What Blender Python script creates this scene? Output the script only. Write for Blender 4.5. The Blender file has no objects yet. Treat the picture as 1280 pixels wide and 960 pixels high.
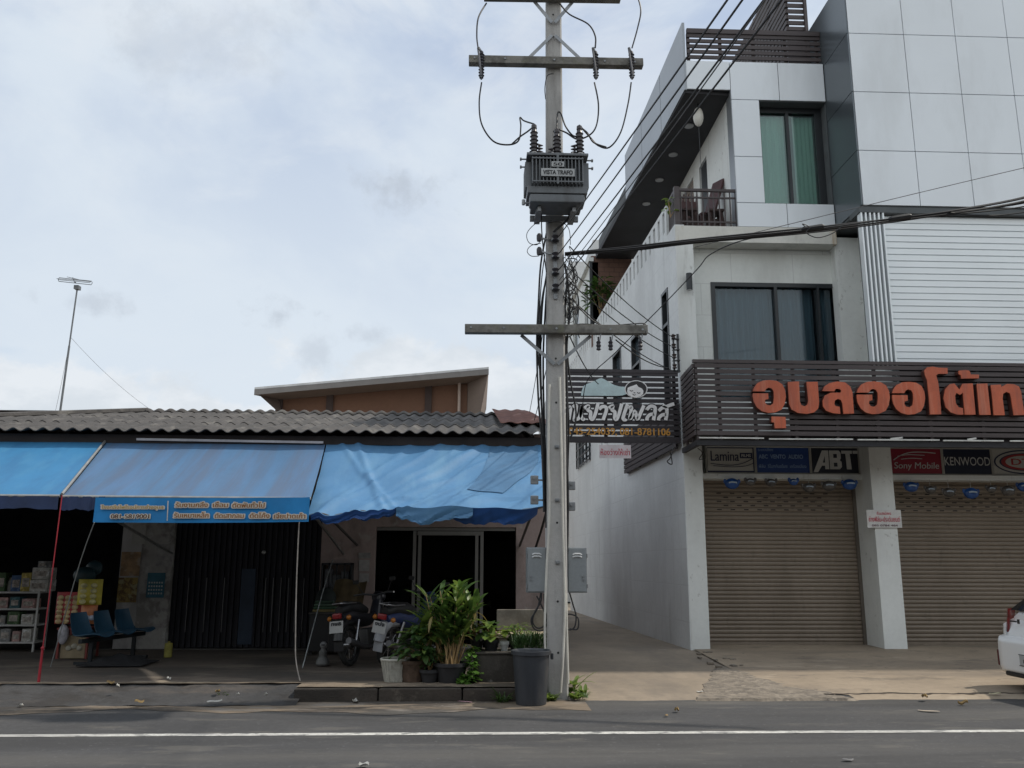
import bpy, bmesh, math, random
from mathutils import Vector, Matrix
from mathutils.geometry import tessellate_polygon

S = bpy.context.scene
COL = S.collection
R = math.radians
random.seed(7)

# ------------------------------------------------------------------ camera
CAM_H, PITCH, YAW, ROLL, FPX = 1.6, R(11.8), R(2.3), 0.003, 1075.0
cam_d = bpy.data.cameras.new('camera')
cam_d.sensor_width = 36.0
cam_d.lens = FPX / 1280.0 * 36.0
cam_d.clip_start = 0.1
cam_d.clip_end = 3000.0
cam = bpy.data.objects.new('camera', cam_d)
COL.objects.link(cam)
CAM_M = Matrix.Rotation(-YAW, 4, 'Z') @ Matrix.Rotation(math.pi / 2 + PITCH, 4, 'X') @ Matrix.Rotation(ROLL, 4, 'Z')
cam.matrix_world = Matrix.Translation((0, 0, CAM_H)) @ CAM_M
S.camera = cam

# ------------------------------------------------------------------ sky, sun, exposure
SUN = Vector((0.75, 0.10, 1.0)).normalized()
SUN_ELEV = math.asin(SUN.z)
SUN_AZ = math.atan2(SUN.x, SUN.y)
world = bpy.data.worlds.new('World')
S.world = world
world.use_nodes = True


CLOUDS = [(-0.085, 0.90, 0.408, 0.052, 0.040, 0.75), (-0.225, 0.93, 0.272, 0.040, 0.022, 0.7), (-0.180, 0.94, 0.235, 0.036, 0.030, 0.45), (-0.13, 0.95, 0.255, 0.030, 0.018, 0.5),
          (-0.415, 0.87, 0.262, 0.050, 0.018, 0.6), (-0.60, 0.62, 0.52, 0.16, 0.06, 0.4), (-0.29, 0.82, 0.53, 0.14, 0.05, 0.35)]


def build_sky():
    nt = world.node_tree
    nt.nodes.clear()
    N, L = nt.nodes.new, nt.links.new
    out = N('ShaderNodeOutputWorld')
    bg = N('ShaderNodeBackground')
    bg.inputs['Strength'].default_value = 0.1
    L(bg.outputs[0], out.inputs[0])
    sky = N('ShaderNodeTexSky')
    sky.sky_type = 'NISHITA'
    sky.sun_disc = False
    sky.sun_elevation = SUN_ELEV
    sky.sun_rotation = SUN_AZ
    sky.air_density = 1.0
    sky.dust_density = 2.0
    tc = N('ShaderNodeTexCoord')
    sep = N('ShaderNodeSeparateXYZ')
    L(tc.outputs['Generated'], sep.inputs[0])

    def math_(op, a, b=None, clamp=False):
        m = N('ShaderNodeMath')
        m.operation = op
        m.use_clamp = clamp
        for i, v in enumerate((a, b)):
            if v is None:
                continue
            if isinstance(v, (int, float)):
                m.inputs[i].default_value = v
            else:
                L(v, m.inputs[i])
        return m.outputs[0]

    def noise(scale, detail, rough, loc, sc, dist=0.0):
        mp = N('ShaderNodeMapping')
        mp.inputs['Location'].default_value = loc
        mp.inputs['Scale'].default_value = sc
        L(tc.outputs['Generated'], mp.inputs[0])
        n = N('ShaderNodeTexNoise')
        n.inputs['Scale'].default_value = scale
        n.inputs['Detail'].default_value = detail
        n.inputs['Roughness'].default_value = rough
        n.inputs['Distortion'].default_value = dist
        L(mp.outputs[0], n.inputs[0])
        return n.outputs[0]

    def ramp(v, lo, hi):
        m = N('ShaderNodeMapRange')
        m.interpolation_type = 'SMOOTHSTEP'
        L(v, m.inputs[0])
        m.inputs[1].default_value = lo
        m.inputs[2].default_value = hi
        return m.outputs[0]

    def mix(f, a, b):
        m = N('ShaderNodeMix')
        m.data_type = 'RGBA'
        if isinstance(f, (int, float)):
            m.inputs['Factor'].default_value = f
        else:
            L(f, m.inputs['Factor'])
        for k, v in ((6, a), (7, b)):
            if isinstance(v, tuple):
                m.inputs[k].default_value = (*v, 1)
            else:
                L(v, m.inputs[k])
        return m.outputs[2]

    K = 10.0
    white = tuple(K * c for c in (0.745, 0.825, 0.91))
    bright = tuple(K * c for c in (0.86, 0.895, 0.93))
    blue = tuple(K * c for c in (0.475, 0.575, 0.755))
    grey = tuple(K * c for c in (0.50, 0.55, 0.62))
    veil = mix(ramp(noise(2.2, 7, 0.55, (0.3, 1.7, 0.4), (1, 1, 1.5), 0.3), 0.40, 0.60), white, blue)
    puff = ramp(noise(4.5, 8, 0.6, (5.1, 0.7, 2.2), (1, 1, 1.6), 0.4), 0.46, 0.62)
    veil = mix(math_('MULTIPLY', puff, 0.45), veil, bright)
    # bluer overhead, whiter in the lower sky
    low = ramp(sep.outputs['Z'], 0.66, 0.26)
    veil = mix(math_('MULTIPLY', low, 0.8), veil, white)
    # bright cumulus bank along the horizon
    # bluish gaps low in the sky
    gap = ramp(noise(3.2, 4, 0.5, (7.3, 2.2, 5), (1, 1, 3.2)), 0.60, 0.74)
    gap = math_('MULTIPLY', gap, ramp(sep.outputs['Z'], 0.45, 0.2))
    veil = mix(math_('MULTIPLY', gap, 0.5), veil, tuple(K * c for c in (0.52, 0.66, 0.83)))
    # small dark scud
    bh = math_('SUBTRACT', math_('MULTIPLY', math_('SUBTRACT', noise(6.5, 9, 0.62, (3, 0, 1), (1, 1, 1.3), 0.15), 0.5), 0.34), math_('SUBTRACT', sep.outputs['Z'], 0.225))
    bank = ramp(bh, 0.0, 0.035)
    body = mix(ramp(noise(9.0, 6, 0.6, (1, 4, 2), (1, 1, 2.0)), 0.40, 0.62), tuple(K * c for c in (0.73, 0.78, 0.83)), bright)
    veil = mix(math_('MULTIPLY', bank, 0.85), veil, body)
    # small ragged grey clouds, each at its own bearing in the sky
    wn = N('ShaderNodeTexNoise')
    wn.inputs['Scale'].default_value = 11.0
    wn.inputs['Detail'].default_value = 7.0
    wn.inputs['Roughness'].default_value = 0.62
    L(tc.outputs['Generated'], wn.inputs[0])
    for (dx, dy, dz, rx, rz, amt) in CLOUDS:
        sx = math_('DIVIDE', math_('SUBTRACT', sep.outputs['X'], dx), rx)
        sz = math_('DIVIDE', math_('SUBTRACT', sep.outputs['Z'], dz), rz)
        d2 = math_('SQRT', math_('ADD', math_('MULTIPLY', sx, sx), math_('MULTIPLY', sz, sz)))
        front = ramp(sep.outputs['Y'], 0.0, 0.2)
        v = math_('SUBTRACT', math_('ADD', 1.0, math_('MULTIPLY', math_('SUBTRACT', wn.outputs[0], 0.5), 6.5)), d2)
        v = math_('MULTIPLY', math_('MULTIPLY', ramp(v, 0.0, 1.3), front), amt * 0.85)
        veil = mix(v, veil, grey)
    # thin part of the clear sky shows through
    col = mix(0.93, sky.outputs[0], veil)
    # the half of the sky facing the sunlit clouds (behind the viewer) is brighter
    back = ramp(sep.outputs['Y'], 0.25, -0.55)
    gain = mix(back, (1.0, 1.0, 1.0), (1.46, 1.39, 1.28))
    vm = N('ShaderNodeVectorMath')
    vm.operation = 'MULTIPLY'
    L(col, vm.inputs[0])
    L(gain, vm.inputs[1])
    L(vm.outputs[0], bg.inputs['Color'])


build_sky()
sun_d = bpy.data.lights.new('sun', 'SUN')
sun_d.energy = 3.2
sun_d.angle = R(1.2)
sun_d.color = (1.0, 0.93, 0.82)
sun = bpy.data.objects.new('sun', sun_d)
COL.objects.link(sun)
sun.rotation_euler = (-SUN).to_track_quat('-Z', 'Y').to_euler()
sun.location = (30, 5, 40)
S.view_settings.view_transform = 'Standard'
S.view_settings.look = 'None'
S.view_settings.exposure = 0.0
S.view_settings.gamma = 1.0
S.view_settings.use_curve_mapping = False
S.render.engine = 'CYCLES'
S.cycles.max_bounces = 6
S.cycles.use_denoising = True


# ------------------------------------------------------------------ measuring
def at(px, py, Y):
    """the world point seen at a photograph pixel, on the plane y = Y"""
    d = CAM_M.to_3x3() @ Vector(((px - 640) / FPX, -(py - 480) / FPX, -1))
    p = d * (Y / d.y)
    p.z += CAM_H
    return p


# ------------------------------------------------------------------ materials
MATS = {}


def mat(name, col, rough=0.7, metal=0.0, var=0.12, scale=3.0, bump=0.0, bscale=60.0, dirt=None, stretch=(1, 1, 1),
        spec=0.5, brick=None, fine=0.06, trans=0.0, speck=None):
    """principled material with colour variation, dirt patches, speckle and bump, all in world space"""
    if name in MATS:
        return MATS[name]
    m = bpy.data.materials.new(name)
    MATS[name] = m
    m.use_nodes = True
    nt = m.node_tree
    N, L = nt.nodes.new, nt.links.new
    b = nt.nodes['Principled BSDF']
    b.inputs['Roughness'].default_value = rough
    b.inputs['Metallic'].default_value = metal
    b.inputs['Specular IOR Level'].default_value = spec
    geo = N('ShaderNodeNewGeometry')

    def noise(sc, det, st=(1, 1, 1), rough_=0.55):
        mp = N('ShaderNodeMapping')
        mp.inputs['Scale'].default_value = st
        L(geo.outputs['Position'], mp.inputs[0])
        n = N('ShaderNodeTexNoise')
        n.inputs['Scale'].default_value = sc
        n.inputs['Detail'].default_value = det
        n.inputs['Roughness'].default_value = rough_
        L(mp.outputs[0], n.inputs[0])
        return n.outputs[0]

    def mix(f, a, c, blend='MIX'):
        x = N('ShaderNodeMix')
        x.data_type = 'RGBA'
        x.blend_type = blend
        if isinstance(f, float):
            x.inputs['Factor'].default_value = f
        else:
            L(f, x.inputs['Factor'])
        for k, v in ((6, a), (7, c)):
            if isinstance(v, (tuple, list)):
                x.inputs[k].default_value = (v[0], v[1], v[2], 1)
            else:
                L(v, x.inputs[k])
        return x.outputs[2]

    def rng(v, lo, hi, a=0.0, c=1.0):
        x = N('ShaderNodeMapRange')
        L(v, x.inputs[0])
        x.inputs[1].default_value = lo
        x.inputs[2].default_value = hi
        x.inputs[3].default_value = a
        x.inputs[4].default_value = c
        return x.outputs[0]

    dk = tuple(c * (1 - var) for c in col)
    lt = tuple(min(1, c * (1 + var)) for c in col)
    c = mix(rng(noise(scale, 6, stretch, 0.6), 0.36, 0.64), dk, lt)
    if fine:
        c = mix(rng(noise(scale * 14, 4, (1, 1, 1), 0.65), 0.4, 0.62, 0.0, fine * 3), c, tuple(x * 0.6 for x in col))
    if dirt:
        for (dc, lo, hi, ds, amt, st) in dirt:
            c = mix(rng(noise(ds, 8, st, 0.65), lo - 0.01, lo + (hi - lo) * 0.55, 0.0, amt), c, dc)
    if speck:
        for (sc_, ssc, lo, hi, amt) in speck:
            v = N('ShaderNodeTexVoronoi')
            v.inputs['Scale'].default_value = ssc
            L(geo.outputs['Position'], v.inputs['Vector'])
            c = mix(rng(v.outputs['Color'], lo, hi, 0.0, amt), c, sc_)
    hgt = None
    if brick:
        (bw, bh, mortar, mcol, axis, depth) = brick
        sp = N('ShaderNodeSeparateXYZ')
        L(geo.outputs['Position'], sp.inputs[0])
        cb = N('ShaderNodeCombineXYZ')
        L(sp.outputs[axis], cb.inputs[0])
        L(sp.outputs['Z'], cb.inputs[1])
        br = N('ShaderNodeTexBrick')
        br.inputs['Scale'].default_value = 1.0
        br.inputs['Brick Width'].default_value = bw
        br.inputs['Row Height'].default_value = bh
        br.inputs['Mortar Size'].default_value = mortar
        br.inputs['Mortar Smooth'].default_value = 0.3
        L(cb.outputs[0], br.inputs[0])
        c = mix(br.outputs['Fac'], c, mcol)
        hgt = br.outputs['Fac']
    L(c, b.inputs['Base Color'])
    if bump or hgt is not None:
        bp = N('ShaderNodeBump')
        bp.inputs['Distance'].default_value = 0.02
        bp.inputs['Strength'].default_value = bump if bump else 0.2
        if hgt is not None:
            inv = N('ShaderNodeMath')
            inv.operation = 'MULTIPLY_ADD'
            inv.inputs[1].default_value = -brick[5]
            L(hgt, inv.inputs[0])
            L(rng(noise(bscale, 4), 0.0, 1.0, 0.0, 0.6), inv.inputs[2])
            L(inv.outputs[0], bp.inputs['Height'])
        else:
            L(noise(bscale, 4), bp.inputs['Height'])
        L(bp.outputs[0], b.inputs['Normal'])
    if trans:
        b.inputs['Transmission Weight'].default_value = trans
    return m


def glass(name, tint, refl=0.12, rough=0.02, ior=1.5):
    """window glass: a tinted see-through sheet with a mirror-like sheen"""
    if name in MATS:
        return MATS[name]
    m = bpy.data.materials.new(name)
    MATS[name] = m
    m.use_nodes = True
    nt = m.node_tree
    N, L = nt.nodes.new, nt.links.new
    nt.nodes.remove(nt.nodes['Principled BSDF'])
    out = nt.nodes['Material Output']
    t = N('ShaderNodeBsdfTransparent')
    t.inputs[0].default_value = (*tint, 1)
    g = N('ShaderNodeBsdfGlossy')
    g.inputs['Roughness'].default_value = rough
    g.inputs[0].default_value = (0.9, 0.95, 1, 1)
    fr = N('ShaderNodeFresnel')
    fr.inputs[0].default_value = ior
    ad = N('ShaderNodeMath')
    ad.operation = 'ADD'
    ad.inputs[1].default_value = refl
    L(fr.outputs[0], ad.inputs[0])
    mx = N('ShaderNodeMixShader')
    L(ad.outputs[0], mx.inputs[0])
    L(t.outputs[0], mx.inputs[1])
    L(g.outputs[0], mx.inputs[2])
    L(mx.outputs[0], out.inputs[0])
    return m


def leafmat(name, col, col2):
    if name in MATS:
        return MATS[name]
    m = mat(name, col, rough=0.45, var=0.25, scale=9, fine=0.05)
    nt = m.node_tree
    b = nt.nodes['Principled BSDF']
    src = b.inputs['Base Color'].links[0].from_socket
    tr = nt.nodes.new('ShaderNodeBsdfTranslucent')
    tr.inputs[0].default_value = (*col2, 1)
    mx = nt.nodes.new('ShaderNodeMixShader')
    mx.inputs[0].default_value = 0.3
    nt.links.new(b.outputs[0], mx.inputs[1])
    nt.links.new(tr.outputs[0], mx.inputs[2])
    nt.links.new(mx.outputs[0], nt.nodes['Material Output'].inputs[0])
    return m


# ------------------------------------------------------------------ mesh builder
def weight_normals(me, cmin):
    """corner normals weighted by face area, so broad flat faces stay flat beside rounded edges"""
    at_v = [[] for _ in me.vertices]
    info = [(p.normal.copy(), p.area) for p in me.polygons]
    for p in me.polygons:
        for v in p.vertices:
            at_v[v].append(p.index)
    out = []
    for p in me.polygons:
        n0 = info[p.index][0]
        for v in p.vertices:
            s = Vector((0, 0, 0))
            for q in at_v[v]:
                n, a = info[q]
                if n.dot(n0) > cmin:
                    s += n * a
            out.append(s.normalized() if s.length > 1e-12 else n0)
    me.normals_split_custom_set(out)


class MB:
    def __init__(self):
        self.bm = bmesh.new()

    def box(self, x0, x1, y0, y1, z0, z1, bev=0.0):
        return self.obox(((x0 + x1) / 2, (y0 + y1) / 2, (z0 + z1) / 2), (abs(x1 - x0), abs(y1 - y0), abs(z1 - z0)), None, bev)

    def obox(self, c, s, rot=None, bev=0.0):
        t = bmesh.new()
        bmesh.ops.create_cube(t, size=1.0)
        bmesh.ops.scale(t, vec=s, verts=t.verts)
        if bev:
            bmesh.ops.bevel(t, geom=t.edges[:], offset=min(bev, min(s) * 0.45), segments=2, affect='EDGES', profile=0.5)
        M = Matrix.Translation(c)
        if rot is not None:
            M = M @ rot.to_4x4()
        bmesh.ops.transform(t, matrix=M, verts=t.verts)
        return self.merge(t)

    def merge(self, t):
        mp = {v: self.bm.verts.new(v.co) for v in t.verts}
        for f in t.faces:
            try:
                self.bm.faces.new([mp[v] for v in f.verts])
            except ValueError:
                pass
        t.free()
        return self

    def bar(self, p0, p1, w, h, bev=0.0):
        p0, p1 = Vector(p0), Vector(p1)
        d = p1 - p0
        q = d.to_track_quat('X', 'Z').to_matrix()
        return self.obox((p0 + p1) / 2, (d.length, w, h), q, bev)

    def tube(self, pts, r, seg=8, cap=True, closed=False):
        pts = [Vector(p) for p in pts]
        n = len(pts)
        rs = r if isinstance(r, (list, tuple)) else [r] * n
        rings = []
        prev = None
        for i, p in enumerate(pts):
            if closed:
                t = (pts[(i + 1) % n] - pts[i - 1])
            else:
                t = pts[min(i + 1, n - 1)] - pts[max(i - 1, 0)]
            if t.length < 1e-9:
                t = Vector((0, 0, 1))
            t.normalize()
            if prev is None:
                a = Vector((0, 0, 1)) if abs(t.z) < 0.9 else Vector((1, 0, 0))
                u = t.cross(a).normalized()
            else:
                u = prev - t * prev.dot(t)
                u = u.normalized() if u.length > 1e-6 else t.orthogonal().normalized()
            prev = u
            v = t.cross(u)
            rings.append([self.bm.verts.new(p + (u * math.cos(2 * math.pi * k / seg) + v * math.sin(2 * math.pi * k / seg)) * rs[i]) for k in range(seg)])
        m = n if closed else n - 1
        for i in range(m):
            a, b = rings[i], rings[(i + 1) % n]
            for k in range(seg):
                self.bm.faces.new((a[k], a[(k + 1) % seg], b[(k + 1) % seg], b[k]))
        if cap and not closed:
            self.bm.faces.new(rings[0][::-1])
            self.bm.faces.new(rings[-1])
        return self

    def cyl(self, p0, p1, r0, r1=None, seg=14):
        return self.tube([p0, p1], [r0, r0 if r1 is None else r1], seg)

    def lathe(self, prof, c=(0, 0, 0), seg=20, M=None, wob=0.0):
        """profile of (radius, height) turned about the z axis (or M's)"""
        rings = []
        for (r, z) in prof:
            ring = []
            for k in range(seg):
                a = 2 * math.pi * k / seg
                rr = r * (1 + wob * math.sin(a * 3 + z * 9))
                p = Vector((rr * math.cos(a), rr * math.sin(a), z))
                if M is not None:
                    p = M @ p
                ring.append(self.bm.verts.new(p + Vector(c)))
            rings.append(ring)
        for a, b in zip(rings, rings[1:]):
            for k in range(seg):
                self.bm.faces.new((a[k], a[(k + 1) % seg], b[(k + 1) % seg], b[k]))
        if prof[0][0] > 1e-5:
            self.bm.faces.new(rings[0][::-1])
        if prof[-1][0] > 1e-5:
            self.bm.faces.new(rings[-1])
        return self

    def prism(self, pts, off):
        """closed polygon of 3-D points pushed along the vector off"""
        off = Vector(off)
        a = [self.bm.verts.new(Vector(p)) for p in pts]
        b = [self.bm.verts.new(Vector(p) + off) for p in pts]
        n = len(pts)
        for i in range(n):
            self.bm.faces.new((a[i], a[(i + 1) % n], b[(i + 1) % n], b[i]))
        if n <= 4:
            self.bm.faces.new(a[::-1])
            self.bm.faces.new(b)
        else:
            for (i, j, k) in tessellate_polygon([[Vector(p) for p in pts]]):
                self.bm.faces.new((a[k], a[j], a[i]))
                self.bm.faces.new((b[i], b[j], b[k]))
        return self

    def poly(self, pts):
        self.bm.faces.new([self.bm.verts.new(Vector(p)) for p in pts])
        return self

    def grid(self, fn, nu, nv):
        vs = [[self.bm.verts.new(Vector(fn(i / nu, j / nv))) for j in range(nv + 1)] for i in range(nu + 1)]
        for i in range(nu):
            for j in range(nv):
                self.bm.faces.new((vs[i][j], vs[i + 1][j], vs[i + 1][j + 1], vs[i][j + 1]))
        return self

    def sheet(self, fn, nu, nv, th):
        """a grid with thickness th (th = offset vector)"""
        th = Vector(th)
        A = [[self.bm.verts.new(Vector(fn(i / nu, j / nv))) for j in range(nv + 1)] for i in range(nu + 1)]
        B = [[self.bm.verts.new(v.co + th) for v in row] for row in A]
        f = self.bm.faces.new
        for i in range(nu):
            for j in range(nv):
                f((A[i][j], A[i + 1][j], A[i + 1][j + 1], A[i][j + 1]))
                f((B[i][j], B[i][j + 1], B[i + 1][j + 1], B[i + 1][j]))
        for i in range(nu):
            f((A[i][0], B[i][0], B[i + 1][0], A[i + 1][0]))
            f((A[i][nv], A[i + 1][nv], B[i + 1][nv], B[i][nv]))
        for j in range(nv):
            f((A[0][j], A[0][j + 1], B[0][j + 1], B[0][j]))
            f((A[nu][j], B[nu][j], B[nu][j + 1], A[nu][j + 1]))
        return self

    def ball(self, c, r, s=(1, 1, 1), u=14, v=9):
        t = bmesh.new()
        bmesh.ops.create_uvsphere(t, u_segments=u, v_segments=v, radius=r)
        bmesh.ops.scale(t, vec=s, verts=t.verts)
        bmesh.ops.translate(t, vec=c, verts=t.verts)
        return self.merge(t)

    def wall(self, axis, u0, u1, v0, v1, d0, d1, holes=()):
        """slab in the (u, z) plane with rectangular openings; axis 'x' or 'y' is the u direction"""
        us = sorted({u0, u1, *[h[0] for h in holes], *[h[1] for h in holes]})
        vs = sorted({v0, v1, *[h[2] for h in holes], *[h[3] for h in holes]})
        us = [u for u in us if u0 <= u <= u1]
        vs = [v for v in vs if v0 <= v <= v1]
        for va, vb in zip(vs, vs[1:]):
            run = None
            for ua, ub in zip(us, us[1:]):
                cu, cv = (ua + ub) / 2, (va + vb) / 2
                hole = any(h[0] < cu < h[1] and h[2] < cv < h[3] for h in holes)
                if hole:
                    if run:
                        self._slab(axis, run[0], run[1], va, vb, d0, d1)
                    run = None
                else:
                    run = [run[0], ub] if run else [ua, ub]
            if run:
                self._slab(axis, run[0], run[1], va, vb, d0, d1)
        return self

    def _slab(self, axis, u0, u1, v0, v1, d0, d1):
        if axis == 'x':
            self.box(u0, u1, d0, d1, v0, v1)
        else:
            self.box(d0, d1, u0, u1, v0, v1)

    def shear(self, k=-0.03, y0=15.1):
        for v in self.bm.verts:
            v.co.x += k * (v.co.y - y0)
        return self

    def build(self, name, m, parent=None, origin=None, smooth=38, shear=False):
        if shear:
            self.shear()
        o = Vector((0, 0, 0))
        if parent is not None:
            p = parent
            while p is not None:
                o = o + Vector(p.location)
                p = p.parent
        elif origin is not None:
            o = Vector(origin)
        for v in self.bm.verts:
            v.co -= o
        bmesh.ops.recalc_face_normals(self.bm, faces=self.bm.faces[:])
        me = bpy.data.meshes.new(name)
        self.bm.to_mesh(me)
        self.bm.free()
        me.materials.append(m)
        if smooth:
            for p in me.polygons:
                p.use_smooth = True
            me.set_sharp_from_angle(angle=R(smooth))
            if len(me.polygons) < 4000:
                weight_normals(me, math.cos(R(smooth)))
        ob = bpy.data.objects.new(name, me)
        COL.objects.link(ob)
        if parent is not None:
            ob.parent = parent
        elif origin is not None:
            ob.location = origin
        return ob


def tag(o, label=None, cat=None, group=None, kind=None):
    if label:
        o['label'] = label
    if cat:
        o['category'] = cat
    if group:
        o['group'] = group
    if kind:
        o['kind'] = kind
    return o


def thing(name, label, cat, loc=(0, 0, 0), group=None):
    o = bpy.data.objects.new(name, None)
    o.empty_display_size = 0.2
    COL.objects.link(o)
    o.location = loc
    return tag(o, label, cat, group)


def solo(name, label, cat, mb, m, origin, group=None, smooth=38):
    """a thing that is one mesh"""
    return tag(mb.build(name, m, None, origin=tuple(origin), smooth=smooth), label, cat, group)


def struct(name, mb, m, label, smooth=38):
    return tag(mb.build(name, m, None, smooth=smooth), label, None, None, 'structure')


def dup(root, loc, label, rotz=None):
    """copy a thing, its parts and their sub-parts"""
    r = root.copy()
    COL.objects.link(r)
    r.location = loc
    if rotz is not None:
        r.rotation_euler = (0, 0, rotz)
    r['label'] = label
    for ch in list(root.children):
        c = ch.copy()
        COL.objects.link(c)
        c.parent = r
        for g in list(ch.children):
            d = g.copy()
            COL.objects.link(d)
            d.parent = c
    return r


def spin(root, a):
    root.rotation_euler = (0, 0, a)
    return root


def catenary(p0, p1, sag, n=14):
    p0, p1 = Vector(p0), Vector(p1)
    return [p0.lerp(p1, t / n) - Vector((0, 0, sag * 4 * (t / n) * (1 - t / n))) for t in range(n + 1)]


def smooth_path(pts, n=6):
    """Catmull-Rom through the points"""
    P = [Vector(p) for p in pts]
    P = [P[0]] + P + [P[-1]]
    out = []
    for i in range(1, len(P) - 2):
        for k in range(n):
            t = k / n
            a, b, c, d = P[i - 1], P[i], P[i + 1], P[i + 2]
            out.append(0.5 * ((2 * b) + (c - a) * t + (2 * a - 5 * b + 4 * c - d) * t * t + (3 * b - a - 3 * c + d) * t ** 3))
    out.append(P[-2])
    return out


# ------------------------------------------------------------------ lettering
def glyph_loops(text, space=1.0):
    cu = bpy.data.curves.new('lettering', 'FONT')
    cu.body = text
    cu.size = 1.0
    cu.fill_mode = 'NONE'
    cu.resolution_u = 4
    cu.space_character = space
    ob = bpy.data.objects.new('lettering', cu)
    COL.objects.link(ob)
    dg = bpy.context.evaluated_depsgraph_get()
    me = bpy.data.meshes.new_from_object(ob.evaluated_get(dg))
    vs = [(v.co.x, v.co.y) for v in me.vertices]
    nb = [[] for _ in vs]
    for e in me.edges:
        a, b = e.vertices
        nb[a].append(b)
        nb[b].append(a)
    seen, loops = set(), []
    for i in range(len(vs)):
        if i in seen:
            continue
        comp, st = [], [i]
        while st:
            k = st.pop()
            if k in seen:
                continue
            seen.add(k)
            comp.append(k)
            st += nb[k]
        comp.sort()
        loops.append([vs[k] for k in comp])
    bpy.data.objects.remove(ob)
    bpy.data.curves.remove(cu)
    bpy.data.meshes.remove(me)
    return loops


def spans_of(loops, rows):
    """non-zero winding scan of the outlines: {row: [(x0, x1)]}"""
    out = {}
    h = 1.0 / rows
    for lp in loops:
        pass
    ys = [p[1] for lp in loops for p in lp]
    if not ys:
        return out, h
    r0, r1 = int(math.floor(min(ys) / h)) - 1, int(math.ceil(max(ys) / h)) + 1
    for r in range(r0, r1 + 1):
        y = (r + 0.5) * h + 1e-6
        cr = []
        for lp in loops:
            for (x0, y0), (x1, y1) in zip(lp, lp[1:] + lp[:1]):
                if (y0 <= y) != (y1 <= y):
                    cr.append((x0 + (y - y0) / (y1 - y0) * (x1 - x0), 1 if y1 > y0 else -1))
        cr.sort()
        w, st, sp = 0, None, []
        for x, s in cr:
            if w == 0:
                st = x
            w += s
            if w == 0:
                sp.append((st, x))
        if sp:
            out[r] = sp
    return out, h


def fatten(sp, h, d):
    if d <= 0:
        return sp
    k = int(math.ceil(d / h))
    out = {}
    for r in sp:
        for q in range(-k, k + 1):
            dy = q * h
            if abs(dy) > d:
                continue
            e = math.sqrt(max(0, d * d - dy * dy))
            out.setdefault(r + q, []).extend((a - e, b + e) for a, b in sp[r])
    for r in out:
        s = sorted(out[r])
        m = [list(s[0])]
        for a, b in s[1:]:
            if a <= m[-1][1]:
                m[-1][1] = max(m[-1][1], b)
            else:
                m.append([a, b])
        out[r] = m
    return out


def lettering(mb, text, o, ux, uz, height, width=None, fat=0.0, rows=36, thick=0.0, slant=0.0, space=1.0, center=True):
    """write text on the plane spanned by ux (reading direction) and uz; o = centre (or left end) of the baseline"""
    ux, uz, o = Vector(ux).normalized(), Vector(uz).normalized(), Vector(o)
    nrm = ux.cross(uz).normalized()          # towards the reader
    loops = glyph_loops(text, space)
    xs = [p[0] for lp in loops for p in lp]
    if not xs:
        return mb
    xa, xb = min(xs), max(xs)
    sx = (width / (xb - xa)) if width else height / 0.72
    sz = height / 0.72
    sp, h = spans_of(loops, rows)
    sp = fatten(sp, h, fat)
    cx = (xa + xb) / 2 if center else xa
    for r, sl in sp.items():
        za, zb = r * h * sz, (r + 1) * h * sz
        for a, b in sl:
            q = []
            for (x, z) in ((a, za), (b, za), (b, zb), (a, zb)):
                q.append(o + ux * ((x - cx) * sx + slant * z) + uz * z)
            if thick:
                mb.prism([p for p in q], nrm * thick)
            else:
                mb.poly(q)
    return mb


def brush(mb, pts, w, off, seg=6):
    """a painted stroke cut from flat board: ribbon in the plane y = const with thickness off (towards -y)"""
    P = smooth_path(pts, 5)
    L_, R_ = [], []
    for i, p in enumerate(P):
        t = (P[min(i + 1, len(P) - 1)] - P[max(i - 1, 0)])
        t.y = 0
        t = t.normalized() if t.length > 1e-9 else Vector((1, 0, 0))
        n = Vector((-t.z, 0, t.x))
        L_.append(p + n * w / 2)
        R_.append(p - n * w / 2)
    for i in range(len(P) - 1):
        a, b, c, d = L_[i], L_[i + 1], R_[i + 1], R_[i]
        if (b - a).length < 1e-7 or (c - d).length < 1e-7:
            continue
        mb.prism([a, b, c, d], (0, -off, 0))
    return mb

# ================================================================== palette
M_ASPH = mat('asphalt', (0.062, 0.061, 0.062), 0.9, var=0.10, scale=0.9, bump=0.25, bscale=140, fine=0.12,
             dirt=[((0.105, 0.098, 0.088), 0.48, 0.72, 0.6, 0.55, (0.12, 1, 1)), ((0.035, 0.034, 0.034), 0.50, 0.70, 1.1, 0.6, (0.15, 1, 1)), ((0.13, 0.12, 0.105), 0.57, 0.70, 3.0, 0.5, (0.3, 1, 1))],
             speck=[((0.14, 0.14, 0.14), 55, 0.86, 0.95, 0.5)])
M_GUTTER = mat('gutter_dirt', (0.085, 0.078, 0.07), 0.95, var=0.18, scale=1.3, bump=0.3, bscale=90, fine=0.15,
               dirt=[((0.20, 0.155, 0.11), 0.44, 0.60, 0.9, 0.9, (0.3, 1, 1)), ((0.04, 0.035, 0.032), 0.50, 0.64, 2.0, 0.8, (0.4, 1, 1)), ((0.26, 0.23, 0.2), 0.56, 0.68, 2.6, 0.7, (0.3, 1, 1))],
               speck=[((0.22, 0.2, 0.17), 30, 0.86, 0.96, 0.6)])
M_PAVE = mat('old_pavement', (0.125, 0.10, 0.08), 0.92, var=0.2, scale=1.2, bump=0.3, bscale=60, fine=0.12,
             dirt=[((0.05, 0.045, 0.04), 0.48, 0.7, 0.8, 0.7, (0.5, 1, 1)), ((0.24, 0.2, 0.155), 0.55, 0.72, 1.5, 0.6, (0.4, 1, 1))])
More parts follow.
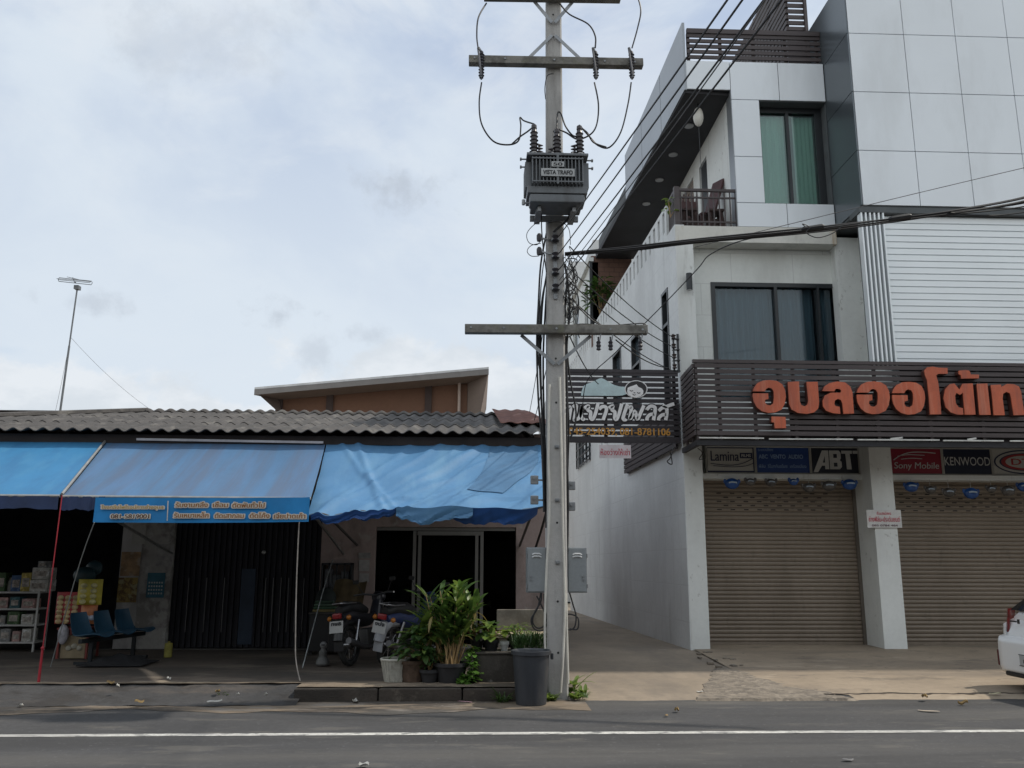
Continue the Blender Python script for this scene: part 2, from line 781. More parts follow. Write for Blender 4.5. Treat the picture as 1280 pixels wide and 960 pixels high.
M_KERB = mat('kerb_concrete', (0.065, 0.053, 0.043), 0.92, var=0.25, scale=2.2, bump=0.4, bscale=40, fine=0.15,  # dirt, and a darkened tone that paints in the shade on the kerb face
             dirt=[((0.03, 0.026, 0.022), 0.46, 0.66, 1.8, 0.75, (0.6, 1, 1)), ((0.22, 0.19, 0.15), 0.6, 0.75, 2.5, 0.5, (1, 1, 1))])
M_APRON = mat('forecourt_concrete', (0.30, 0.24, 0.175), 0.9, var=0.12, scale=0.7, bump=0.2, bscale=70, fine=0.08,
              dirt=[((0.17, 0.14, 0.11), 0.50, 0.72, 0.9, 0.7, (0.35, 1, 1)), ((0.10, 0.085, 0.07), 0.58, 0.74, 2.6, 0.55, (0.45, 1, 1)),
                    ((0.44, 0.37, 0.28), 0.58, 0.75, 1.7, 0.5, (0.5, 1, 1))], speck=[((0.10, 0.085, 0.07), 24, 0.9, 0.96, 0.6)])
M_ALLEY = mat('alley_concrete', (0.27, 0.22, 0.165), 0.9, var=0.12, scale=0.8, bump=0.2, bscale=60, fine=0.08,
              dirt=[((0.16, 0.135, 0.11), 0.5, 0.7, 0.7, 0.65, (1, 0.5, 1))])
M_RUBBLE = mat('rough_concrete', (0.23, 0.195, 0.155), 0.95, var=0.2, scale=6, bump=0.6, bscale=38, fine=0.15,
               dirt=[((0.11, 0.095, 0.08), 0.50, 0.66, 9, 0.7, (1, 1, 1))], speck=[((0.34, 0.29, 0.23), 17, 0.72, 0.9, 0.6)])
M_LINE = mat('road_paint', (0.58, 0.57, 0.53), 0.8, var=0.12, scale=3, fine=0.2, dirt=[((0.12, 0.12, 0.12), 0.53, 0.66, 14, 0.85, (0.4, 1, 1)), ((0.3, 0.29, 0.28), 0.5, 0.7, 2, 0.6, (0.5, 1, 1))])
M_GROUND = mat('earth', (0.16, 0.14, 0.11), 0.95, var=0.2, scale=0.4)

M_WHITE = mat('white_render', (0.74, 0.76, 0.74), 0.75, var=0.05, scale=0.9, bump=0.05, bscale=90, fine=0.03,
              dirt=[((0.50, 0.50, 0.47), 0.52, 0.78, 0.9, 0.4, (1, 1, 0.2)), ((0.30, 0.29, 0.25), 0.60, 0.76, 3.5, 0.35, (1, 1, 0.15)), ((0.25, 0.24, 0.22), 0.63, 0.70, 7, 0.4, (1, 1, 0.7))])
M_WHITEBLK = mat('white_blockwork', (0.70, 0.72, 0.72), 0.75, var=0.06, scale=0.8, bump=0.25, bscale=70, fine=0.04,
                 dirt=[((0.48, 0.49, 0.49), 0.50, 0.78, 0.7, 0.4, (1, 1, 0.35)), ((0.30, 0.30, 0.29), 0.60, 0.78, 2.4, 0.32, (1, 1, 0.12))], brick=(1.2, 0.62, 0.012, (0.63, 0.645, 0.645), 'Y', 0.5))
M_WHITEBLKX = mat('white_blockwork_front', (0.74, 0.76, 0.73), 0.75, var=0.05, scale=0.8, bump=0.2, bscale=70, fine=0.03,
                  dirt=[((0.45, 0.45, 0.42), 0.55, 0.78, 0.8, 0.4, (1, 1, 0.3))], brick=(1.2, 0.62, 0.010, (0.62, 0.63, 0.61), 'X', 0.5))
M_LEDGE = mat('stained_ledge', (0.66, 0.65, 0.60), 0.8, var=0.06, scale=1.2, fine=0.04,
              dirt=[((0.42, 0.28, 0.13), 0.60, 0.74, 2.6, 0.7, (1, 1, 0.12)), ((0.3, 0.3, 0.28), 0.58, 0.8, 1.4, 0.5, (1, 1, 0.4))])
M_CLAD = mat('aluminium_cladding', (0.76, 0.80, 0.835), 0.5, metal=0.05, var=0.025, scale=0.4, fine=0.0,
             dirt=[((0.55, 0.57, 0.58), 0.55, 0.85, 0.9, 0.35, (1, 1, 0.3))])
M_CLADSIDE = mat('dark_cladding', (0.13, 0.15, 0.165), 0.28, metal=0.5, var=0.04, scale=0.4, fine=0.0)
M_JOINT = mat('panel_joint', (0.10, 0.11, 0.115), 0.8)
M_FIN = mat('fin_metal', (0.30, 0.32, 0.34), 0.35, metal=0.4, var=0.06, scale=0.6, fine=0.0, dirt=[((0.25, 0.26, 0.27), 0.6, 0.75, 1.5, 0.5, (1, 1, 0.5))])
M_SIDING = mat('metal_siding', (0.78, 0.82, 0.84), 0.35, metal=0.15, var=0.03, scale=0.6, fine=0.0)
M_SOFFIT = mat('dark_soffit', (0.022, 0.022, 0.026), 0.7, var=0.2, scale=1.5)
M_BROWNTILE = mat('brown_end_wall', (0.17, 0.095, 0.07), 0.8, var=0.15, scale=1.5, bump=0.2, brick=(0.3, 0.15, 0.012, (0.10, 0.06, 0.05), 'X', 0.4))
M_DKFRAME = mat('dark_window_frame', (0.018, 0.022, 0.026), 0.4, var=0.1, scale=2)
M_SLAT = mat('brown_slats', (0.062, 0.048, 0.048), 0.55, var=0.2, scale=1.2, stretch=(0.4, 1, 4), fine=0.06,
             dirt=[((0.11, 0.095, 0.09), 0.55, 0.78, 2.5, 0.5, (0.3, 1, 3))])
M_SLATDK = mat('dark_sign_slats', (0.035, 0.029, 0.034), 0.55, var=0.2, scale=1.2, stretch=(0.4, 1, 4))
M_BACKING = mat('sign_backing', (0.045, 0.038, 0.04), 0.8, var=0.2)
M_SHUTTER = mat('roller_shutter', (0.245, 0.20, 0.155), 0.5, metal=0.15, var=0.07, scale=0.6, fine=0.05,
                dirt=[((0.17, 0.135, 0.10), 0.48, 0.74, 1.2, 0.5, (1, 1, 0.25)), ((0.13, 0.10, 0.075), 0.58, 0.70, 5, 0.35, (1, 1, 0.4))])
M_SHUTSLOT = mat('shutter_slot', (0.03, 0.024, 0.02), 0.9)
M_GLASS2 = glass('smoked_glass', (0.56, 0.63, 0.66), 0.01, 0.02, 1.45)
M_GLASS3 = glass('green_glass', (0.72, 0.84, 0.80), 0.02, 0.02, 1.45)
M_GLASSD = glass('dark_door_glass', (0.28, 0.31, 0.34), 0.0, 0.03, 1.18)
M_CURT = mat('grey_curtain', (0.66, 0.71, 0.73), 0.9, var=0.1, scale=4, stretch=(6, 1, 0.2))
M_CURTG = mat('pale_curtain', (0.66, 0.74, 0.70), 0.9, var=0.06, scale=4, stretch=(6, 1, 0.2))
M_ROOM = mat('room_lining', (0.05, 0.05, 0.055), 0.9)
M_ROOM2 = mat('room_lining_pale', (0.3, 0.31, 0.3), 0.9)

# ================================================================== ground, road, pavement
mb = MB(); mb.poly([(-700, -700, -0.06), (700, -700, -0.06), (700, 700, -0.06), (-700, 700, -0.06)])
struct('ground', mb, M_GROUND, 'bare earth reaching to the horizon')
mb = MB(); mb.grid(lambda u, v: (-150 + 300 * u, -6 + 17.6 * v, 0.0), 60, 6)
struct('road', mb, M_ASPH, 'grey asphalt road')
mb = MB(); mb.poly([(-150, 8.715, 0.004), (150, 8.715 + 0.0, 0.004), (150, 8.835, 0.004), (-150, 8.835, 0.004)])
struct('road_marking', mb, M_LINE, 'white edge line along the road')


def dirt_edge(x):
    return 10.05 + 0.12 * math.sin(x * 1.3) + 0.10 * math.sin(x * 3.1 + 1) + 0.05 * math.sin(x * 7.7)


mb = MB()
mb.grid(lambda u, v: ((-30 + 31.3 * u), dirt_edge(-30 + 31.3 * u) * (1 - v) + 10.76 * v, 0.004 + 0.012 * v), 140, 3)
struct('ground', mb, M_GUTTER, 'dirt and dust washed up along the kerb')


def noise1(x, s=0):
    return 0.5 * math.sin(x * 2.1 + s) + 0.3 * math.sin(x * 5.3 + 2 * s) + 0.2 * math.sin(x * 11.7 + 3 * s)


# left pavement slab, broken up at its front by the ramp
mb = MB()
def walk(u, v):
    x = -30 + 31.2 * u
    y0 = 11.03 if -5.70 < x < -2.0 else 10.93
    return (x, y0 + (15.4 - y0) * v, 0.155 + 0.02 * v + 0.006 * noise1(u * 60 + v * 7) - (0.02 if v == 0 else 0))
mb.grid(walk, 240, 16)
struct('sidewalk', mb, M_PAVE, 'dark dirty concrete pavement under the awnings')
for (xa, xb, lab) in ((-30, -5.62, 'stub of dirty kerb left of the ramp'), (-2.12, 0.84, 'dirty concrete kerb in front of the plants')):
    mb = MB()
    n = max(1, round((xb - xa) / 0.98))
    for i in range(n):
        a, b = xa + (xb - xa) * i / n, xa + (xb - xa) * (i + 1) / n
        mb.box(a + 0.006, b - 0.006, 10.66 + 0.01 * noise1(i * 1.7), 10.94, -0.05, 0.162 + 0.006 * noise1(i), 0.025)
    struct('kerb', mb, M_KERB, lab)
M_LITDUST = mat('lit_dusty_edge', (0.21, 0.165, 0.12), 0.95, var=0.2, scale=2, bump=0.2, bscale=60, fine=0.15,  # gritty edge, lightened to paint in the daylight beyond the awnings
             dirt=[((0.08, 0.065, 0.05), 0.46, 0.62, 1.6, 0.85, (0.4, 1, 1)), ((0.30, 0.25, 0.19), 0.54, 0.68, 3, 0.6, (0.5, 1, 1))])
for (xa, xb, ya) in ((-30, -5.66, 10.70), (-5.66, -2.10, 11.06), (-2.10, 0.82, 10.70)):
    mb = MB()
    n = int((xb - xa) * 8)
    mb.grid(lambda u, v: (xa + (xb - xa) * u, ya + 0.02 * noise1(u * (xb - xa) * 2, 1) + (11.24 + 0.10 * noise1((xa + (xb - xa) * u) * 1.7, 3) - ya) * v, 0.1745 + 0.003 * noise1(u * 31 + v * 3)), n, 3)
    struct('ground', mb, M_LITDUST, 'tan dust and grit along the pavement edge, daylight put into its tone')
# asphalt ramp down to the road
M_RAMP = mat('ramp_asphalt', (0.058, 0.057, 0.058), 0.92, var=0.15, scale=1.5, bump=0.4, bscale=70, fine=0.15,
             dirt=[((0.13, 0.105, 0.085), 0.53, 0.72, 1.4, 0.5, (0.5, 1, 1)), ((0.03, 0.027, 0.025), 0.50, 0.68, 2.6, 0.7, (0.6, 1, 1))])
mb = MB()
def ramp_fn(u, v):
    x = -5.70 + 3.66 * u
    y = 10.42 + 0.06 * noise1(x * 1.4, 1) + (11.12 - 10.42) * v
    return (x, y, 0.014 + 0.152 * (v ** 1.2) + 0.008 * noise1(x * 3 + v * 5))
mb.grid(ramp_fn, 60, 10)
struct('pavement', mb, M_RAMP, 'rough asphalt ramp between road and pavement')


# right forecourt
def fz(y):
    return 0.02 + 0.16 * min(1, max(0, (y - 10.8) / 4.6))


mb = MB()
mb.grid(lambda u, v: (1.2 + 2.55 * u, 10.74 + 0.03 * noise1(u * 7) + (15.2 - 10.74) * v, (fz(10.74 + 4.46 * v) - 0.002 + 0.003 * noise1(u * 9 + v * 13)) if v > 0 else -0.01), 30, 30)
struct('path', mb, M_ALLEY, 'beige concrete mouth of the alley')
mb = MB()
mb.poly([(1.2, 15.2, fz(15.2) - 0.004), (3.75, 15.2, fz(15.2) - 0.004), (3.3, 38, 0.0), (0.6, 38, 0.0)])
struct('path', mb, M_ALLEY, 'concrete floor of the narrow alley')
mb = MB()
def fore(u, v):
    x = 3.72 + 26 * u
    y0 = 11.02 + 0.05 * noise1(x * 1.9) + 0.35 * max(0, 1 - (x - 3.72) / 1.4)
    y = y0 + (16.1 - y0) * v
    return (x, y, (fz(y) + 0.016 + 0.004 * noise1(x * 3 + y * 4)) if v > 0 else 0.01)
mb.grid(fore, 150, 24)
struct('pavement', mb, M_APRON, 'beige stained concrete forecourt in front of the shutters')
mb = MB()
def strip(u, v):
    x = 4.6 + 25 * u
    y0 = 10.78 + 0.03 * noise1(x * 2.3, 2)
    return (x, y0 + (11.06 + 0.05 * noise1(x * 1.9) - y0 - 0.09) * v, (0.012 + 0.022 * v) if v > 0 else -0.005)
mb.grid(strip, 140, 3)
struct('kerb', mb, M_APRON, 'broken concrete strip along the road edge')
mb = MB()
def crack(u, v):
    x = 4.3 + 8 * u
    return (x, 10.97 + 0.05 * noise1(x * 1.9) + (0.03 + 0.035 * (1 + noise1(x * 2.7, 4))) * v + 0.014 * noise1(x * 17), 0.0385 + 0.004 * v)
mb.grid(crack, 200, 1)
struct('ground', mb, mat('crack_dirt', (0.035, 0.026, 0.02), 1.0, var=0.4, scale=8), 'dark crack along the forecourt edge')
# rough patched triangle where the forecourt meets the alley
mb = MB()
def rough(u, v):
    y = 10.70 + 2.66 * v + 0.03 * noise1(u * 5) * (1 - v)
    xa = 2.62 + 1.0 * v + 0.05 * noise1(y * 3)
    xb = 4.75 - 1.0 * v ** 0.6 + 0.10 * noise1(y * 4, 2)
    x = xa + (xb - xa) * u
    edge = min(u, 1 - u, 0.5 * v + 0.1, (1 - v)) * 4
    if edge <= 0 or v == 0 or u in (0.0, 1.0):
        return (x, y, fz(y) - 0.03)
    return (x, y, fz(y) + 0.004 + 0.022 * min(1, max(0, edge)) * (0.80 + 0.20 * noise1(x * 17 + y * 11)))
mb.grid(rough, 60, 70)
struct('pavement', mb, M_RUBBLE, 'rough cobbly concrete patch at the alley corner')
mb = MB()
rr = random.Random(3)
for i in range(12):
    x, y = 3.55 + rr.uniform(-0.15, 0.5), 13.1 + rr.uniform(0, 1.8)
    s = rr.uniform(0.03, 0.08)
    mb.obox((x, y, fz(y) + 0.02), (s * 1.6, s * 1.2, s * 0.5), Matrix.Rotation(rr.uniform(0, 3), 3, 'Z'), 0.01)
struct('rubble', mb, M_RUBBLE, 'broken rubble at the foot of the white wall')

# ================================================================== the white shophouse
HB = thing('shophouse', 'modern white three storey shophouse with metal cladding, roller shutters and a corner balcony', 'building', (3.66, 15.1, 0.0))
# side wall on the alley, with slots under its top and windows
holes = [(15.75, 16.25, 4.3, 6.84), (18.3, 19.2, 4.9, 6.7), (20.4, 21.5, 4.9, 6.85), (25.2, 27.9, 4.62, 5.5)]
holes.append((15.1, 15.70, 7.86, 8.5))
k = 15.82
while k < 29.6:
    holes.append((k, k + 0.17, 7.99, 8.42))
    k += 0.4
mb = MB()
mb.wall('y', 15.1, 30.0, -0.3, 8.5, 3.66, 3.84, holes)
mb.build('side_wall', M_WHITEBLK, HB, shear=True)
mb = MB()
mb.box(3.67, 4.0, 15.1 - 0.003, 15.45, -0.2, 7.52, 0.012)            # corner pier
mb.build('pier', M_WHITE, HB)
for xp in (7.02, 10.9, 14.7, 18.6):
    mb = MB(); mb.box(xp, xp + 0.41, 15.1, 15.8, -0.2, 4.0, 0.012); mb.build('pier', M_WHITE, HB)
mb = MB()
mb.wall('x', 4.0, 7.2, 3.77, 7.52, 15.45, 15.7, [(4.39, 6.88, 4.6, 6.85)])
mb.box(7.2, 19, 14.35, 15.7, 3.9, 7.7)
mb.box(3.9, 19, 15.9, 16.1, 3.16, 3.9)
mb.build('front_wall', M_WHITEBLKX, HB)
mb = MB()
for xa, xb in ((4.0, 7.02), (7.43, 10.9), (11.3, 14.7), (15.1, 18.6)):
    mb.box(xa, xb, 15.46, 15.9, 3.12, 3.215)                       # white beams over the shutters
mb.build('beam', M_WHITE, HB)
# second-floor window
W = MB()
for a in ((4.39, 4.47, 4.6, 6.85), (6.80, 6.88, 4.6, 6.85), (4.47, 6.80, 6.77, 6.85), (5.60, 5.66, 4.6, 6.77), (6.43, 6.47, 4.6, 6.77)):
    W.box(a[0], a[1], 15.43, 15.56, a[2], a[3])
wf = W.build('window_frame', M_DKFRAME, HB)
mb = MB(); mb.box(4.47, 6.80, 15.51, 15.52, 4.6, 6.77); mb.build('pane', M_GLASS2, wf)
mb = MB(); mb.sheet(lambda u, v: (4.48 + 1.94 * u, 15.66 + 0.035 * math.sin(u * 90) + 0.012 * math.sin(u * 37), 4.5 + 2.3 * v), 160, 1, (0, 0.01, 0))
mb.sheet(lambda u, v: (6.55 + 0.22 * u, 15.66 + 0.03 * math.sin(u * 22), 4.5 + 2.3 * v), 30, 1, (0, 0.01, 0))
mb.build('curtain', M_CURT, wf)
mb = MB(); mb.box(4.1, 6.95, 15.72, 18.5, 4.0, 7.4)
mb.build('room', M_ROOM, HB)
# ledge and balcony floor
mb = MB()
mb.box(3.67, 6.74, 15.092, 17.0, 7.525, 7.84)
mb.build('ledge', M_LEDGE, HB)
mb = MB(); mb.box(3.84, 6.74, 17.0, 24.5, 7.6, 7.84); mb.build('gallery_floor', M_WHITE, HB)
# gallery inner wall with brick panel and door
mb = MB(); mb.wall('y', 15.35, 24.5, 7.84, 10.68, 4.87, 5.05, [(17.0, 17.62, 7.84, 10.25), (18.15, 19.9, 7.84, 10.3)])
mb.build('gallery_wall', M_WHITE, HB)
mb = MB(); mb.box(4.9, 5.0, 18.15, 19.9, 7.84, 10.3)
mb.build('brick_panel', mat('brick_panel', (0.26, 0.22, 0.19), 0.9, var=0.2, scale=3, bump=0.3, brick=(0.25, 0.1, 0.012, (0.15, 0.13, 0.12), 'Y', 0.5)), HB)
mb = MB(); mb.box(4.92, 4.99, 17.0, 17.62, 7.84, 10.25); mb.build('door', M_DKFRAME, HB)
# cladding of the third floor (panels with open joints)
mb = MB()
G = 0.006
for (xa, xb, za, zb) in ((3.96, 4.87, 10.68, 11.30), (4.87, 5.83, 10.48, 11.30), (5.83, 6.745, 10.48, 11.30),
                         (4.87, 5.42, 9.28, 10.48), (4.87, 5.42, 8.33, 9.28), (4.87, 5.83, 7.845, 8.33), (5.83, 6.745, 7.845, 8.33)):
    mb.box(xa + G, xb - G, 15.1, 15.13, za + G, zb - G, 0.004)
mb.build('cladding', M_CLAD, HB)
mb = MB()
mb.box(3.98, 4.87, 15.132, 15.35, 10.70, 11.28)
mb.wall('x', 4.88, 6.745, 7.845, 11.28, 15.132, 15.38, [(5.43, 6.74, 8.34, 10.47)])
mb.build('cladding_frame', M_JOINT, HB)
mb = MB(); mb.box(4.862, 4.872, 15.10, 15.4, 7.845, 10.68)
mb.build('cladding_return', M_FIN, HB)
mb = MB()
for a in ((5.43, 5.47, 8.34, 10.47), (6.60, 6.742, 8.34, 10.47), (5.47, 6.60, 10.36, 10.47), (5.47, 6.60, 8.34, 8.38), (6.02, 6.08, 8.38, 10.36)):
    mb.box(a[0], a[1], 15.36, 15.44, a[2], a[3])
wf = mb.build('window_frame', M_DKFRAME, HB)
mb = MB(); mb.box(5.47, 6.60, 15.40, 15.41, 8.38, 10.36); mb.build('pane', M_GLASS3, wf)
mb = MB(); mb.sheet(lambda u, v: (5.47 + 0.55 * u, 15.52 + 0.01 * math.sin(u * 30), 8.36 + 2.0 * v), 40, 1, (0, 0.01, 0))
mb.sheet(lambda u, v: (6.20 + 0.40 * u, 15.52 + 0.01 * math.sin(u * 30), 8.36 + 2.0 * v), 40, 1, (0, 0.01, 0))
mb.build('curtain', M_CURTG, wf)
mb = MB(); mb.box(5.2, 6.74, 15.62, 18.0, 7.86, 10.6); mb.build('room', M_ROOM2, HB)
# soffit, roof and the metal fin along the side
mb = MB()
mb.prism([(3.97, 15.14, 10.62), (6.74, 15.36, 10.62), (6.74, 24.5, 10.62), (3.50, 24.5, 10.62)], (0, 0, 0.14))
mb.build('soffit', M_SOFFIT, HB)
mb = MB()
mb.prism([(4.0, 15.4, 10.765), (6.74, 15.4, 10.765), (6.74, 24.5, 10.765), (3.6, 24.5, 10.765)], (0, 0, 0.45))
mb.build('roof', M_JOINT, HB)
mb = MB()
segs = [(0.0, 0.33), (0.335, 0.66), (0.665, 1.0)]
for a, b in segs:
    P = lambda t, z: (3.955 - 0.26 * t, 15.09 + 5.2 * t, z)
    mb.prism([P(a, 10.66), P(b, 10.66), P(b, 12.12 - 0.25 * b), P(a, 12.12 - 0.25 * a)], (0.05, 0, 0))
mb.build('side_fin', M_FIN, HB)
mb = MB()
for y in (16.4, 17.7, 19.0, 20.4):
    mb.lathe([(0.0, 0), (0.10, 0), (0.10, 0.02), (0.07, 0.02)], (4.4 - 0.03 * (y - 15), y, 10.595), 14)
mb.build('downlight', mat('downlight', (0.35, 0.35, 0.35), 0.4), HB)
# rear third floor flush with the side wall
mb = MB()
mb.wall('y', 24.5, 31.0, 8.5, 10.5, 3.66, 3.85, [(25.3, 26.0, 8.7, 10.1), (27.2, 28.6, 8.7, 10.1)])
mb.box(3.55, 3.7, 24.4, 31.0, 10.5, 10.62)
mb.build('upper_wall', M_WHITE, HB, shear=True)
mb = MB()
for (a, b, c, d) in ((25.3, 26.0, 8.7, 10.1), (27.2, 28.6, 8.7, 10.1), (25.2, 27.9, 4.62, 5.5)):
    mb = MB(); mb.box(3.735, 3.75, a, b, c, d); mb.build('window', mat('side_glass', (0.05, 0.07, 0.085), 0.08, var=0.1), HB, shear=True)
for (a, b, c, d, mid) in ((15.75, 16.25, 4.3, 6.84, 6.15), (18.3, 19.2, 4.9, 6.7, 6.0), (20.4, 21.5, 4.9, 6.85, 6.0)):
    mb = MB()
    mb.box(3.645, 3.74, a, a + 0.06, c, d); mb.box(3.645, 3.74, b - 0.06, b, c, d)
    mb.box(3.645, 3.74, a + 0.06, b - 0.06, d - 0.06, d); mb.box(3.65, 3.74, a + 0.06, b - 0.06, mid - 0.03, mid + 0.03)
    sf = mb.build('window_frame', M_DKFRAME, HB, shear=True)
    mb = MB(); mb.box(3.742, 3.752, a, b, c, d); mb.build('pane', mat('side_glass', (0.05, 0.07, 0.085), 0.08, var=0.1), sf, shear=True)
mb = MB()
for y in (25.2, 25.85, 26.5, 27.15, 27.84):
    mb.box(3.60, 3.64, y, y + 0.06, 4.62, 5.5)
for z in (4.62, 4.9, 5.18, 5.45):
    mb.box(3.605, 3.635, 25.2, 27.9, z, z + 0.05)
mb.build('window_grille', M_DKFRAME, HB, shear=True)
mb = MB(); mb.box(3.64, 4.87, 24.5, 24.7, 7.9, 10.7)
mb.build('gallery_end_wall', M_BROWNTILE, HB, shear=True)
mb = MB(); mb.box(3.58, 3.66, 24.42, 24.52, 8.5, 10.6)
mb.build('corner_trim', M_DKFRAME, HB, shear=True)
# the big clad box
mb = MB()
xs = [6.78, 7.82, 8.80, 9.79, 10.78, 11.77, 12.76, 13.75, 14.74, 15.73, 16.72, 17.71, 18.70]
zs = [7.84, 8.89, 10.05, 11.24, 12.42]
for a, b in zip(xs, xs[1:]):
    for c, d in zip(zs, zs[1:]):
        mb.box(a + G, b - G, 14.0, 14.03, c + G, d - G, 0.004)
mb.build('cladding', M_CLAD, HB)
mb = MB()
mb.box(6.775, 18.7, 14.032, 17.0, 7.8, 12.42)
mb.build('cladding_frame', M_JOINT, HB)
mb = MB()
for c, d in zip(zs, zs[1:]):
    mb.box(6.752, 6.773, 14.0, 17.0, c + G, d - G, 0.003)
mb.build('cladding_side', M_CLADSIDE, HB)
mb = MB(); mb.box(6.70, 18.7, 13.995, 14.4, 7.70, 7.80)
mb.build('drip_trim', M_JOINT, HB)
# white metal siding and the fins beside it
mb = MB()
n = 32
prof = []
for i in range(n):
    z = 3.9 + 3.78 * i / n
    dz = 3.78 / n
    prof += [(14.10, z), (14.10, z + dz * 0.80), (14.125, z + dz * 0.86), (14.125, z + dz * 0.97)]
prof.append((14.10, 3.9 + 3.78))
mb.sheet(lambda u, v: (7.18 + 11.5 * u, prof[round(v * (len(prof) - 1))][0], prof[round(v * (len(prof) - 1))][1]), 1, len(prof) - 1, (0, 0.04, 0))
mb.build('siding', M_SIDING, HB, smooth=20)
mb = MB()
for i in range(6):
    x = 6.72 + i * 0.078
    mb.box(x, x + 0.028, 14.0, 14.14, 4.9, 7.70)
mb.build('louvre', M_SIDING, HB)
mb = MB(); mb.box(6.72, 7.16, 14.15, 14.17, 4.9, 7.70)
mb.build('louvre_backing', M_JOINT, HB)
mb = MB(); mb.box(6.74, 7.2, 15.2, 15.45, 4.9, 7.7); mb.build('wall_return', M_WHITE, HB)


def shutter(x0, x1):
    mb = MB()
    y, z0, z1, p = 15.82, 0.18, 3.16, 0.0745
    n = int((z1 - z0) / p)
    pr = []
    for i in range(n):
        z = z0 + 0.06 + i * p
        for t, d in ((0.0, 0.0), (0.12, -0.016), (0.5, -0.022), (0.82, -0.014), (0.9, 0.002)):
            pr.append((y + d, z + t * p))
    mb.sheet(lambda u, v: (x0 + (x1 - x0) * u, pr[round(v * (len(pr) - 1))][0], pr[round(v * (len(pr) - 1))][1]), 1, len(pr) - 1, (0, 0.03, 0))
    mb.box(x0, x1, y - 0.02, y + 0.03, z0, z0 + 0.06, 0.008)
    sh = mb.build('roller_shutter', M_SHUTTER, HB, smooth=25)
    mb = MB()
    for r in range(5):
        z = z0 + 0.06 + (n - 9 + r) * p + 0.5 * p
        q = x0 + 0.42 + (0.125 if r % 2 else 0)
        while q < x1 - 0.5:
            mb.box(q, q + 0.085, y - 0.0245, y - 0.02, z - 0.010, z + 0.010)
            q += 0.25
    mb.build('vent_slots', M_SHUTSLOT, sh)
    mb = MB()
    mb.box(x0 - 0.02, x0 + 0.06, y - 0.06, y - 0.03, z0, 3.12)
    mb.build('guide_rail', mat('guide_rail', (0.13, 0.11, 0.09), 0.6), sh)
    mb = MB(); mb.box(x1 - 0.06, x1 + 0.02, y - 0.06, y - 0.03, z0, 3.12)
    mb.build('guide_rail', mat('guide_rail', (0.13, 0.11, 0.09), 0.6), sh)
    mb = MB(); mb.box(x0, x1, y - 0.16, y + 0.1, 0.0, 0.176); mb.build('sill', M_WHITE, HB)


for xa, xb in ((4.0, 7.02), (7.43, 10.9), (11.3, 14.7), (15.1, 18.6)):
    shutter(xa, xb)
# balcony railing
mb = MB()
mb.box(3.74, 4.88, 15.13, 15.18, 8.56, 8.61); mb.box(3.74, 4.88, 15.14, 15.17, 8.42, 8.45); mb.box(3.74, 4.88, 15.14, 15.17, 7.93, 7.96)
for i in range(11):
    x = 3.80 + i * 0.105
    mb.box(x, x + 0.022, 15.145, 15.167, 7.86, 8.56)
mb.box(3.68, 3.78, 15.11, 15.21, 7.84, 8.64)
mb.box(3.69, 3.73, 15.21, 15.75, 8.55, 8.61); mb.box(3.69, 3.73, 15.21, 15.75, 7.9, 7.95)
for y in (15.24, 15.31, 15.38, 15.45, 15.52, 15.59, 15.66):
    mb.box(3.695, 3.725, y, y + 0.035, 7.95, 8.55)
mb.build('railing', M_SLAT, HB)
# roof-terrace slat screens
mb = MB()
for i in range(5):
    z = 11.38 + i * 0.118
    mb.box(4.06, 6.74, 15.15, 15.18, z, z + 0.072)
mb.box(4.06, 6.74, 15.13, 15.2, 11.93, 12.03)
for x in (4.06, 4.7, 5.35, 6.0, 6.64):
    mb.box(x, x + 0.06, 15.18, 15.23, 11.3, 11.95)
mb.build('terrace_screen', M_SLAT, HB)
mb = MB()
for i in range(20):
    z = 11.36 + i * 0.135
    mb.box(6.30, 6.33, 15.7, 19.5, z, z + 0.085)
    mb.box(6.34, 6.74, 15.7, 15.73, z, z + 0.085)
for y in (15.74, 16.7, 17.7, 18.6):
    mb.box(6.335, 6.38, y, y + 0.06, 11.2, 14.1)
mb.box(6.68, 6.74, 15.64, 15.7, 11.2, 14.1)
mb.build('terrace_screen', M_SLAT, HB)
mb = MB(); mb.box(7.0, 18.6, 17.2, 24, 0, 12.0); mb.box(6.76, 19, 16.1, 24.5, 0.0, 7.7)
mb.build('inner_block', M_WHITE, HB)

# slat screen along the side wall under the sign
mb = MB()
for i in range(9):
    z = 3.66 + i * 0.1
    mb.box(3.56, 3.60, 15.2, 19.9, z, z + 0.082)
for y in (15.4, 17.0, 18.5, 19.82):
    mb.box(3.60, 3.65, y, y + 0.06, 3.66, 4.54)
mb.shear(); solo('slat_screen', 'long dark slatted screen fixed along the white side wall below the sign', 'screen', mb, M_SLATDK, (3.6, 17.5, 3.66))

# wall lamp and rack of insulators on the corner pier
t = thing('wall_lamp', 'small black tube wall lamp on the white corner pier beside the upper window', 'lamp', (3.87, 15.1, 6.55))
mb = MB(); mb.lathe([(0.055, 6.55), (0.055, 6.86), (0.04, 6.865)], (3.87, 15.0, 0), 16); mb.box(3.84, 3.9, 15.04, 15.096, 6.62, 6.78)
mb.build('lamp_body', M_DKFRAME, t)
mb = MB(); mb.lathe([(0.042, 6.542), (0.042, 6.551)], (3.87, 15.0, 0), 14); mb.build('lens', mat('lamp_lens', (0.5, 0.5, 0.5), 0.3), t)
t = thing('insulator_rack', 'black rack of four spool insulators on the white wall corner above the slatted sign', 'insulator rack', (3.60, 15.1, 5.0))
mb = MB(); mb.box(3.61, 3.65, 15.06, 15.10, 5.0, 5.72); mb.box(3.52, 3.55, 15.0, 15.03, 5.02, 5.70)
for z in (5.06, 5.26, 5.46, 5.66):
    mb.box(3.52, 3.65, 15.01, 15.09, z - 0.055, z - 0.04)
mb.build('bracket', M_DKFRAME, t)
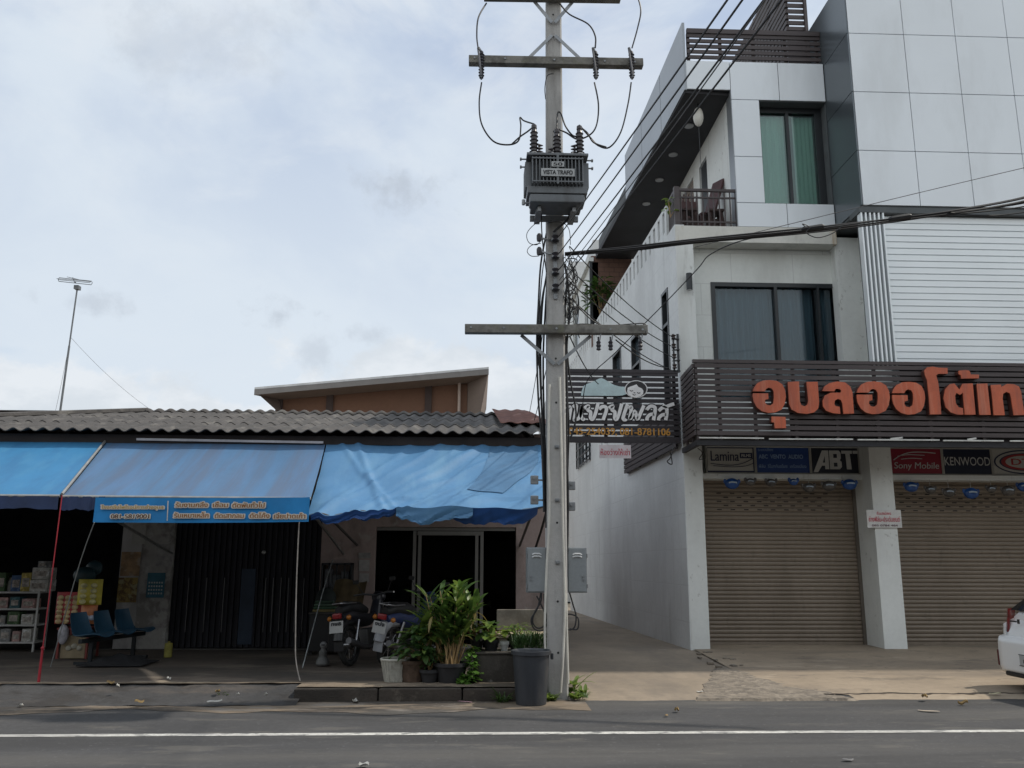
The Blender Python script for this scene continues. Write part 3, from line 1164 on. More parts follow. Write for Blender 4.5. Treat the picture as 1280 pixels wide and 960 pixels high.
for z in (5.09, 5.28, 5.47, 5.64):
    mb = MB(); mb.lathe([(0.03, -0.04), (0.045, -0.03), (0.025, 0.0), (0.045, 0.03), (0.03, 0.04)], (3.535, 14.985, z), 12)
    mb.build('spool', mat('dark_porcelain', (0.06, 0.045, 0.04), 0.3), t)

# hanging lamp globe in the balcony corner
t = thing('globe_lamp', 'white oval lantern hanging under the dark soffit of the corner balcony', 'lamp', (4.33, 15.55, 10.3))
mb = MB(); mb.ball((4.33, 15.55, 10.34), 0.12, (0.85, 0.85, 1.7)); mb.build('globe', mat('opal_globe', (0.7, 0.68, 0.62), 0.4), t)
mb = MB(); mb.cyl((4.33, 15.55, 10.5), (4.33, 15.55, 10.62), 0.015); mb.cyl((4.33, 15.55, 10.12), (4.36, 15.6, 8.7), 0.006, seg=6); mb.build('cord', M_DKFRAME, t)

# balcony furniture
def stool(x, y, label):
    t = thing('stool', label, 'stool', (x, y, 7.84), 'stools on the corner balcony')
    mb = MB()
    m = mat('dark_wood', (0.055, 0.03, 0.026), 0.6, var=0.2, scale=6)
    mb.box(x - 0.15, x + 0.15, y - 0.15, y + 0.15, 8.26, 8.31, 0.01); mb.build('seat', m, t)
    for a in (-1, 1):
        for b in (-1, 1):
            mb = MB(); mb.bar((x + a * 0.14, y + b * 0.14, 7.845), (x + a * 0.10, y + b * 0.10, 8.26), 0.05, 0.05); mb.build('leg', m, t)
    mb = MB(); mb.box(x - 0.11, x + 0.11, y - 0.01, y + 0.01, 7.98, 8.16); mb.build('stretcher', m, t)
stool(4.03, 15.5, 'dark wooden stool behind the balcony railing, nearer the alley')
stool(4.55, 15.5, 'dark wooden stool behind the balcony railing, nearer the green window')
t = thing('deck_chair', 'dark folding chair tilted against the balcony wall behind the railing', 'chair', (4.7, 15.9, 7.84))
m = mat('dark_red_wood', (0.06, 0.022, 0.022), 0.6, var=0.2, scale=6)
mb = MB(); mb.bar((4.52, 15.8, 8.3), (4.80, 15.95, 9.15), 0.30, 0.05); mb.build('backrest', m, t)
mb = MB(); mb.bar((4.25, 15.7, 8.28), (4.62, 15.8, 8.30), 0.4, 0.04); mb.build('seat', m, t)
for p in ((4.3, 15.55), (4.3, 15.85), (4.62, 15.38), (4.62, 15.95)):
    mb = MB(); mb.box(p[0] - 0.02, p[0] + 0.02, p[1] - 0.02, p[1] + 0.02, 7.845, 8.28); mb.build('leg', m, t)
t = thing('balcony_chair', 'carved dark chair with a spiky backrest in the balcony corner', 'chair', (4.3, 16.4, 7.84))
mb = MB(); mb.box(4.1, 4.5, 16.5, 16.55, 8.3, 8.95)
for i, x in enumerate((4.12, 4.2, 4.3, 4.4, 4.48)):
    mb.cyl((x, 16.52, 8.95), (x + 0.02, 16.52, 9.12 + (0.1 if i in (0, 4) else 0)), 0.025, 0.008, 6)
mb.build('backrest', m, t)
mb = MB(); mb.box(4.1, 4.5, 16.1, 16.5, 8.26, 8.32); mb.build('seat', m, t)
for p in ((4.13, 16.13), (4.47, 16.13), (4.13, 16.47), (4.47, 16.47)):
    mb = MB(); mb.box(p[0] - 0.025, p[0] + 0.025, p[1] - 0.025, p[1] + 0.025, 7.845, 8.26); mb.build('leg', m, t)

# ================================================================== fascia sign with red letters
SG = thing('signboard', 'long dark slatted shop fascia with big raised orange red letters above the shutters', 'sign', (3.62, 14.0, 3.5))
mb = MB()
n = 13
for i in range(n):
    z = 3.70 + i * 0.0955
    mb.box(3.64, 18.9, 13.985, 14.01, z, z + 0.070)
    mb.prism([(3.60, 14.012, z), (3.635, 14.012, z), (3.69, 15.09, z), (3.655, 15.09, z)], (0, 0, 0.070))
mb.box(3.61, 18.9, 13.975, 14.04, 4.93, 4.985)
mb.build('slats', M_SLAT, SG)
mb = MB()
for x in (3.64, 4.02, 4.62, 5.3, 6.0, 6.7, 7.6, 8.5, 9.5, 10.5, 12, 13.5, 15, 16.5, 18):
    mb = MB(); mb.box(x, x + 0.05, 14.012, 14.06, 3.62, 4.93); mb.build('post', M_SLAT, SG)
for y in (14.35, 14.75):
    mb = MB(); mb.box(3.645, 3.69, y, y + 0.045, 3.62, 4.93); mb.build('post', M_SLAT, SG)
mb = MB()
mb.box(5.25, 18.9, 14.09, 14.11, 3.62, 4.42); mb.box(7.2, 18.9, 14.062, 14.08, 4.42, 4.92)
mb.build('backing', M_BACKING, SG)
mb = MB(); mb.box(3.63, 18.9, 14.0, 14.08, 3.53, 3.615); mb.box(3.63, 3.70, 14.08, 15.06, 3.53, 3.615); mb.box(3.70, 18.9, 14.08, 15.44, 3.735, 3.765); mb.build('soffit', M_SOFFIT, SG)
mb = MB()
rr = random.Random(5)
x = 3.66
while x < 18:
    w = rr.uniform(0.4, 1.5)
    mb.bar((x, 13.97, 3.645 + rr.uniform(-0.008, 0.008)), (x + w, 13.97, 3.645 + rr.uniform(-0.008, 0.008)), 0.02, 0.022)
    if rr.random() < 0.5:
        mb.bar((x + w * 0.4, 13.965, 3.655), (x + w * 0.55, 13.965, 3.68), 0.012, 0.03)
    x += w + rr.uniform(0.0, 0.12)
mb.build('trim_strip', mat('old_white_trim', (0.6, 0.6, 0.57), 0.7, var=0.2, scale=6), SG)
M_RED = mat('red_letter', (0.52, 0.115, 0.05), 0.5, var=0.12, scale=3, fine=0.08, dirt=[((0.33, 0.085, 0.05), 0.48, 0.72, 2.4, 0.7, (3, 1, 0.3)), ((0.55, 0.2, 0.12), 0.54, 0.7, 4, 0.5, (3, 1, 0.25))])
M_REDSIDE = mat('letter_side', (0.08, 0.03, 0.025), 0.7)
O_ = [(80, 278), (90, 245), (120, 205), (170, 182), (230, 178), (290, 185), (340, 215), (365, 265), (373, 325), (362, 390), (335, 440), (280, 465), (220, 470), (160, 455), (115, 420), (88, 370), (78, 320), (80, 295), (215, 297), (218, 345), (190, 352), (187, 375), (203, 398), (235, 404), (260, 385), (267, 330), (264, 280), (250, 254), (220, 244), (197, 258), (187, 278)]
U_ = [(245, 502), (370, 505), (375, 605), (275, 607), (270, 556), (245, 552)]
B_ = [(390, 195), (490, 190), (497, 370), (510, 400), (540, 412), (565, 395), (572, 360), (556, 195), (655, 193), (668, 380), (660, 430), (625, 465), (560, 478), (480, 470), (425, 440), (402, 390)]
L_ = [(697, 275), (715, 235), (760, 205), (830, 190), (900, 200), (945, 235), (965, 290), (978, 475), (885, 478), (875, 385), (862, 355), (835, 345), (808, 360), (803, 390), (815, 410), (850, 415), (858, 478), (790, 472), (730, 450), (702, 410), (700, 360), (720, 315), (770, 290), (860, 290), (865, 270), (845, 255), (815, 256), (803, 278)]
SO_ = [(395, 95), (420, 65), (470, 58), (520, 68), (600, 70), (603, 122), (520, 122), (500, 135), (520, 210), (535, 340), (545, 482), (445, 483), (435, 330), (420, 180), (400, 130)]
T_ = [(565, 340), (580, 260), (620, 215), (660, 208), (708, 265), (735, 210), (825, 208), (850, 485), (755, 485), (742, 340), (738, 290), (712, 310), (680, 290), (668, 320), (675, 385), (700, 420), (738, 428), (742, 485), (690, 485), (630, 465), (585, 420)]
MT_ = [(700, 95), (760, 88), (795, 95), (808, 128), (880, 130), (880, 162), (725, 165), (720, 135), (700, 125)]
E_ = [(860, 212), (955, 208), (985, 487), (885, 487), (872, 340)]
TH_ = [(985, 222), (1075, 218), (1080, 240), (1130, 212), (1190, 215), (1235, 235), (1255, 280), (1285, 488), (1190, 490), (1165, 330), (1155, 295), (1125, 282), (1095, 300), (1090, 340), (1110, 490), (1012, 490), (1000, 350)]
q = 7.111
for pts, ox, oy in ((O_, 930, 450), (U_, 930, 450), (B_, 930, 450), (L_, 930, 450), (O_, 1060, 451.6), (O_, 1104.2, 452.2), (SO_, 1100, 450), (T_, 1100, 450), (MT_, 1100, 450), (E_, 1100, 450), (TH_, 1100, 450)):
    P = [at(ox + a / q, oy + b / q, 13.86) for a, b in pts]
    mb = MB(); mb.prism(P, (0, 0.02, 0))
    ob = mb.build('letter', M_RED, SG)
    c = sum((Vector(p) for p in P), Vector()) / len(P)
    mb = MB(); mb.prism([p + Vector((0, 0.021, 0)) for p in P], (0, 0.10, 0))
    mb.build('letter_return', M_REDSIDE, ob)

# ================================================================== lodging sign over the alley
YS = thing('alley_sign', 'dark slatted sign over the alley with white brush lettering, a sleeping girl and phone numbers', 'sign', (1.4, 15.05, 3.72))
mb = MB()
x0, x1 = 1.22, 3.60
for i in range(13):
    z = 3.74 + i * 0.098
    mb.box(x0, x1, 15.02, 15.045, z, z + 0.068)
mb.box(x0, x1, 15.01, 15.06, 4.97, 5.03); mb.box(x0, x1, 15.01, 15.06, 3.70, 3.745)
mb.box(x0, x1, 15.012, 15.03, 3.745, 3.80)
mb.build('slats', M_SLATDK, YS)
mb = MB()
for x in (1.3, 2.25, 3.5):
    mb = MB(); mb.box(x, x + 0.06, 15.062, 15.1, 3.70, 5.0); mb.build('post', M_SLATDK, YS)
def z5(a, b, y=15.0):
    return at(700 + a / 6.857, 460 + b / 6.857, y)
M_SWHITE = mat('sign_white', (0.85, 0.84, 0.84), 0.6, var=0.06, scale=5)
mb = MB()
ST = [[(55, 350), (90, 340), (75, 440)], [(110, 335), (140, 325), (122, 440), (135, 445)], [(128, 440), (165, 425), (190, 325)], [(188, 325), (178, 400), (195, 440), (210, 430)],
      [(208, 345), (245, 325), (238, 360), (262, 380), (260, 425), (278, 440), (300, 400), (325, 308)],
      [(335, 355), (362, 332), (395, 340), (392, 380), (368, 445)],
      [(418, 345), (452, 325), (446, 360), (470, 380), (468, 430), (484, 440), (505, 395), (528, 308)],
      [(578, 312), (550, 390), (540, 432), (552, 445), (566, 440)], [(585, 345), (612, 340), (598, 440), (640, 370), (662, 440), (690, 385), (718, 322)],
      [(742, 358), (775, 328), (812, 338), (812, 380), (800, 448)], [(805, 395), (770, 402), (748, 425), (745, 450)],
      [(845, 368), (880, 340), (912, 350), (914, 390), (905, 448)], [(908, 398), (872, 405), (848, 428), (844, 450)], [(880, 318), (905, 332), (935, 322), (978, 308)]]
for s in ST:
    brush(mb, [z5(*p) for p in s], 0.060, 0.016)
mb.build('lettering', M_SWHITE, YS)
mb = MB()
for s in ST:
    brush(mb, [z5(*p, 15.017) for p in s], 0.10, 0.010)
mb.build('lettering_backing', M_SLATDK, YS)  # dark outline layer, cut wider than the white strokes before it
mb = MB()
a, b = z5(78, 575), z5(945, 575)
lettering(mb, '045-254039, 081-8781106', (a + b) / 2, (1, 0, 0), (0, 0, 1), 0.13, (b - a).x, fat=0.022, rows=40, thick=0.012)
mb.build('numbers', mat('sign_orange', (0.55, 0.27, 0.05), 0.6), YS)
mb = MB()
mb.prism([z5(*p) for p in ((178, 238), (186, 195), (200, 158), (222, 140), (262, 126), (305, 106), (335, 92), (355, 88), (380, 98), (415, 120), (462, 146), (510, 160), (565, 164), (567, 225), (535, 236), (480, 240))], (0, -0.014, 0))
mb.build('blanket', mat('sign_blanket', (0.52, 0.66, 0.68), 0.6), YS)
def ell(cx, cy, rx, ry, y, n=22):
    return [z5(cx + rx * math.cos(2 * math.pi * k / n), cy + ry * math.sin(2 * math.pi * k / n), y) for k in range(n)]
mb = MB(); mb.prism(ell(652, 182, 98, 76, 14.985), (0, -0.006, 0)); mb.build('outline', M_SWHITE, YS)
mb = MB(); mb.prism(ell(652, 180, 90, 68, 14.978), (0, -0.005, 0)); mb.build('hair', mat('sign_black', (0.03, 0.027, 0.03), 0.6), YS)
mb = MB(); mb.prism([z5(*p, 14.972) for p in ((575, 200), (580, 170), (600, 160), (630, 150), (655, 140), (672, 162), (700, 175), (715, 195), (712, 222), (690, 242), (650, 254), (610, 246), (585, 228))], (0, -0.005, 0))
mb.build('face', M_SWHITE, YS)
mb = MB()
for s in ([(598, 190), (612, 198), (626, 193)], [(660, 208), (674, 216), (688, 210)], [(622, 222), (634, 232), (648, 228)], [(632, 208), (638, 213), (645, 211)]):
    brush(mb, [z5(*p, 14.966) for p in s], 0.012, 0.004)
mb.build('features', MATS['sign_black'], YS)

# red on white room-for-rent board hanging under it
t = thing('hanging_sign', 'small white board with red lettering hanging below the dark alley sign', 'sign', (2.5, 15.0, 3.38))
a, b = at(749, 556, 14.99), at(789, 573, 14.99)
mb = MB(); mb.box(a.x, b.x, 14.99, 15.0, b.z, a.z); mb.build('board', mat('pink_white_board', (0.66, 0.60, 0.62), 0.6), t)
mb = MB()
lettering(mb, 'ห้องว่างให้เช่า', ((a.x + b.x) / 2, 14.986, b.z + 0.055), (1, 0, 0), (0, 0, 1), 0.10, (b.x - a.x) * 0.92, fat=0.012, rows=40)
mb.build('lettering', mat('sign_red', (0.50, 0.03, 0.06), 0.6), t)
mb = MB()
for x in (a.x + 0.05, b.x - 0.05):
    mb.cyl((x, 14.995, a.z), (x, 15.0, 3.72), 0.005, seg=6)
mb.build('hanger', M_DKFRAME, t)

# small help-wanted board on the middle pier
t = thing('pier_sign', 'small white board with red lettering on the white pier between the shutters', 'sign', (7.18, 15.05, 2.25))
mb = MB(); mb.box(6.88, 7.50, 15.07, 15.085, 2.24, 2.55); mb.build('board', mat('white_board', (0.66, 0.65, 0.63), 0.6), t)
mb = MB()
lettering(mb, 'รับสมัคร', (7.19, 15.066, 2.465), (1, 0, 0), (0, 0, 1), 0.05, 0.26, fat=0.02, rows=30); mb.build('small_lettering', mat('sign_red', (0.50, 0.03, 0.06), 0.6), t); mb = MB()
lettering(mb, 'ช่างฟิล์ม-ประดับยนต์', (7.19, 15.066, 2.345), (1, 0, 0), (0, 0, 1), 0.085, 0.56, fat=0.02, rows=36)
mb.build('lettering', MATS['sign_red'], t)
mb = MB(); lettering(mb, '085 0784 484', (7.19, 15.066, 2.262), (1, 0, 0), (0, 0, 1), 0.035, 0.46, fat=0.02, rows=20)
mb.build('numbers', mat('sign_ink', (0.10, 0.04, 0.06), 0.6), t)

# ================================================================== light boxes above the shutters
def lightbox(x0, x1, label, colour, key):
    t = thing('sign_panel', label, 'sign', ((x0 + x1) / 2, 15.5, 3.22), 'advertising panels above the shutters')
    mb = MB(); mb.box(x0, x1, 15.5, 15.6, 3.22, 3.72); mb.build('panel', mat('panel_' + key, colour, 0.35, var=0.04), t)
    mb = MB()
    for a in ((x0, x1, 3.70, 3.725), (x0, x1, 3.215, 3.24), (x0, x0 + 0.02, 3.24, 3.70), (x1 - 0.02, x1, 3.24, 3.70)):
        mb.box(a[0], a[1], 15.485, 15.499, a[2], a[3])
    mb.build('frame', mat('panel_frame', (0.33, 0.32, 0.29), 0.5), t)
    return t
SX, SZ = Vector((1, 0, 0)), Vector((0, 0, 1))
YF = 15.492
def put(t, name, text, x, z, h, w, m, **kw):
    mb = MB(); lettering(mb, text, (x, YF, z), SX, SZ, h, w, **kw); mb.build(name, m, t)
def line(t, name, pts, w, m, y=YF):
    mb = MB(); brush(mb, [Vector((p[0], y, p[1])) for p in pts], w, 0.003); mb.build(name, m, t)
INK = mat('navy_ink', (0.02, 0.025, 0.06), 0.5); SILV = mat('silver_ink', (0.50, 0.50, 0.48), 0.5)
t = lightbox(4.17, 5.08, 'pale advertising panel with dark blue lettering and swoosh at the alley end of the row', (0.44, 0.43, 0.39), 'pale')
put(t, 'lettering', 'Lamina', 4.52, 3.45, 0.19, 0.52, INK, fat=0.012)
mb = MB(); mb.box(4.80, 5.03, 15.494, 15.497, 3.50, 3.60); mb.build('tab', INK, t)
put(t, 'small_lettering', 'FILMS', 4.915, 3.525, 0.05, 0.17, SILV, fat=0.03)
line(t, 'swoosh', [(4.25, 3.40), (4.6, 3.37), (4.85, 3.41), (5.04, 3.50)], 0.012, INK)
line(t, 'swoosh', [(4.30, 3.36), (4.65, 3.34), (4.9, 3.36), (5.04, 3.41)], 0.010, INK)
mb = MB()
for a in ((4.18, 4.20, 3.24, 3.70), (4.98 + 0.06, 5.06, 3.24, 3.70), (4.2, 5.04, 3.24, 3.27), (4.2, 5.04, 3.68, 3.70)):
    mb.box(a[0], a[1], 15.493, 15.4985, a[2], a[3])
mb.build('border', INK, t)
t = lightbox(5.085, 6.10, 'blue advertising panel with three rows of pale small lettering', (0.02, 0.055, 0.20), 'blue')
BL = mat('pale_blue_ink', (0.22, 0.32, 0.52), 0.5)
put(t, 'small_lettering', 'ระบบเสียง', 5.28, 3.635, 0.05, 0.28, BL, fat=0.02); put(t, 'lettering', 'ABC  VENTO  AUDIO', 5.56, 3.50, 0.075, 0.82, BL, fat=0.03)
put(t, 'small_lettering', 'ฟิล์ม  รีโมทกันขโมย  เครื่องเสียง', 5.58, 3.33, 0.06, 0.88, BL, fat=0.02)
t = lightbox(6.105, 7.015, 'black advertising panel with big slanted grey three letter logo', (0.014, 0.016, 0.026), 'black')
mb = MB()
def blk(pts):
    mb.prism([(6.15 + u * 0.82, 15.494, 3.255 + v * 0.40) for u, v in pts], (0, -0.004, 0))
blk([(0.0, 0.0), (0.10, 0.0), (0.20, 0.30), (0.27, 0.30), (0.27, 0.14), (0.36, 0.14), (0.36, 1.0), (0.22, 1.0)])
blk([(0.38, 0.14), (0.60, 0.14), (0.65, 0.25), (0.65, 0.48), (0.61, 0.56), (0.64, 0.64), (0.64, 0.90), (0.60, 1.0), (0.38, 1.0)])
blk([(0.66, 0.86), (0.66, 1.0), (0.90, 1.0), (0.90, 0.86), (0.85, 0.86), (0.87, 0.14), (0.76, 0.14), (0.75, 0.86)])
blk([(0.92, 0.86), (0.92, 1.0), (1.04, 1.0), (1.04, 0.86)])
mb.build('lettering', SILV, t)
mb = MB()
for u, v, w, h in ((0.47, 0.26, 0.08, 0.18), (0.47, 0.66, 0.08, 0.18)):
    mb.box(6.15 + u * 0.82, 6.15 + (u + w) * 0.82, 15.486, 15.489, 3.255 + v * 0.4, 3.255 + (v + h) * 0.4)
mb.prism([(6.15 + u * 0.82, 15.486, 3.255 + v * 0.40) for u, v in ((0.22, 0.44), (0.27, 0.44), (0.27, 0.74))], (0, -0.003, 0))
mb.build('counter', MATS['panel_black'], t)
t = lightbox(7.56, 8.575, 'crimson advertising panel with silver car outline strokes and lettering', (0.24, 0.018, 0.035), 'crimson')
put(t, 'lettering', 'Sony Mobile', 8.08, 3.335, 0.12, 0.84, SILV, fat=0.006, slant=0.12)
line(t, 'swoosh', [(7.66, 3.49), (7.80, 3.575), (7.98, 3.63), (8.2, 3.64), (8.46, 3.62)], 0.016, SILV)
line(t, 'swoosh', [(7.74, 3.56), (7.95, 3.59), (8.25, 3.58)], 0.012, SILV)
line(t, 'swoosh', [(7.80, 3.505), (8.0, 3.525), (8.2, 3.515)], 0.012, SILV)
t = lightbox(8.58, 9.51, 'navy advertising panel with thin capital lettering', (0.012, 0.016, 0.035), 'navy')
put(t, 'lettering', 'KENWOOD', 9.045, 3.40, 0.16, 0.86, SILV, fat=0.0)
t = lightbox(9.515, 10.88, 'pale advertising panel with red and black oval emblem', (0.40, 0.39, 0.36), 'cream')
def oval(rx, rz, y):
    return [(10.12 + rx * math.cos(2 * math.pi * k / 36), y, 3.47 + rz * math.sin(2 * math.pi * k / 36)) for k in range(36)]
for nme, rx, rz, y, m in (('oval', 0.57, 0.225, 15.497, INK), ('oval', 0.54, 0.20, 15.493, MATS['panel_cream']), ('oval', 0.47, 0.165, 15.489, INK), ('oval', 0.44, 0.15, 15.485, mat('emblem_red', (0.30, 0.03, 0.03), 0.5)), ('oval', 0.36, 0.115, 15.481, MATS['panel_cream'])):
    mb = MB(); mb.prism(oval(rx, rz, y), (0, -0.003, 0)); mb.build(nme, m, t)
mb = MB(); lettering(mb, 'DTS', (10.12, 15.474, 3.415), SX, SZ, 0.12, 0.5, fat=0.02); mb.build('lettering', MATS['emblem_red'], t)

# foil decorations hanging in front of the shutters
M_BLUEFOIL = mat('blue_foil', (0.014, 0.07, 0.25), 0.3, var=0.3, scale=12)
M_CLEARFOIL = mat('grey_foil', (0.085, 0.078, 0.072), 0.3, var=0.5, scale=14)
def bag(px, py, blue, label, s=1.0):
    p = at(px, py - 1.5, 15.38)
    s *= 0.85
    t = thing('hanging_balloon', label, 'balloon', (p.x, 15.38, p.z - 0.09), 'balloons strung in front of the shutters')
    mb = MB()
    mb.ball(p, 0.13 * s, (1.05, 0.55, 0.78), 16, 10)
    mb.ball((p.x - 0.13 * s, 15.38, p.z + 0.04), 0.03, (1, 0.5, 1.4), 8, 6); mb.ball((p.x + 0.13 * s, 15.38, p.z + 0.04), 0.03, (1, 0.5, 1.4), 8, 6)
    mb.build('balloon_body', M_BLUEFOIL if blue else M_CLEARFOIL, t)
    mb = MB(); brush(mb, [(p.x - 0.08 * s, 15.38 - 0.072 * s, p.z + 0.01), (p.x - 0.02, 15.38 - 0.074 * s, p.z + 0.022), (p.x + 0.07 * s, 15.38 - 0.073 * s, p.z + 0.012)], 0.028 * s, 0.003)
    mb.build('print', mat('balloon_print', (0.35, 0.42, 0.5), 0.4), t)
    mb = MB(); mb.cyl((p.x, 15.38, p.z + 0.09 * s), (p.x, 15.38, 3.13), 0.004, seg=5); mb.build('string', SILV, t)
bag(915, 606, True, 'blue balloon under the pale panel at the alley end of the first shutter', 1.15)
bag(938, 604, False, 'silver balloon just right of the leftmost blue balloon', 0.8)
bag(964, 605, False, 'silver balloon under the middle of the blue panel', 0.85)
bag(992, 604, True, 'small blue balloon under the right part of the blue panel', 0.7)
bag(1011, 611, False, 'silver balloon under the seam of the blue and black panels', 1.0)
bag(1036, 609, False, 'silver balloon under the black panel', 1.1)
bag(1062, 607, True, 'blue balloon at the right end of the first shutter', 1.15)
bag(1139, 610, True, 'blue balloon under the left half of the crimson panel', 1.1)
bag(1163, 614, False, 'silver balloon under the right half of the crimson panel', 0.85)
bag(1186, 617, False, 'silver balloon under the seam of the crimson and navy panels', 1.0)
bag(1214, 618, True, 'blue balloon under the middle of the navy panel', 1.2)
bag(1239, 613, False, 'silver balloon under the right edge of the navy panel', 0.8)
bag(1260, 615, False, 'silver balloon under the left end of the oval emblem', 1.1)
bag(1279, 610, True, 'blue balloon under the oval emblem at the frame edge', 1.0)

# ================================================================== the old single-storey row house
M_PINK = mat('pink_plaster', (0.46, 0.36, 0.33), 0.85, var=0.10, scale=1.2, fine=0.06,
             dirt=[((0.20, 0.16, 0.14), 0.5, 0.7, 1.6, 0.6, (1, 1, 0.5)), ((0.5, 0.47, 0.44), 0.6, 0.72, 3.0, 0.6, (1, 1, 1))])
M_OLDP = mat('peeling_plaster', (0.40, 0.385, 0.365), 0.9, var=0.12, scale=1.6, fine=0.1,
             dirt=[((0.16, 0.15, 0.14), 0.48, 0.62, 2.6, 0.7, (1, 1, 1)), ((0.5, 0.5, 0.48), 0.58, 0.68, 4.0, 0.7, (1, 1, 1))])
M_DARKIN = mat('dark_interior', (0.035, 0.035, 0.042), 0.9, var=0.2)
M_GATE = mat('folding_gate_steel', (0.022, 0.022, 0.029), 0.55, metal=0.2, var=0.2, scale=2)
M_ALU = mat('aluminium_frame', (0.30, 0.29, 0.27), 0.4, metal=0.4, var=0.08)
M_TILE = mat('fibre_cement_roof', (0.080, 0.074, 0.070), 0.9, var=0.18, scale=1.4, bump=0.2, bscale=50, fine=0.15,
             dirt=[((0.05, 0.047, 0.045), 0.48, 0.68, 2.2, 0.75, (1, 0.5, 1)), ((0.16, 0.15, 0.135), 0.56, 0.72, 3.5, 0.6, (1, 0.4, 1)), ((0.03, 0.03, 0.03), 0.6, 0.7, 9, 0.7, (1, 0.6, 1))])
M_TIMBER = mat('dark_timber', (0.03, 0.023, 0.021), 0.85, var=0.25, scale=3)

HL = thing('row_house', 'old low row house with grey corrugated roof behind blue awnings', 'building', (-5.0, 15.2, 0.16))
mb = MB()
HOLES = [(-11.6, -6.05, 0.0, 2.75), (-5.19, -2.67, 0.0, 2.72), (-1.74, 0.69, 0.0, 2.22)]
mb.wall('x', -12.0, -5.71, 0.1, 3.5, 15.2, 15.4, [HOLES[0]])
mb.build('grey_wall', mat('grey_plaster', (0.46, 0.45, 0.44), 0.85, var=0.1, scale=1.3, dirt=[((0.2, 0.19, 0.18), 0.52, 0.7, 1.5, 0.6, (1, 1, 0.5))]), HL)
mb = MB(); mb.wall('x', -5.71, -2.67, 0.1, 3.5, 15.203, 15.4, [HOLES[1]]); mb.build('pillar', M_OLDP, HL)
mb = MB()
mb.wall('x', -2.67, 1.2, 0.1, 3.5, 15.2, 15.4, [HOLES[2]])
mb.build('pink_wall', M_PINK, HL)
mb = MB(); mb.box(1.02, 1.2, 15.4, 24.0, 0.0, 3.9); mb.box(-12.0, -11.8, 15.4, 24, 0, 3.5); mb.box(-12, 1.2, 23.8, 24, 0, 3.5)
mb.build('side_wall', M_PINK, HL)
mb = MB()
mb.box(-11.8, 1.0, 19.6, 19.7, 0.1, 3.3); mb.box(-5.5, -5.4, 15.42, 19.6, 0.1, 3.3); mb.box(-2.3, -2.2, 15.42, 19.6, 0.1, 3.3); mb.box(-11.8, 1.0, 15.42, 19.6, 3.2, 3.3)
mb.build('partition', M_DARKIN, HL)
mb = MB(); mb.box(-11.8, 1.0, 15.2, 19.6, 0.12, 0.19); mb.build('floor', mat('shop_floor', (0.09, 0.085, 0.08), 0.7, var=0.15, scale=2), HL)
# folding steel gate with vertical ribs
mb = MB()
prof = []
n = 26
for i in range(n):
    x = -5.19 + 2.52 * i / n
    w = 2.52 / n
    prof += [(x, 15.34), (x + w * 0.42, 15.34), (x + w * 0.5, 15.30), (x + w * 0.92, 15.30)]
prof.append((-2.67, 15.34))
mb.sheet(lambda u, v: (prof[round(u * (len(prof) - 1))][0], prof[round(u * (len(prof) - 1))][1], 0.2 + 2.52 * v), len(prof) - 1, 1, (0, 0.02, 0))
gt = mb.build('folding_gate', M_GATE, HL, smooth=20)
mb = MB(); mb.box(-4.02, -3.78, 15.285, 15.299, 0.25, 1.5); mb.build('gate_panel', mat('gate_blue', (0.03, 0.05, 0.085), 0.5, var=0.2), gt)
mb = MB()
for x in (-4.9, -4.6, -4.3, -3.6, -3.47, -3.34, -3.21, -3.08, -2.95):
    mb = MB(); mb.cyl((x, 15.285, 0.45), (x, 15.285, 1.35), 0.006, seg=6); mb.build('gate_bar', mat('bare_steel', (0.16, 0.16, 0.165), 0.4, metal=0.5), gt)
mb = MB(); mb.ball((-3.66, 15.27, 1.78), 0.035); mb.build('padlock', mat('padlock_metal', (0.6, 0.6, 0.58), 0.4, metal=0.5), gt)
# aluminium doors
mb = MB()
for x, w in ((-1.10, 0.055), (-1.01, 0.055), (-0.02, 0.055), (0.07, 0.055)):
    mb.box(x, x + w, 15.25, 15.31, 0.19, 2.15)
mb.box(-1.03, 0.07, 15.255, 15.305, 2.08, 2.15); mb.box(-1.73, 0.68, 15.25, 15.31, 2.16, 2.215)
mb.box(-1.01, 0.0, 15.26, 15.30, 0.19, 0.25)
df = mb.build('door_frame', M_ALU, HL)
mb = MB(); mb.box(-1.73, 0.68, 15.275, 15.285, 0.2, 2.16); mb.build('pane', M_GLASSD, df)
mb = MB(); mb.box(-1.5, -1.2, 15.9, 16.0, 0.9, 1.35); mb.box(-1.45, -1.0, 15.85, 16.05, 0.72, 0.78); mb.build('chair_inside', mat('pale_plastic', (0.45, 0.45, 0.45), 0.5), HL)

# corrugated roof
EY, EZ, RY, RZ = 13.0, 3.545, 17.0, 4.50
XL, XR = -11.4, 1.18


def roof_fn(row):
    y0, y1 = EY + (RY - EY) * row / 3 - (0.10 if row else 0), EY + (RY - EY) * (row + 1) / 3
    def f(u, v):
        x = XL + (XR - XL) * u
        lim = min(RY, RY - max(0.0, (-6.55 - x)) * 0.92)
        ya, yb = min(y0, lim), min(y1, lim)
        y = ya + (yb - ya) * v
        z = EZ + (RZ - EZ) * (y - EY) / (RY - EY) + 0.013 * (1 - v) + 0.004
        jit = 0.012 * math.sin(int((x + 20) / 0.98) * 12.9 + row * 4.1)
        z += 0.025 * math.sin(2 * math.pi * x / 0.218) + 0.006 * noise1(x * 0.9 + row) + (jit if v < 0.02 and row == 0 else 0)
        if row == 0 and v < 0.02:
            y += jit * 2
        return (x, y, z)
    return f


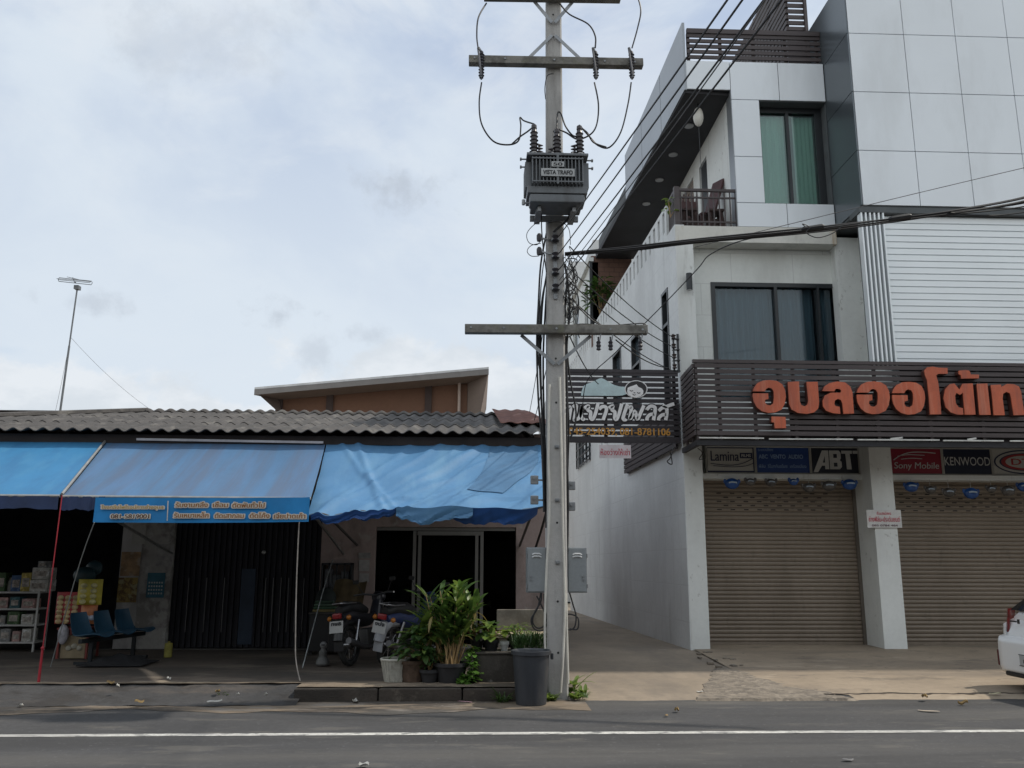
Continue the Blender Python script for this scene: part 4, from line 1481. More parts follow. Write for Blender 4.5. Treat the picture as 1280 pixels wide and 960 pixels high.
mb = MB()
for row in range(3):
    mb.sheet(roof_fn(row), 460, 2, (0, 0, -0.012))
rf = mb.build('roof', M_TILE, HL, smooth=60)
mb = MB()
mb.sheet(lambda u, v: (XL + (XR - XL) * u, RY + 4.2 * v, RZ + 0.02 - 1.0 * v), 2, 1, (0, 0, -0.02))
mb.sheet(lambda u, v: (-6.55 - 4.85 * v, RY + (0.0 + 4.2 * v) * u - 4.46 * v * (1 - u), RZ - 0.02 - 0.98 * v), 2, 2, (0, 0, -0.02))
mb.build('roof_back', M_TILE, HL)
mb = MB(); mb.tube([(-6.5, RY, RZ + 0.02), (-9.0, RY - 2.3, RZ - 0.53), (-11.3, RY - 4.37, RZ - 1.02)], 0.075, 8)
mb.build('hip_cap', M_TILE, rf)
mb = MB()
def ridge(u, v):
    x = -6.5 + 7.6 * u
    a = math.pi * v
    return (x, RY - 0.14 * math.cos(a), RZ - 0.01 + 0.07 * math.sin(a) + 0.022 * math.sin(2 * math.pi * x / 0.218))
mb.grid(ridge, 280, 6); mb.build('ridge_cap', M_TILE, rf, smooth=60)
mb = MB()
mb.box(-11.6, 1.2, 13.14, 13.18, 3.37, 3.50); mb.box(-11.6, 1.2, 13.6, 13.66, 3.40, 3.52)
for i in range(13):
    x = -11.2 + i * 1.0
    mb.bar((x, 13.16, 3.47), (x, 15.3, 3.98), 0.05, 0.09)
mb.build('eave_timber', M_TIMBER, HL)
mb = MB(); mb.bar((-5.15, 13.12, 3.425), (-2.35, 13.12, 3.40), 0.02, 0.035); mb.build('pale_batten', mat('pale_batten', (0.5, 0.48, 0.5), 0.7), HL)
mb = MB(); mb.box(-11.8, 1.1, 14.3, 14.34, 3.32, 3.36); mb.box(-11.9, 1.15, 13.2, 15.2, 3.50, 3.515)
mb.build('eave_ceiling', M_TIMBER, HL)
# rusty sheet laid over the right end of the roof
t = thing('rusty_sheet', 'rusty red brown metal sheet lying on the right end of the grey roof', 'metal sheet', (0.6, 15.5, 4.2))
M_RUST = mat('rust', (0.17, 0.07, 0.05), 0.9, var=0.25, scale=3, fine=0.15, dirt=[((0.30, 0.22, 0.19), 0.60, 0.70, 3, 0.8, (1, 1, 1)), ((0.08, 0.035, 0.03), 0.5, 0.65, 4, 0.6, (1, 1, 1))])
def rz_(y):
    return EZ + (RZ - EZ) * (y - EY) / (RY - EY)
mb = MB()
def rust(u, v):
    y = 14.25 + 2.75 * v
    xa = 0.38 - 0.10 * v
    xb = 1.28 - 0.35 * v
    x = xa + (xb - xa) * u
    return (x, y, rz_(y) + 0.075 + 0.05 * v + 0.012 * math.sin(x * 26) + 0.03 * (u - 0.5) ** 2)
mb.sheet(rust, 30, 8, (0, 0, -0.006)); mb.build('sheet', M_RUST, t)

# posters and fittings on the pillars
def poster(x0, x1, z0, z1, y, label, m):
    mb = MB(); mb.box(x0, x1, y - 0.006, y, z0, z1)
    return tag(mb.build('poster', m, None, origin=((x0 + x1) / 2, y, z0)), label, 'poster')
def wz(py, x=190, y=15.2):
    return at(x, py, y).z
def wx(px, py=730, y=15.2):
    return at(px, py, y).x
mb = MB()
M_POST = mat('yellow_poster', (0.33, 0.24, 0.07), 0.7, var=0.4, scale=9, dirt=[((0.12, 0.06, 0.03), 0.5, 0.6, 7, 0.8, (1, 1, 1)), ((0.40, 0.36, 0.2), 0.56, 0.64, 8, 0.8, (1, 1, 1))])
poster(wx(148), wx(172), wz(753), wz(722), 15.195, 'yellow poster with dark pictures, lower one on the pale pillar', M_POST)
poster(wx(149), wx(173), wz(720), wz(690), 15.195, 'faded orange poster above the yellow one on the pale pillar', mat('orange_poster', (0.34, 0.22, 0.12), 0.7, var=0.35, scale=7, dirt=[((0.42, 0.36, 0.28), 0.55, 0.65, 5, 0.7, (1, 1, 1))]))
poster(wx(160), wx(177), wz(680), wz(656), 15.195, 'plain pale grey notice at the top of the pale pillar', mat('grey_notice', (0.40, 0.39, 0.36), 0.7))
cal = poster(wx(184), wx(206), wz(747), wz(716), 15.195, 'blue calendar sheet with rows of white dots on the peeling pillar', mat('blue_calendar', (0.04, 0.15, 0.21), 0.6, var=0.2, scale=5))
mb = MB()
cx0, cx1, cz0, cz1 = wx(185.5), wx(204.5), wz(744), wz(726)
for i in range(6):
    for j in range(4):
        x, z = cx0 + (cx1 - cx0) * (i + 0.5) / 6, cz0 + (cz1 - cz0) * (j + 0.5) / 4
        mb.box(x - 0.012, x + 0.012, 15.184, 15.187, z - 0.014, z + 0.014)
mb.build('dates', mat('calendar_white', (0.45, 0.5, 0.5), 0.6), cal)
poster(wx(193), wx(214), wz(708), wz(680), 15.195, 'grey photocopied sheet above the blue calendar', mat('grey_sheet', (0.34, 0.33, 0.32), 0.8, var=0.25, scale=12))
poster(wx(449), wx(461), wz(727), wz(716), 15.195, 'small white paper pasted low on the pink wall', mat('white_paper', (0.5, 0.48, 0.46), 0.8, var=0.12, scale=20))
poster(wx(448), wx(461), wz(713), wz(699), 15.195, 'white paper with faint lines on the pink wall', MATS['white_paper'])
poster(wx(447), wx(462), wz(697), wz(690), 15.195, 'narrow grey paper, uppermost on the pink wall', MATS['grey_sheet'])
t = thing('wall_rack', 'black wire rack with grey boxes hung on the wall right of the folding gate', 'rack', (wx(423), 15.1, wz(740)))
x0, x1, z0, z1 = wx(404), wx(442), wz(741), wz(703)
mb = MB()
for a in ((x0, x1, z1 - 0.03, z1), (x0, x1, z0, z0 + 0.03), (x0, x0 + 0.03, z0, z1), (x1 - 0.03, x1, z0, z1)):
    mb.box(a[0], a[1], 14.95, 15.19, a[2], a[3])
for i in range(1, 4):
    x = x0 + (x1 - x0) * i / 4
    mb.box(x - 0.012, x + 0.012, 14.95, 14.97, z0, z1)
mb.build('frame', M_DKFRAME, t)
mb = MB()
for i, h in enumerate((0.8, 0.6, 0.72)):
    x = x0 + 0.05 + (x1 - x0 - 0.1) * i / 3
    mb.box(x, x + 0.13, 15.0, 15.15, z0 + 0.031, z0 + (z1 - z0) * h)
mb.build('boxes', mat('grey_box', (0.22, 0.22, 0.23), 0.7, var=0.3, scale=8), t)

# ================================================================== blue awnings
M_TARP1 = mat('bright_blue_tarp', (0.035, 0.185, 0.37), 0.6, var=0.07, scale=1.2, fine=0.03, dirt=[((0.03, 0.14, 0.30), 0.5, 0.72, 2.2, 0.6, (1, 0.3, 0.3)), ((0.06, 0.22, 0.38), 0.54, 0.7, 5, 0.4, (1, 0.3, 0.3))])
M_TARP2 = mat('faded_blue_tarp', (0.070, 0.158, 0.285), 0.65, var=0.06, scale=0.8, fine=0.03,
              dirt=[((0.085, 0.12, 0.19), 0.42, 0.72, 2.0, 0.75, (1.6, 0.12, 0.12)), ((0.075, 0.19, 0.37), 0.5, 0.8, 2.6, 0.6, (1.2, 0.12, 0.12))])
M_TARP3 = mat('pale_blue_tarp', (0.080, 0.21, 0.385), 0.6, var=0.06, scale=1.4, fine=0.03, bump=0.12, bscale=9, dirt=[((0.07, 0.20, 0.38), 0.44, 0.8, 1.3, 0.6, (1, 0.4, 0.4)), ((0.16, 0.32, 0.47), 0.5, 0.85, 2.2, 0.5, (1, 0.3, 0.3))])
M_NAVY = mat('navy_tarp', (0.025, 0.045, 0.115), 0.7, var=0.2, scale=3)
M_ROYAL = mat('royal_blue_tarp', (0.014, 0.075, 0.27), 0.6, var=0.2, scale=3)
M_PIPE = mat('galvanised_pipe', (0.32, 0.32, 0.31), 0.5, metal=0.5, var=0.15, scale=8)
YT, YB = 13.22, 11.36


def awn(xtl, xtr, xbl, xbr, zt, zbl, zbr, wr):
    def f(u, v):
        xt, xb = xtl + (xtr - xtl) * u, xbl + (xbr - xbl) * u
        zb = zbl + (zbr - zbl) * u
        x = xt + (xb - xt) * v
        y = YT + (YB - YT) * v
        z = zt + (zb - zt) * v - 0.05 * math.sin(math.pi * v) * wr - 0.025 * math.sin(math.pi * u * 2) ** 2 * math.sin(math.pi * v)
        z += wr * 0.012 * (math.sin(x * 7 + v * 5) * math.sin(math.pi * v) + 0.6 * math.sin(x * 13 - v * 9 + 1) * v)
        return (x, y, z)
    return f


A1 = thing('awning', 'bright blue cloth awning over the grocery shelves', 'awning', (-8, 12.3, 2.3))
mb = MB(); mb.sheet(awn(-11.5, -5.66, -11.5, -5.36, 3.42, 2.44, 2.45, 0.5), 90, 16, (0, 0, -0.006)); mb.build('canvas', M_TARP1, A1)
mb = MB()
mb.sheet(lambda u, v: (-11.5 + 6.13 * u, YB - 0.02 + 0.02 * noise1(u * 40), 2.43 - v * (0.16 + 0.02 * noise1(u * 25))), 90, 4, (0, 0.005, 0))
mb.build('valance', M_NAVY, A1)
mb = MB(); mb.tube([(-11.5, YB, 2.43), (-5.36, YB, 2.435)], 0.02); mb.tube([(-5.64, YT, 3.43), (-5.34, YB, 2.46)], 0.018); mb.build('frame', M_PIPE, A1)
A2 = thing('awning', 'faded streaky blue awning in the middle over the folding gate', 'awning', (-3.8, 12.3, 2.3))
mb = MB(); mb.sheet(awn(-5.62, -2.33, -5.33, -2.16, 3.41, 2.44, 2.43, 0.4), 70, 16, (0, 0, -0.006)); mb.build('canvas', M_TARP2, A2)
mb = MB()
mb.sheet(lambda u, v: (-5.33 + 0.55 * u, YB - 0.02 + 0.02 * noise1(u * 9), 2.43 - v * (0.17 + 0.02 * noise1(u * 6))), 20, 4, (0, 0.005, 0))
mb.build('valance', M_NAVY, A2)
mb = MB(); mb.tube([(-5.33, YB, 2.43), (-2.16, YB, 2.42)], 0.02)
for x in (-5.2, -2.3):
    mb.bar((x, 11.5, 2.42), (x + 0.02, 15.18, 1.75), 0.03, 0.03)
mb.build('frame', M_PIPE, A2)
A3 = thing('awning', 'pale blue crumpled tarpaulin awning with torn hem over the glass door', 'awning', (-0.7, 12.3, 2.2))


def a3(u, v):
    xt, xb = -2.31 + 3.29 * u, -2.20 + 3.08 * u
    x = xt + (xb - xt) * v
    zb = 2.19 + 0.11 * min(1, u * 2.2) + 0.03 * u
    y = YT + (YB - YT) * v
    z = 3.42 + (zb - 3.42) * v - 0.07 * math.sin(math.pi * v)
    s = math.sin(math.pi * min(1, v * 1.2)) ** 0.5 if v < 0.83 else 1
    z += s * 0.022 * (math.sin(9 * (u * 1.3 + v * 0.9)) + 0.8 * math.sin(17 * (u * 0.8 - v * 0.55) + 1.2) + 0.5 * math.sin(31 * (u + v * 0.8) + 2))
    # taut folds running down from the upper right and from the left corner
    for k, (a, b, w, d) in enumerate(((0.75, -0.55, 0.022, 0.034), (0.55, -0.5, 0.018, 0.028), (0.90, -0.62, 0.018, 0.03), (0.14, 0.18, 0.016, 0.034), (0.40, -0.36, 0.022, 0.026), (0.66, -0.5, 0.014, 0.02), (1.02, -0.6, 0.016, 0.026), (0.06, 0.32, 0.014, 0.026), (0.84, -0.58, 0.012, 0.018))):
        q = (u - (a + b * v)) / w
        z += d * math.exp(-q * q)
    return (x, y, z)


mb = MB(); mb.sheet(a3, 110, 60, (0, 0, -0.006)); cv = mb.build('canvas', M_TARP3, A3)
mb = MB()
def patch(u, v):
    # cast shadow put on the cloth as a darker sheet near the upper right corner
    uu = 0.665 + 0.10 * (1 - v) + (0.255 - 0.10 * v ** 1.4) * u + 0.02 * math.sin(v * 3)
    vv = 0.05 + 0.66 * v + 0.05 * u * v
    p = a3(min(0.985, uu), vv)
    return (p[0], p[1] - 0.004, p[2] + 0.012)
mb.sheet(patch, 24, 30, (0, 0, -0.005)); mb.build('patch', mat('tarp_shadow', (0.065, 0.165, 0.30), 0.7, var=0.08), A3)
mb = MB()
def hem(x0, x1, l0, nm, m, seed, flare=0.05):
    mb = MB()
    def f(u, v):
        x = x0 + (x1 - x0) * u
        uu = (x + 2.20) / 3.08
        p = a3(min(1, max(0, uu)), 1.0)
        ln = l0 * (0.35 + 0.65 * math.sin(math.pi * min(1, max(0, 0.08 + u * 0.9))) ** 0.6) * (1 + 0.16 * noise1(x * 4.2, seed))
        return (x, p[1] - 0.02 + flare * v + 0.03 * noise1(x * 4 + v * 2, seed) * v, p[2] - 0.004 - ln * v)
    mb.sheet(f, 50, 8, (0, 0.006, 0))
    mb.build(nm, m, A3)
hem(-2.15, -0.95, 0.11, 'hem', M_ROYAL, 1)
hem(-1.05, -0.05, 0.20, 'torn_flap', M_TARP3, 2, 0.02)
hem(-0.45, 0.80, 0.21, 'hem', M_ROYAL, 3, 0.12)
mb = MB(); mb.tube([Vector(a3(u / 20, 1.0)) + Vector((0, 0.02, -0.01)) for u in range(21)], 0.016); mb.build('frame', mat('dark_pipe', (0.08, 0.075, 0.07), 0.6), A3)
mb = MB()
for x in (-2.05, 0.75):
    mb.bar((x, 11.5, 2.3), (x, 15.18, 1.9), 0.03, 0.03)
mb.build('stay', MATS['dark_pipe'], A3)

# banner with lettering
BN = thing('banner', 'long bright blue banner with orange white outlined lettering hung along the awning edge', 'banner', (-3.5, 11.28, 2.1))
bx0, bx1, bz0, bz1, by = -4.88, -2.16, 2.10, 2.415, 11.28
mb = MB()
def ban(u, v):
    sag = 0.02 * math.sin(math.pi * u)
    return (bx0 + 0.02 * (1 - v) * 0 + (bx1 - bx0) * u, by + 0.008 * math.sin(u * 19 + v * 2) + 0.006 * math.sin(u * 47) * v, bz0 + 0.02 * u - sag * 0.5 + (bz1 - bz0) * v)
mb.sheet(ban, 80, 6, (0, 0.004, 0))
mb.build('cloth', mat('banner_blue', (0.008, 0.205, 0.50), 0.55, var=0.12, scale=2.5, fine=0.02), BN)
M_BO = mat('banner_orange', (0.30, 0.12, 0.03), 0.6); M_BW = mat('banner_outline', (0.62, 0.56, 0.47), 0.6); M_BBR = mat('banner_brown', (0.12, 0.065, 0.045), 0.6)
def btext(text, px0, px1, pybase, h, fill, fat_o, yoff=0.0):
    a, b = at(px0, pybase, by - 0.022), at(px1, pybase, by - 0.022)
    c = (a + b) / 2
    mb = MB(); lettering(mb, text, c, b - a, (0, 0, 1), h, (b - a).length, fat=fat_o, rows=30); mb.build('lettering_outline', M_BW, BN)
    mb = MB(); lettering(mb, text, c + Vector((0, -0.003, 0)), b - a, (0, 0, 1), h, (b - a).length * 0.97, fat=0.03, rows=30); mb.build('lettering', fill, BN)
btext('รับงานกลึง', 219, 260, 634, 0.06, M_BO, 0.16)
btext('เชื่อม', 266, 285, 634, 0.06, M_BO, 0.16)
btext('ตัดพับทั่วไป', 290, 331, 634.5, 0.06, M_BO, 0.16)
btext('รับเหมาเหล็ก', 217, 261, 647, 0.06, M_BO, 0.16)
btext('ตัดเสากลม', 268, 305, 647.5, 0.06, M_BO, 0.16)
btext('ดัดโค้ง', 312, 337, 647.5, 0.06, M_BO, 0.16)
btext('เจียปาดเก้า', 342, 382, 648, 0.06, M_BO, 0.16)
btext('โรงกลึงไพโรจน์การช่างอุบล', 126, 205, 636, 0.042, mat('banner_gold', (0.42, 0.27, 0.08), 0.6), 0.16)
btext('081-5819001', 138, 187, 648, 0.055, M_BBR, 0.12)
p, q_ = at(210, 626, by - 0.02), at(209, 651, by - 0.02)
mb = MB(); mb.bar(p, q_, 0.006, 0.01); mb.build('divider', M_BW, BN)

# ropes and posts
def rope(name, label, pts, r, m, cat='rope', seg=6, group=None):
    P = smooth_path(pts, 5)
    mb = MB(); mb.tube(P, r, seg)
    return tag(mb.build(name, m, None, origin=P[-1]), label, cat, group)
M_ROPE = mat('pale_cord', (0.42, 0.38, 0.34), 0.8, var=0.2, scale=14)
M_ROPEG = mat('grey_cord', (0.30, 0.32, 0.32), 0.8, var=0.2, scale=14)
t = thing('awning_post', 'thin red painted pole holding up the bright blue awning', 'post', (-5.30, 11.2, 0.16))
mb = MB(); mb.cyl((-5.30, 11.2, 0.16), (-5.31, 11.3, 2.44), 0.008, 0.007, 8); mb.build('pole', mat('red_paint', (0.34, 0.018, 0.03), 0.5, var=0.15, scale=8), t)
mb = MB()
mb.cyl((-5.30, 11.2, 0.16), (-5.30, 11.21, 0.56), 0.018, 0.015, 8); mb.ball((-5.30, 11.21, 0.57), 0.022)
mb.build('sleeve', MATS['red_paint'], t)
rope('rope', 'thin grey stay rope slanting from the banner down beside the grocery shelves', [at(118, 653, 11.3), at(98, 710, 11.9), at(62, 838, 12.9)], 0.007, M_ROPEG)
rope('rope', 'pale cord hanging from the right end of the blue banner to the pavement', [at(374, 650, 11.35), at(371, 720, 11.4), at(369.5, 790, 11.42), at(370, 825, 11.43), at(375, 851, 11.4)], 0.008, M_ROPE)
rope('rope', 'grey guy rope slanting across the dark wall rack', [at(416, 700, 14.9), at(404, 738, 13.6), at(378, 835, 12.4)], 0.008, M_ROPEG)

# ================================================================== grocery shelf and goods
FL = 0.178
SH = thing('shelf_rack', 'white metal shelf rack of groceries at the dark left shop front', 'shelf', (-7.9, 15.1, FL))
SHZ = (0.34, 0.61, 0.865, 1.13)
mb = MB()
for z in SHZ:
    mb.box(-9.2, -7.14, 14.78, 15.18, z - 0.03, z, 0.004)
mb.build('shelf', mat('shelf_white', (0.62, 0.62, 0.60), 0.5, var=0.08), SH)
mb = MB()
for x in (-9.2, -7.16):
    for y in (14.79, 15.16):
        mb.box(x - 0.0, x + 0.03, y - 0.012, y + 0.012, FL, 1.25 if y > 15 else 1.14)
mb.build('upright', MATS['shelf_white'], SH)
mb = MB(); mb.box(-9.2, -7.13, 15.182, 15.19, 0.3, 1.16); mb.build('back_panel', mat('shelf_back', (0.12, 0.12, 0.12), 0.7), SH)
rr = random.Random(11)
COLS = {'white': (0.55, 0.54, 0.50), 'pale pink': (0.46, 0.29, 0.27), 'red': (0.30, 0.05, 0.04), 'blue': (0.05, 0.11, 0.24), 'yellow': (0.42, 0.33, 0.07),
        'green': (0.06, 0.12, 0.045), 'grey': (0.26, 0.26, 0.26), 'brown': (0.12, 0.08, 0.05), 'teal': (0.04, 0.12, 0.14)}
ROWN = ('bottom', 'third', 'second', 'top')
def good(x, z, w, h, d, colour, label, form='box'):
    m = mat('packet_' + colour.replace(' ', '_'), COLS[colour], 0.55, var=0.3, scale=10, dirt=[(tuple(min(1, c * 2 + 0.1) for c in COLS[colour]), 0.56, 0.62, 14, 0.6, (1, 1, 1))])
    y = 14.80 + d / 2
    t = thing('grocery_packet' if form == 'box' else 'grocery_jar', label, 'packet' if form == 'box' else 'jar', (x, y, z), 'groceries on the white shelf rack')
    mb = MB()
    if form == 'box':
        mb.box(x - w / 2, x + w / 2, y - d / 2, y + d / 2, z, z + h, 0.008)
        mb.build('carton', m, t)
        mb = MB(); mb.box(x - w * 0.36, x + w * 0.36, y - d / 2 - 0.003, y - d / 2 - 0.001, z + h * 0.25, z + h * 0.72); mb.build('printed_front', mat('packet_print', (0.42, 0.38, 0.34), 0.6, var=0.5, scale=22), t)
    else:
        r = w / 2
        mb.lathe([(r * 0.9, z), (r, z + 0.015), (r, z + h * 0.7), (r * 0.62, z + h * 0.82), (r * 0.62, z + h * 0.86)], (x, y, 0), 12); mb.build('bottle', m, t)
        mb = MB(); mb.lathe([(r * 0.66, z + h * 0.86), (r * 0.66, z + h)], (x, y, 0), 12); mb.build('cap', mat('packet_print', (0.42, 0.38, 0.34), 0.6), t)
ORD = ('first', 'second', 'third', 'fourth', 'fifth', 'sixth', 'seventh', 'eighth')
rows = [[(0.16, 0.20, 'white', 'box'), (0.13, 0.16, 'pale pink', 'box'), (0.18, 0.2, 'grey', 'box'), (0.2, 0.17, 'brown', 'box'), (0.15, 0.2, 'white', 'box'), (0.15, 0.19, 'blue', 'box'), (0.16, 0.18, 'red', 'box')],
        [(0.2, 0.16, 'white', 'box'), (0.2, 0.2, 'green', 'box'), (0.16, 0.14, 'grey', 'box'), (0.2, 0.17, 'white', 'box'), (0.14, 0.18, 'red', 'box'), (0.16, 0.16, 'pale pink', 'box'), (0.15, 0.17, 'yellow', 'jar')],
        [(0.22, 0.15, 'pale pink', 'box'), (0.17, 0.18, 'teal', 'box'), (0.2, 0.17, 'pale pink', 'box'), (0.12, 0.18, 'red', 'box'), (0.14, 0.15, 'white', 'box'), (0.15, 0.18, 'yellow', 'box'), (0.14, 0.17, 'brown', 'jar')]]
for ri, row in enumerate(rows):
    x = -7.2
    for k, (w, h, c, form) in enumerate(row):
        good(x - w / 2, SHZ[ri], w * 0.94, h, 0.22, c, '%s %s on the %s shelf of the white rack, %s from its right end' % (c, 'packet' if form == 'box' else 'jar', ROWN[ri], ORD[k]), form)
        x -= w + 0.02
def px_x(px):
    return at(px, 720, 14.85).x
good(px_x(51), SHZ[3], 0.30, 0.19, 0.3, 'white', 'lower white carton stacked at the right end of the top shelf')
good(px_x(52), SHZ[3] + 0.194, 0.27, 0.19, 0.28, 'white', 'upper white carton stacked at the right end of the top shelf')
good(px_x(53), SHZ[3] + 0.388, 0.14, 0.10, 0.2, 'grey', 'small grey carton crowning the two white cartons on the top shelf')
good(px_x(35), SHZ[3], 0.16, 0.30, 0.2, 'yellow', 'tall yellow packet on the top shelf beside the white cartons')
good(px_x(23), SHZ[3], 0.16, 0.26, 0.2, 'blue', 'blue packet on the top shelf left of the tall yellow one')
good(px_x(13), SHZ[3], 0.10, 0.22, 0.2, 'white', 'slim white jar on the top shelf left of the blue packet', 'jar')
good(px_x(4), SHZ[3], 0.14, 0.30, 0.2, 'green', 'dark green packet on the top shelf at the frame edge')

# hanging snack packs and the stand below
def pillow(c, w, h, d, mb):
    mb.sheet(lambda u, v: (c[0] + w * (u - 0.5), c[1] - d * (math.sin(math.pi * u) * math.sin(math.pi * v)) ** 0.6, c[2] + h * (v - 0.5)), 8, 10, (0, 0.01, 0))
t = thing('snack_stand', 'low red legged stand with a cardboard box front under the hanging snack packs', 'stand', (-6.2, 13.9, FL))
p0, p1 = at(80, 780, 13.9), at(112, 816, 13.9)
mb = MB(); mb.box(p0.x - 0.03, p1.x + 0.02, 13.75, 14.2, 0.60, 0.63); mb.build('top', mat('red_shelf', (0.28, 0.06, 0.05), 0.6), t)
for x in (p0.x, p1.x):
    for y in (13.78, 14.17):
        mb = MB(); mb.box(x - 0.015, x + 0.015, y - 0.015, y + 0.015, FL, 0.60); mb.build('leg', MATS['red_shelf'], t)
t = thing('carton', 'brown cardboard carton with pale packets under the snack stand top', 'carton', (-6.2, 13.95, FL))
mb = MB(); mb.box(p0.x + 0.02, p1.x - 0.04, 13.82, 14.12, FL, 0.50, 0.01); mb.build('box', mat('cardboard', (0.42, 0.34, 0.22), 0.85, var=0.15), t)
mb = MB()
for i in range(3):
    mb.ball(((p0.x + p1.x) / 2 - 0.07 + i * 0.08, 13.81, 0.33 + 0.03 * (i % 2)), 0.045, (1, 0.4, 0.9), 8, 6)
mb.build('packets', mat('pale_packet', (0.5, 0.47, 0.38), 0.5), t)
t = thing('plastic_bag', 'crumpled pale plastic bag hanging at the left of the snack stand', 'bag', tuple(at(78, 800, 13.72)))
mb = MB(); c = at(79, 793, 13.72); mb.ball(c, 0.10, (0.8, 0.6, 1.5), 10, 8); mb.build('bag', mat('bag_plastic', (0.42, 0.41, 0.45), 0.4, var=0.4, scale=14), t)
def snack(px0, py0, px1, py1, y, label, col, pat, n=4, cols=2):
    a, b = at(px0, py0, y), at(px1, py1, y)
    t = thing('snack_pack', label, 'snack pack', ((a.x + b.x) / 2, y, b.z), 'snack packs hung by the shop front')
    mb = MB(); pillow(((a.x + b.x) / 2, y, (a.z + b.z) / 2), b.x - a.x, a.z - b.z, 0.05, mb); mb.build('card', mat('snack_' + label.split()[0], col, 0.45, var=0.2, scale=6), t)
    mb = MB()
    for i in range(n):
        for j in range(cols):
            x = a.x + (b.x - a.x) * (j + 0.7) / (cols + 0.4); z = b.z + (a.z - b.z) * (i + 0.6) / (n + 0.8)
            mb.ball((x, y - 0.05, z), 0.05, (1, 0.4, 0.75), 8, 6)
    mb.build('packets', mat('snackp_' + label.split()[0], pat, 0.4, var=0.4, scale=12), t)
snack(72, 740, 100, 780, 13.7, 'red sheet of small pale snack packets hanging beside the shelf rack', (0.42, 0.055, 0.06), (0.50, 0.38, 0.2), 6, 3)
snack(99, 724, 126, 756, 13.6, 'yellow bag of crisps hanging topmost by the bench', (0.50, 0.42, 0.05), (0.50, 0.46, 0.22), 4, 2)
snack(102, 756, 120, 780, 13.62, 'orange striped packets hanging under the yellow crisps bag', (0.55, 0.19, 0.07), (0.4, 0.45, 0.55), 1, 3)
t = thing('plastic_bag', 'dark teal plastic bag bunched behind the yellow crisps bag', 'bag', tuple(at(104, 722, 13.9)))
mb = MB(); mb.ball(at(106, 719, 13.9), 0.16, (1.1, 0.6, 0.8), 10, 8); mb.ball(at(118, 710, 14.0), 0.13, (1, 0.6, 0.9), 10, 8); mb.build('bag', mat('teal_plastic', (0.018, 0.05, 0.062), 0.45, var=0.3, scale=9), t)

# three-seat bench
BX, BY, BA = -5.36, 13.45, R(-13)
BE = thing('bench', 'row of three blue moulded plastic seats on a dark beam', 'bench', (BX, BY, FL))
M_SEAT = mat('blue_plastic', (0.03, 0.09, 0.15), 0.4, var=0.12, scale=5)
RB = Matrix.Rotation(BA, 4, 'Z')
def bl(p):
    return Vector((BX, BY, FL)) + (RB @ Vector(p))
# local frame: sitters face +x, the row runs along +y
SP = [(0.26, 0.395), (0.20, 0.415), (0.10, 0.405), (0.0, 0.39), (-0.10, 0.385), (-0.17, 0.42), (-0.215, 0.52), (-0.25, 0.62), (-0.27, 0.69), (-0.272, 0.715)]
for i in range(3):
    yc = (i - 1) * 0.50
    def sf_(u, v, yc=yc):
        k = v * (len(SP) - 1); a = int(min(k, len(SP) - 2)); f = k - a
        x = SP[a][0] * (1 - f) + SP[a + 1][0] * f; z = SP[a][1] * (1 - f) + SP[a + 1][1] * f
        w = 0.215 - 0.05 * max(0, (v - 0.6)) / 0.4 - 0.05 * max(0, (0.12 - v)) / 0.12
        s = (u - 0.5) * 2
        return bl((x + 0.04 * s * s * (1 if v > 0.5 else 0), yc + w * s, z + 0.035 * s * s * (1 if v <= 0.55 else 0.2)))
    mb = MB(); mb.sheet(sf_, 12, 24, (0, 0, -0.012)); mb.build('seat', M_SEAT, BE)
mb = MB(); mb.bar(bl((0.02, -0.75, 0.34)), bl((0.02, 0.75, 0.34)), 0.06, 0.06, 0.005); mb.build('beam', M_DKFRAME, BE)
for yy in (-0.5, 0.5):
    mb = MB(); mb.bar(bl((0.02, yy, 0.0)), bl((0.02, yy, 0.33)), 0.05, 0.05); mb.bar(bl((-0.22, yy, 0.02)), bl((0.26, yy, 0.02)), 0.05, 0.04); mb.build('leg', M_DKFRAME, BE)
mb = MB(); mb.lathe([(0.055, 0), (0.06, 0.01), (0.06, 0.2), (0.05, 0.21), (0.02, 0.215), (0.02, 0.235)], (-4.72, 14.0, FL), 14); solo('oil_can', 'small yellow tin standing at the foot of the folding gate', 'can', mb, mat('yellow_tin', (0.30, 0.27, 0.06), 0.5, var=0.2, scale=9), (-4.72, 14.0, FL))
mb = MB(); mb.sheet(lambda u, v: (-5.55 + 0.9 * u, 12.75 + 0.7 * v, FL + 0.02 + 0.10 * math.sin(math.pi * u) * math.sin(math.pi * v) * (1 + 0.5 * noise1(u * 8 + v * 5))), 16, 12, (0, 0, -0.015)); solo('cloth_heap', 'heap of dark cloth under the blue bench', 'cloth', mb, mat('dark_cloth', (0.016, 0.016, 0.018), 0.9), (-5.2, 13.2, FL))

# cabinet, folded cloth, sack and figurine beside the gate
t = thing('cabinet', 'black low cabinet beside the folding gate with green cloths on top', 'cabinet', (-2.35, 14.6, FL))
cx0, cx1 = at(386, 790, 14.3).x, at(436, 790, 14.3).x
mb = MB(); mb.box(cx0, cx1, 14.3, 14.9, FL + 0.05, 0.80, 0.01); mb.build('body', mat('black_laminate', (0.02, 0.02, 0.022), 0.5), t)
mb = MB(); mb.box(cx0 - 0.02, cx1 + 0.02, 14.27, 14.92, 0.80, 0.83, 0.005); mb.build('top', mat('dark_top', (0.06, 0.055, 0.05), 0.5), t)
for x in (cx0 + 0.03, cx1 - 0.03):
    mb = MB(); mb.box(x - 0.025, x + 0.025, 14.33, 14.38, FL, FL + 0.05); mb.build('foot', MATS['black_laminate'], t)
mb = MB(); mb.box((cx0 + cx1) / 2 - 0.006, (cx0 + cx1) / 2 + 0.006, 14.292, 14.299, FL + 0.07, 0.78); mb.build('door_gap', MATS['dark_top'], t)
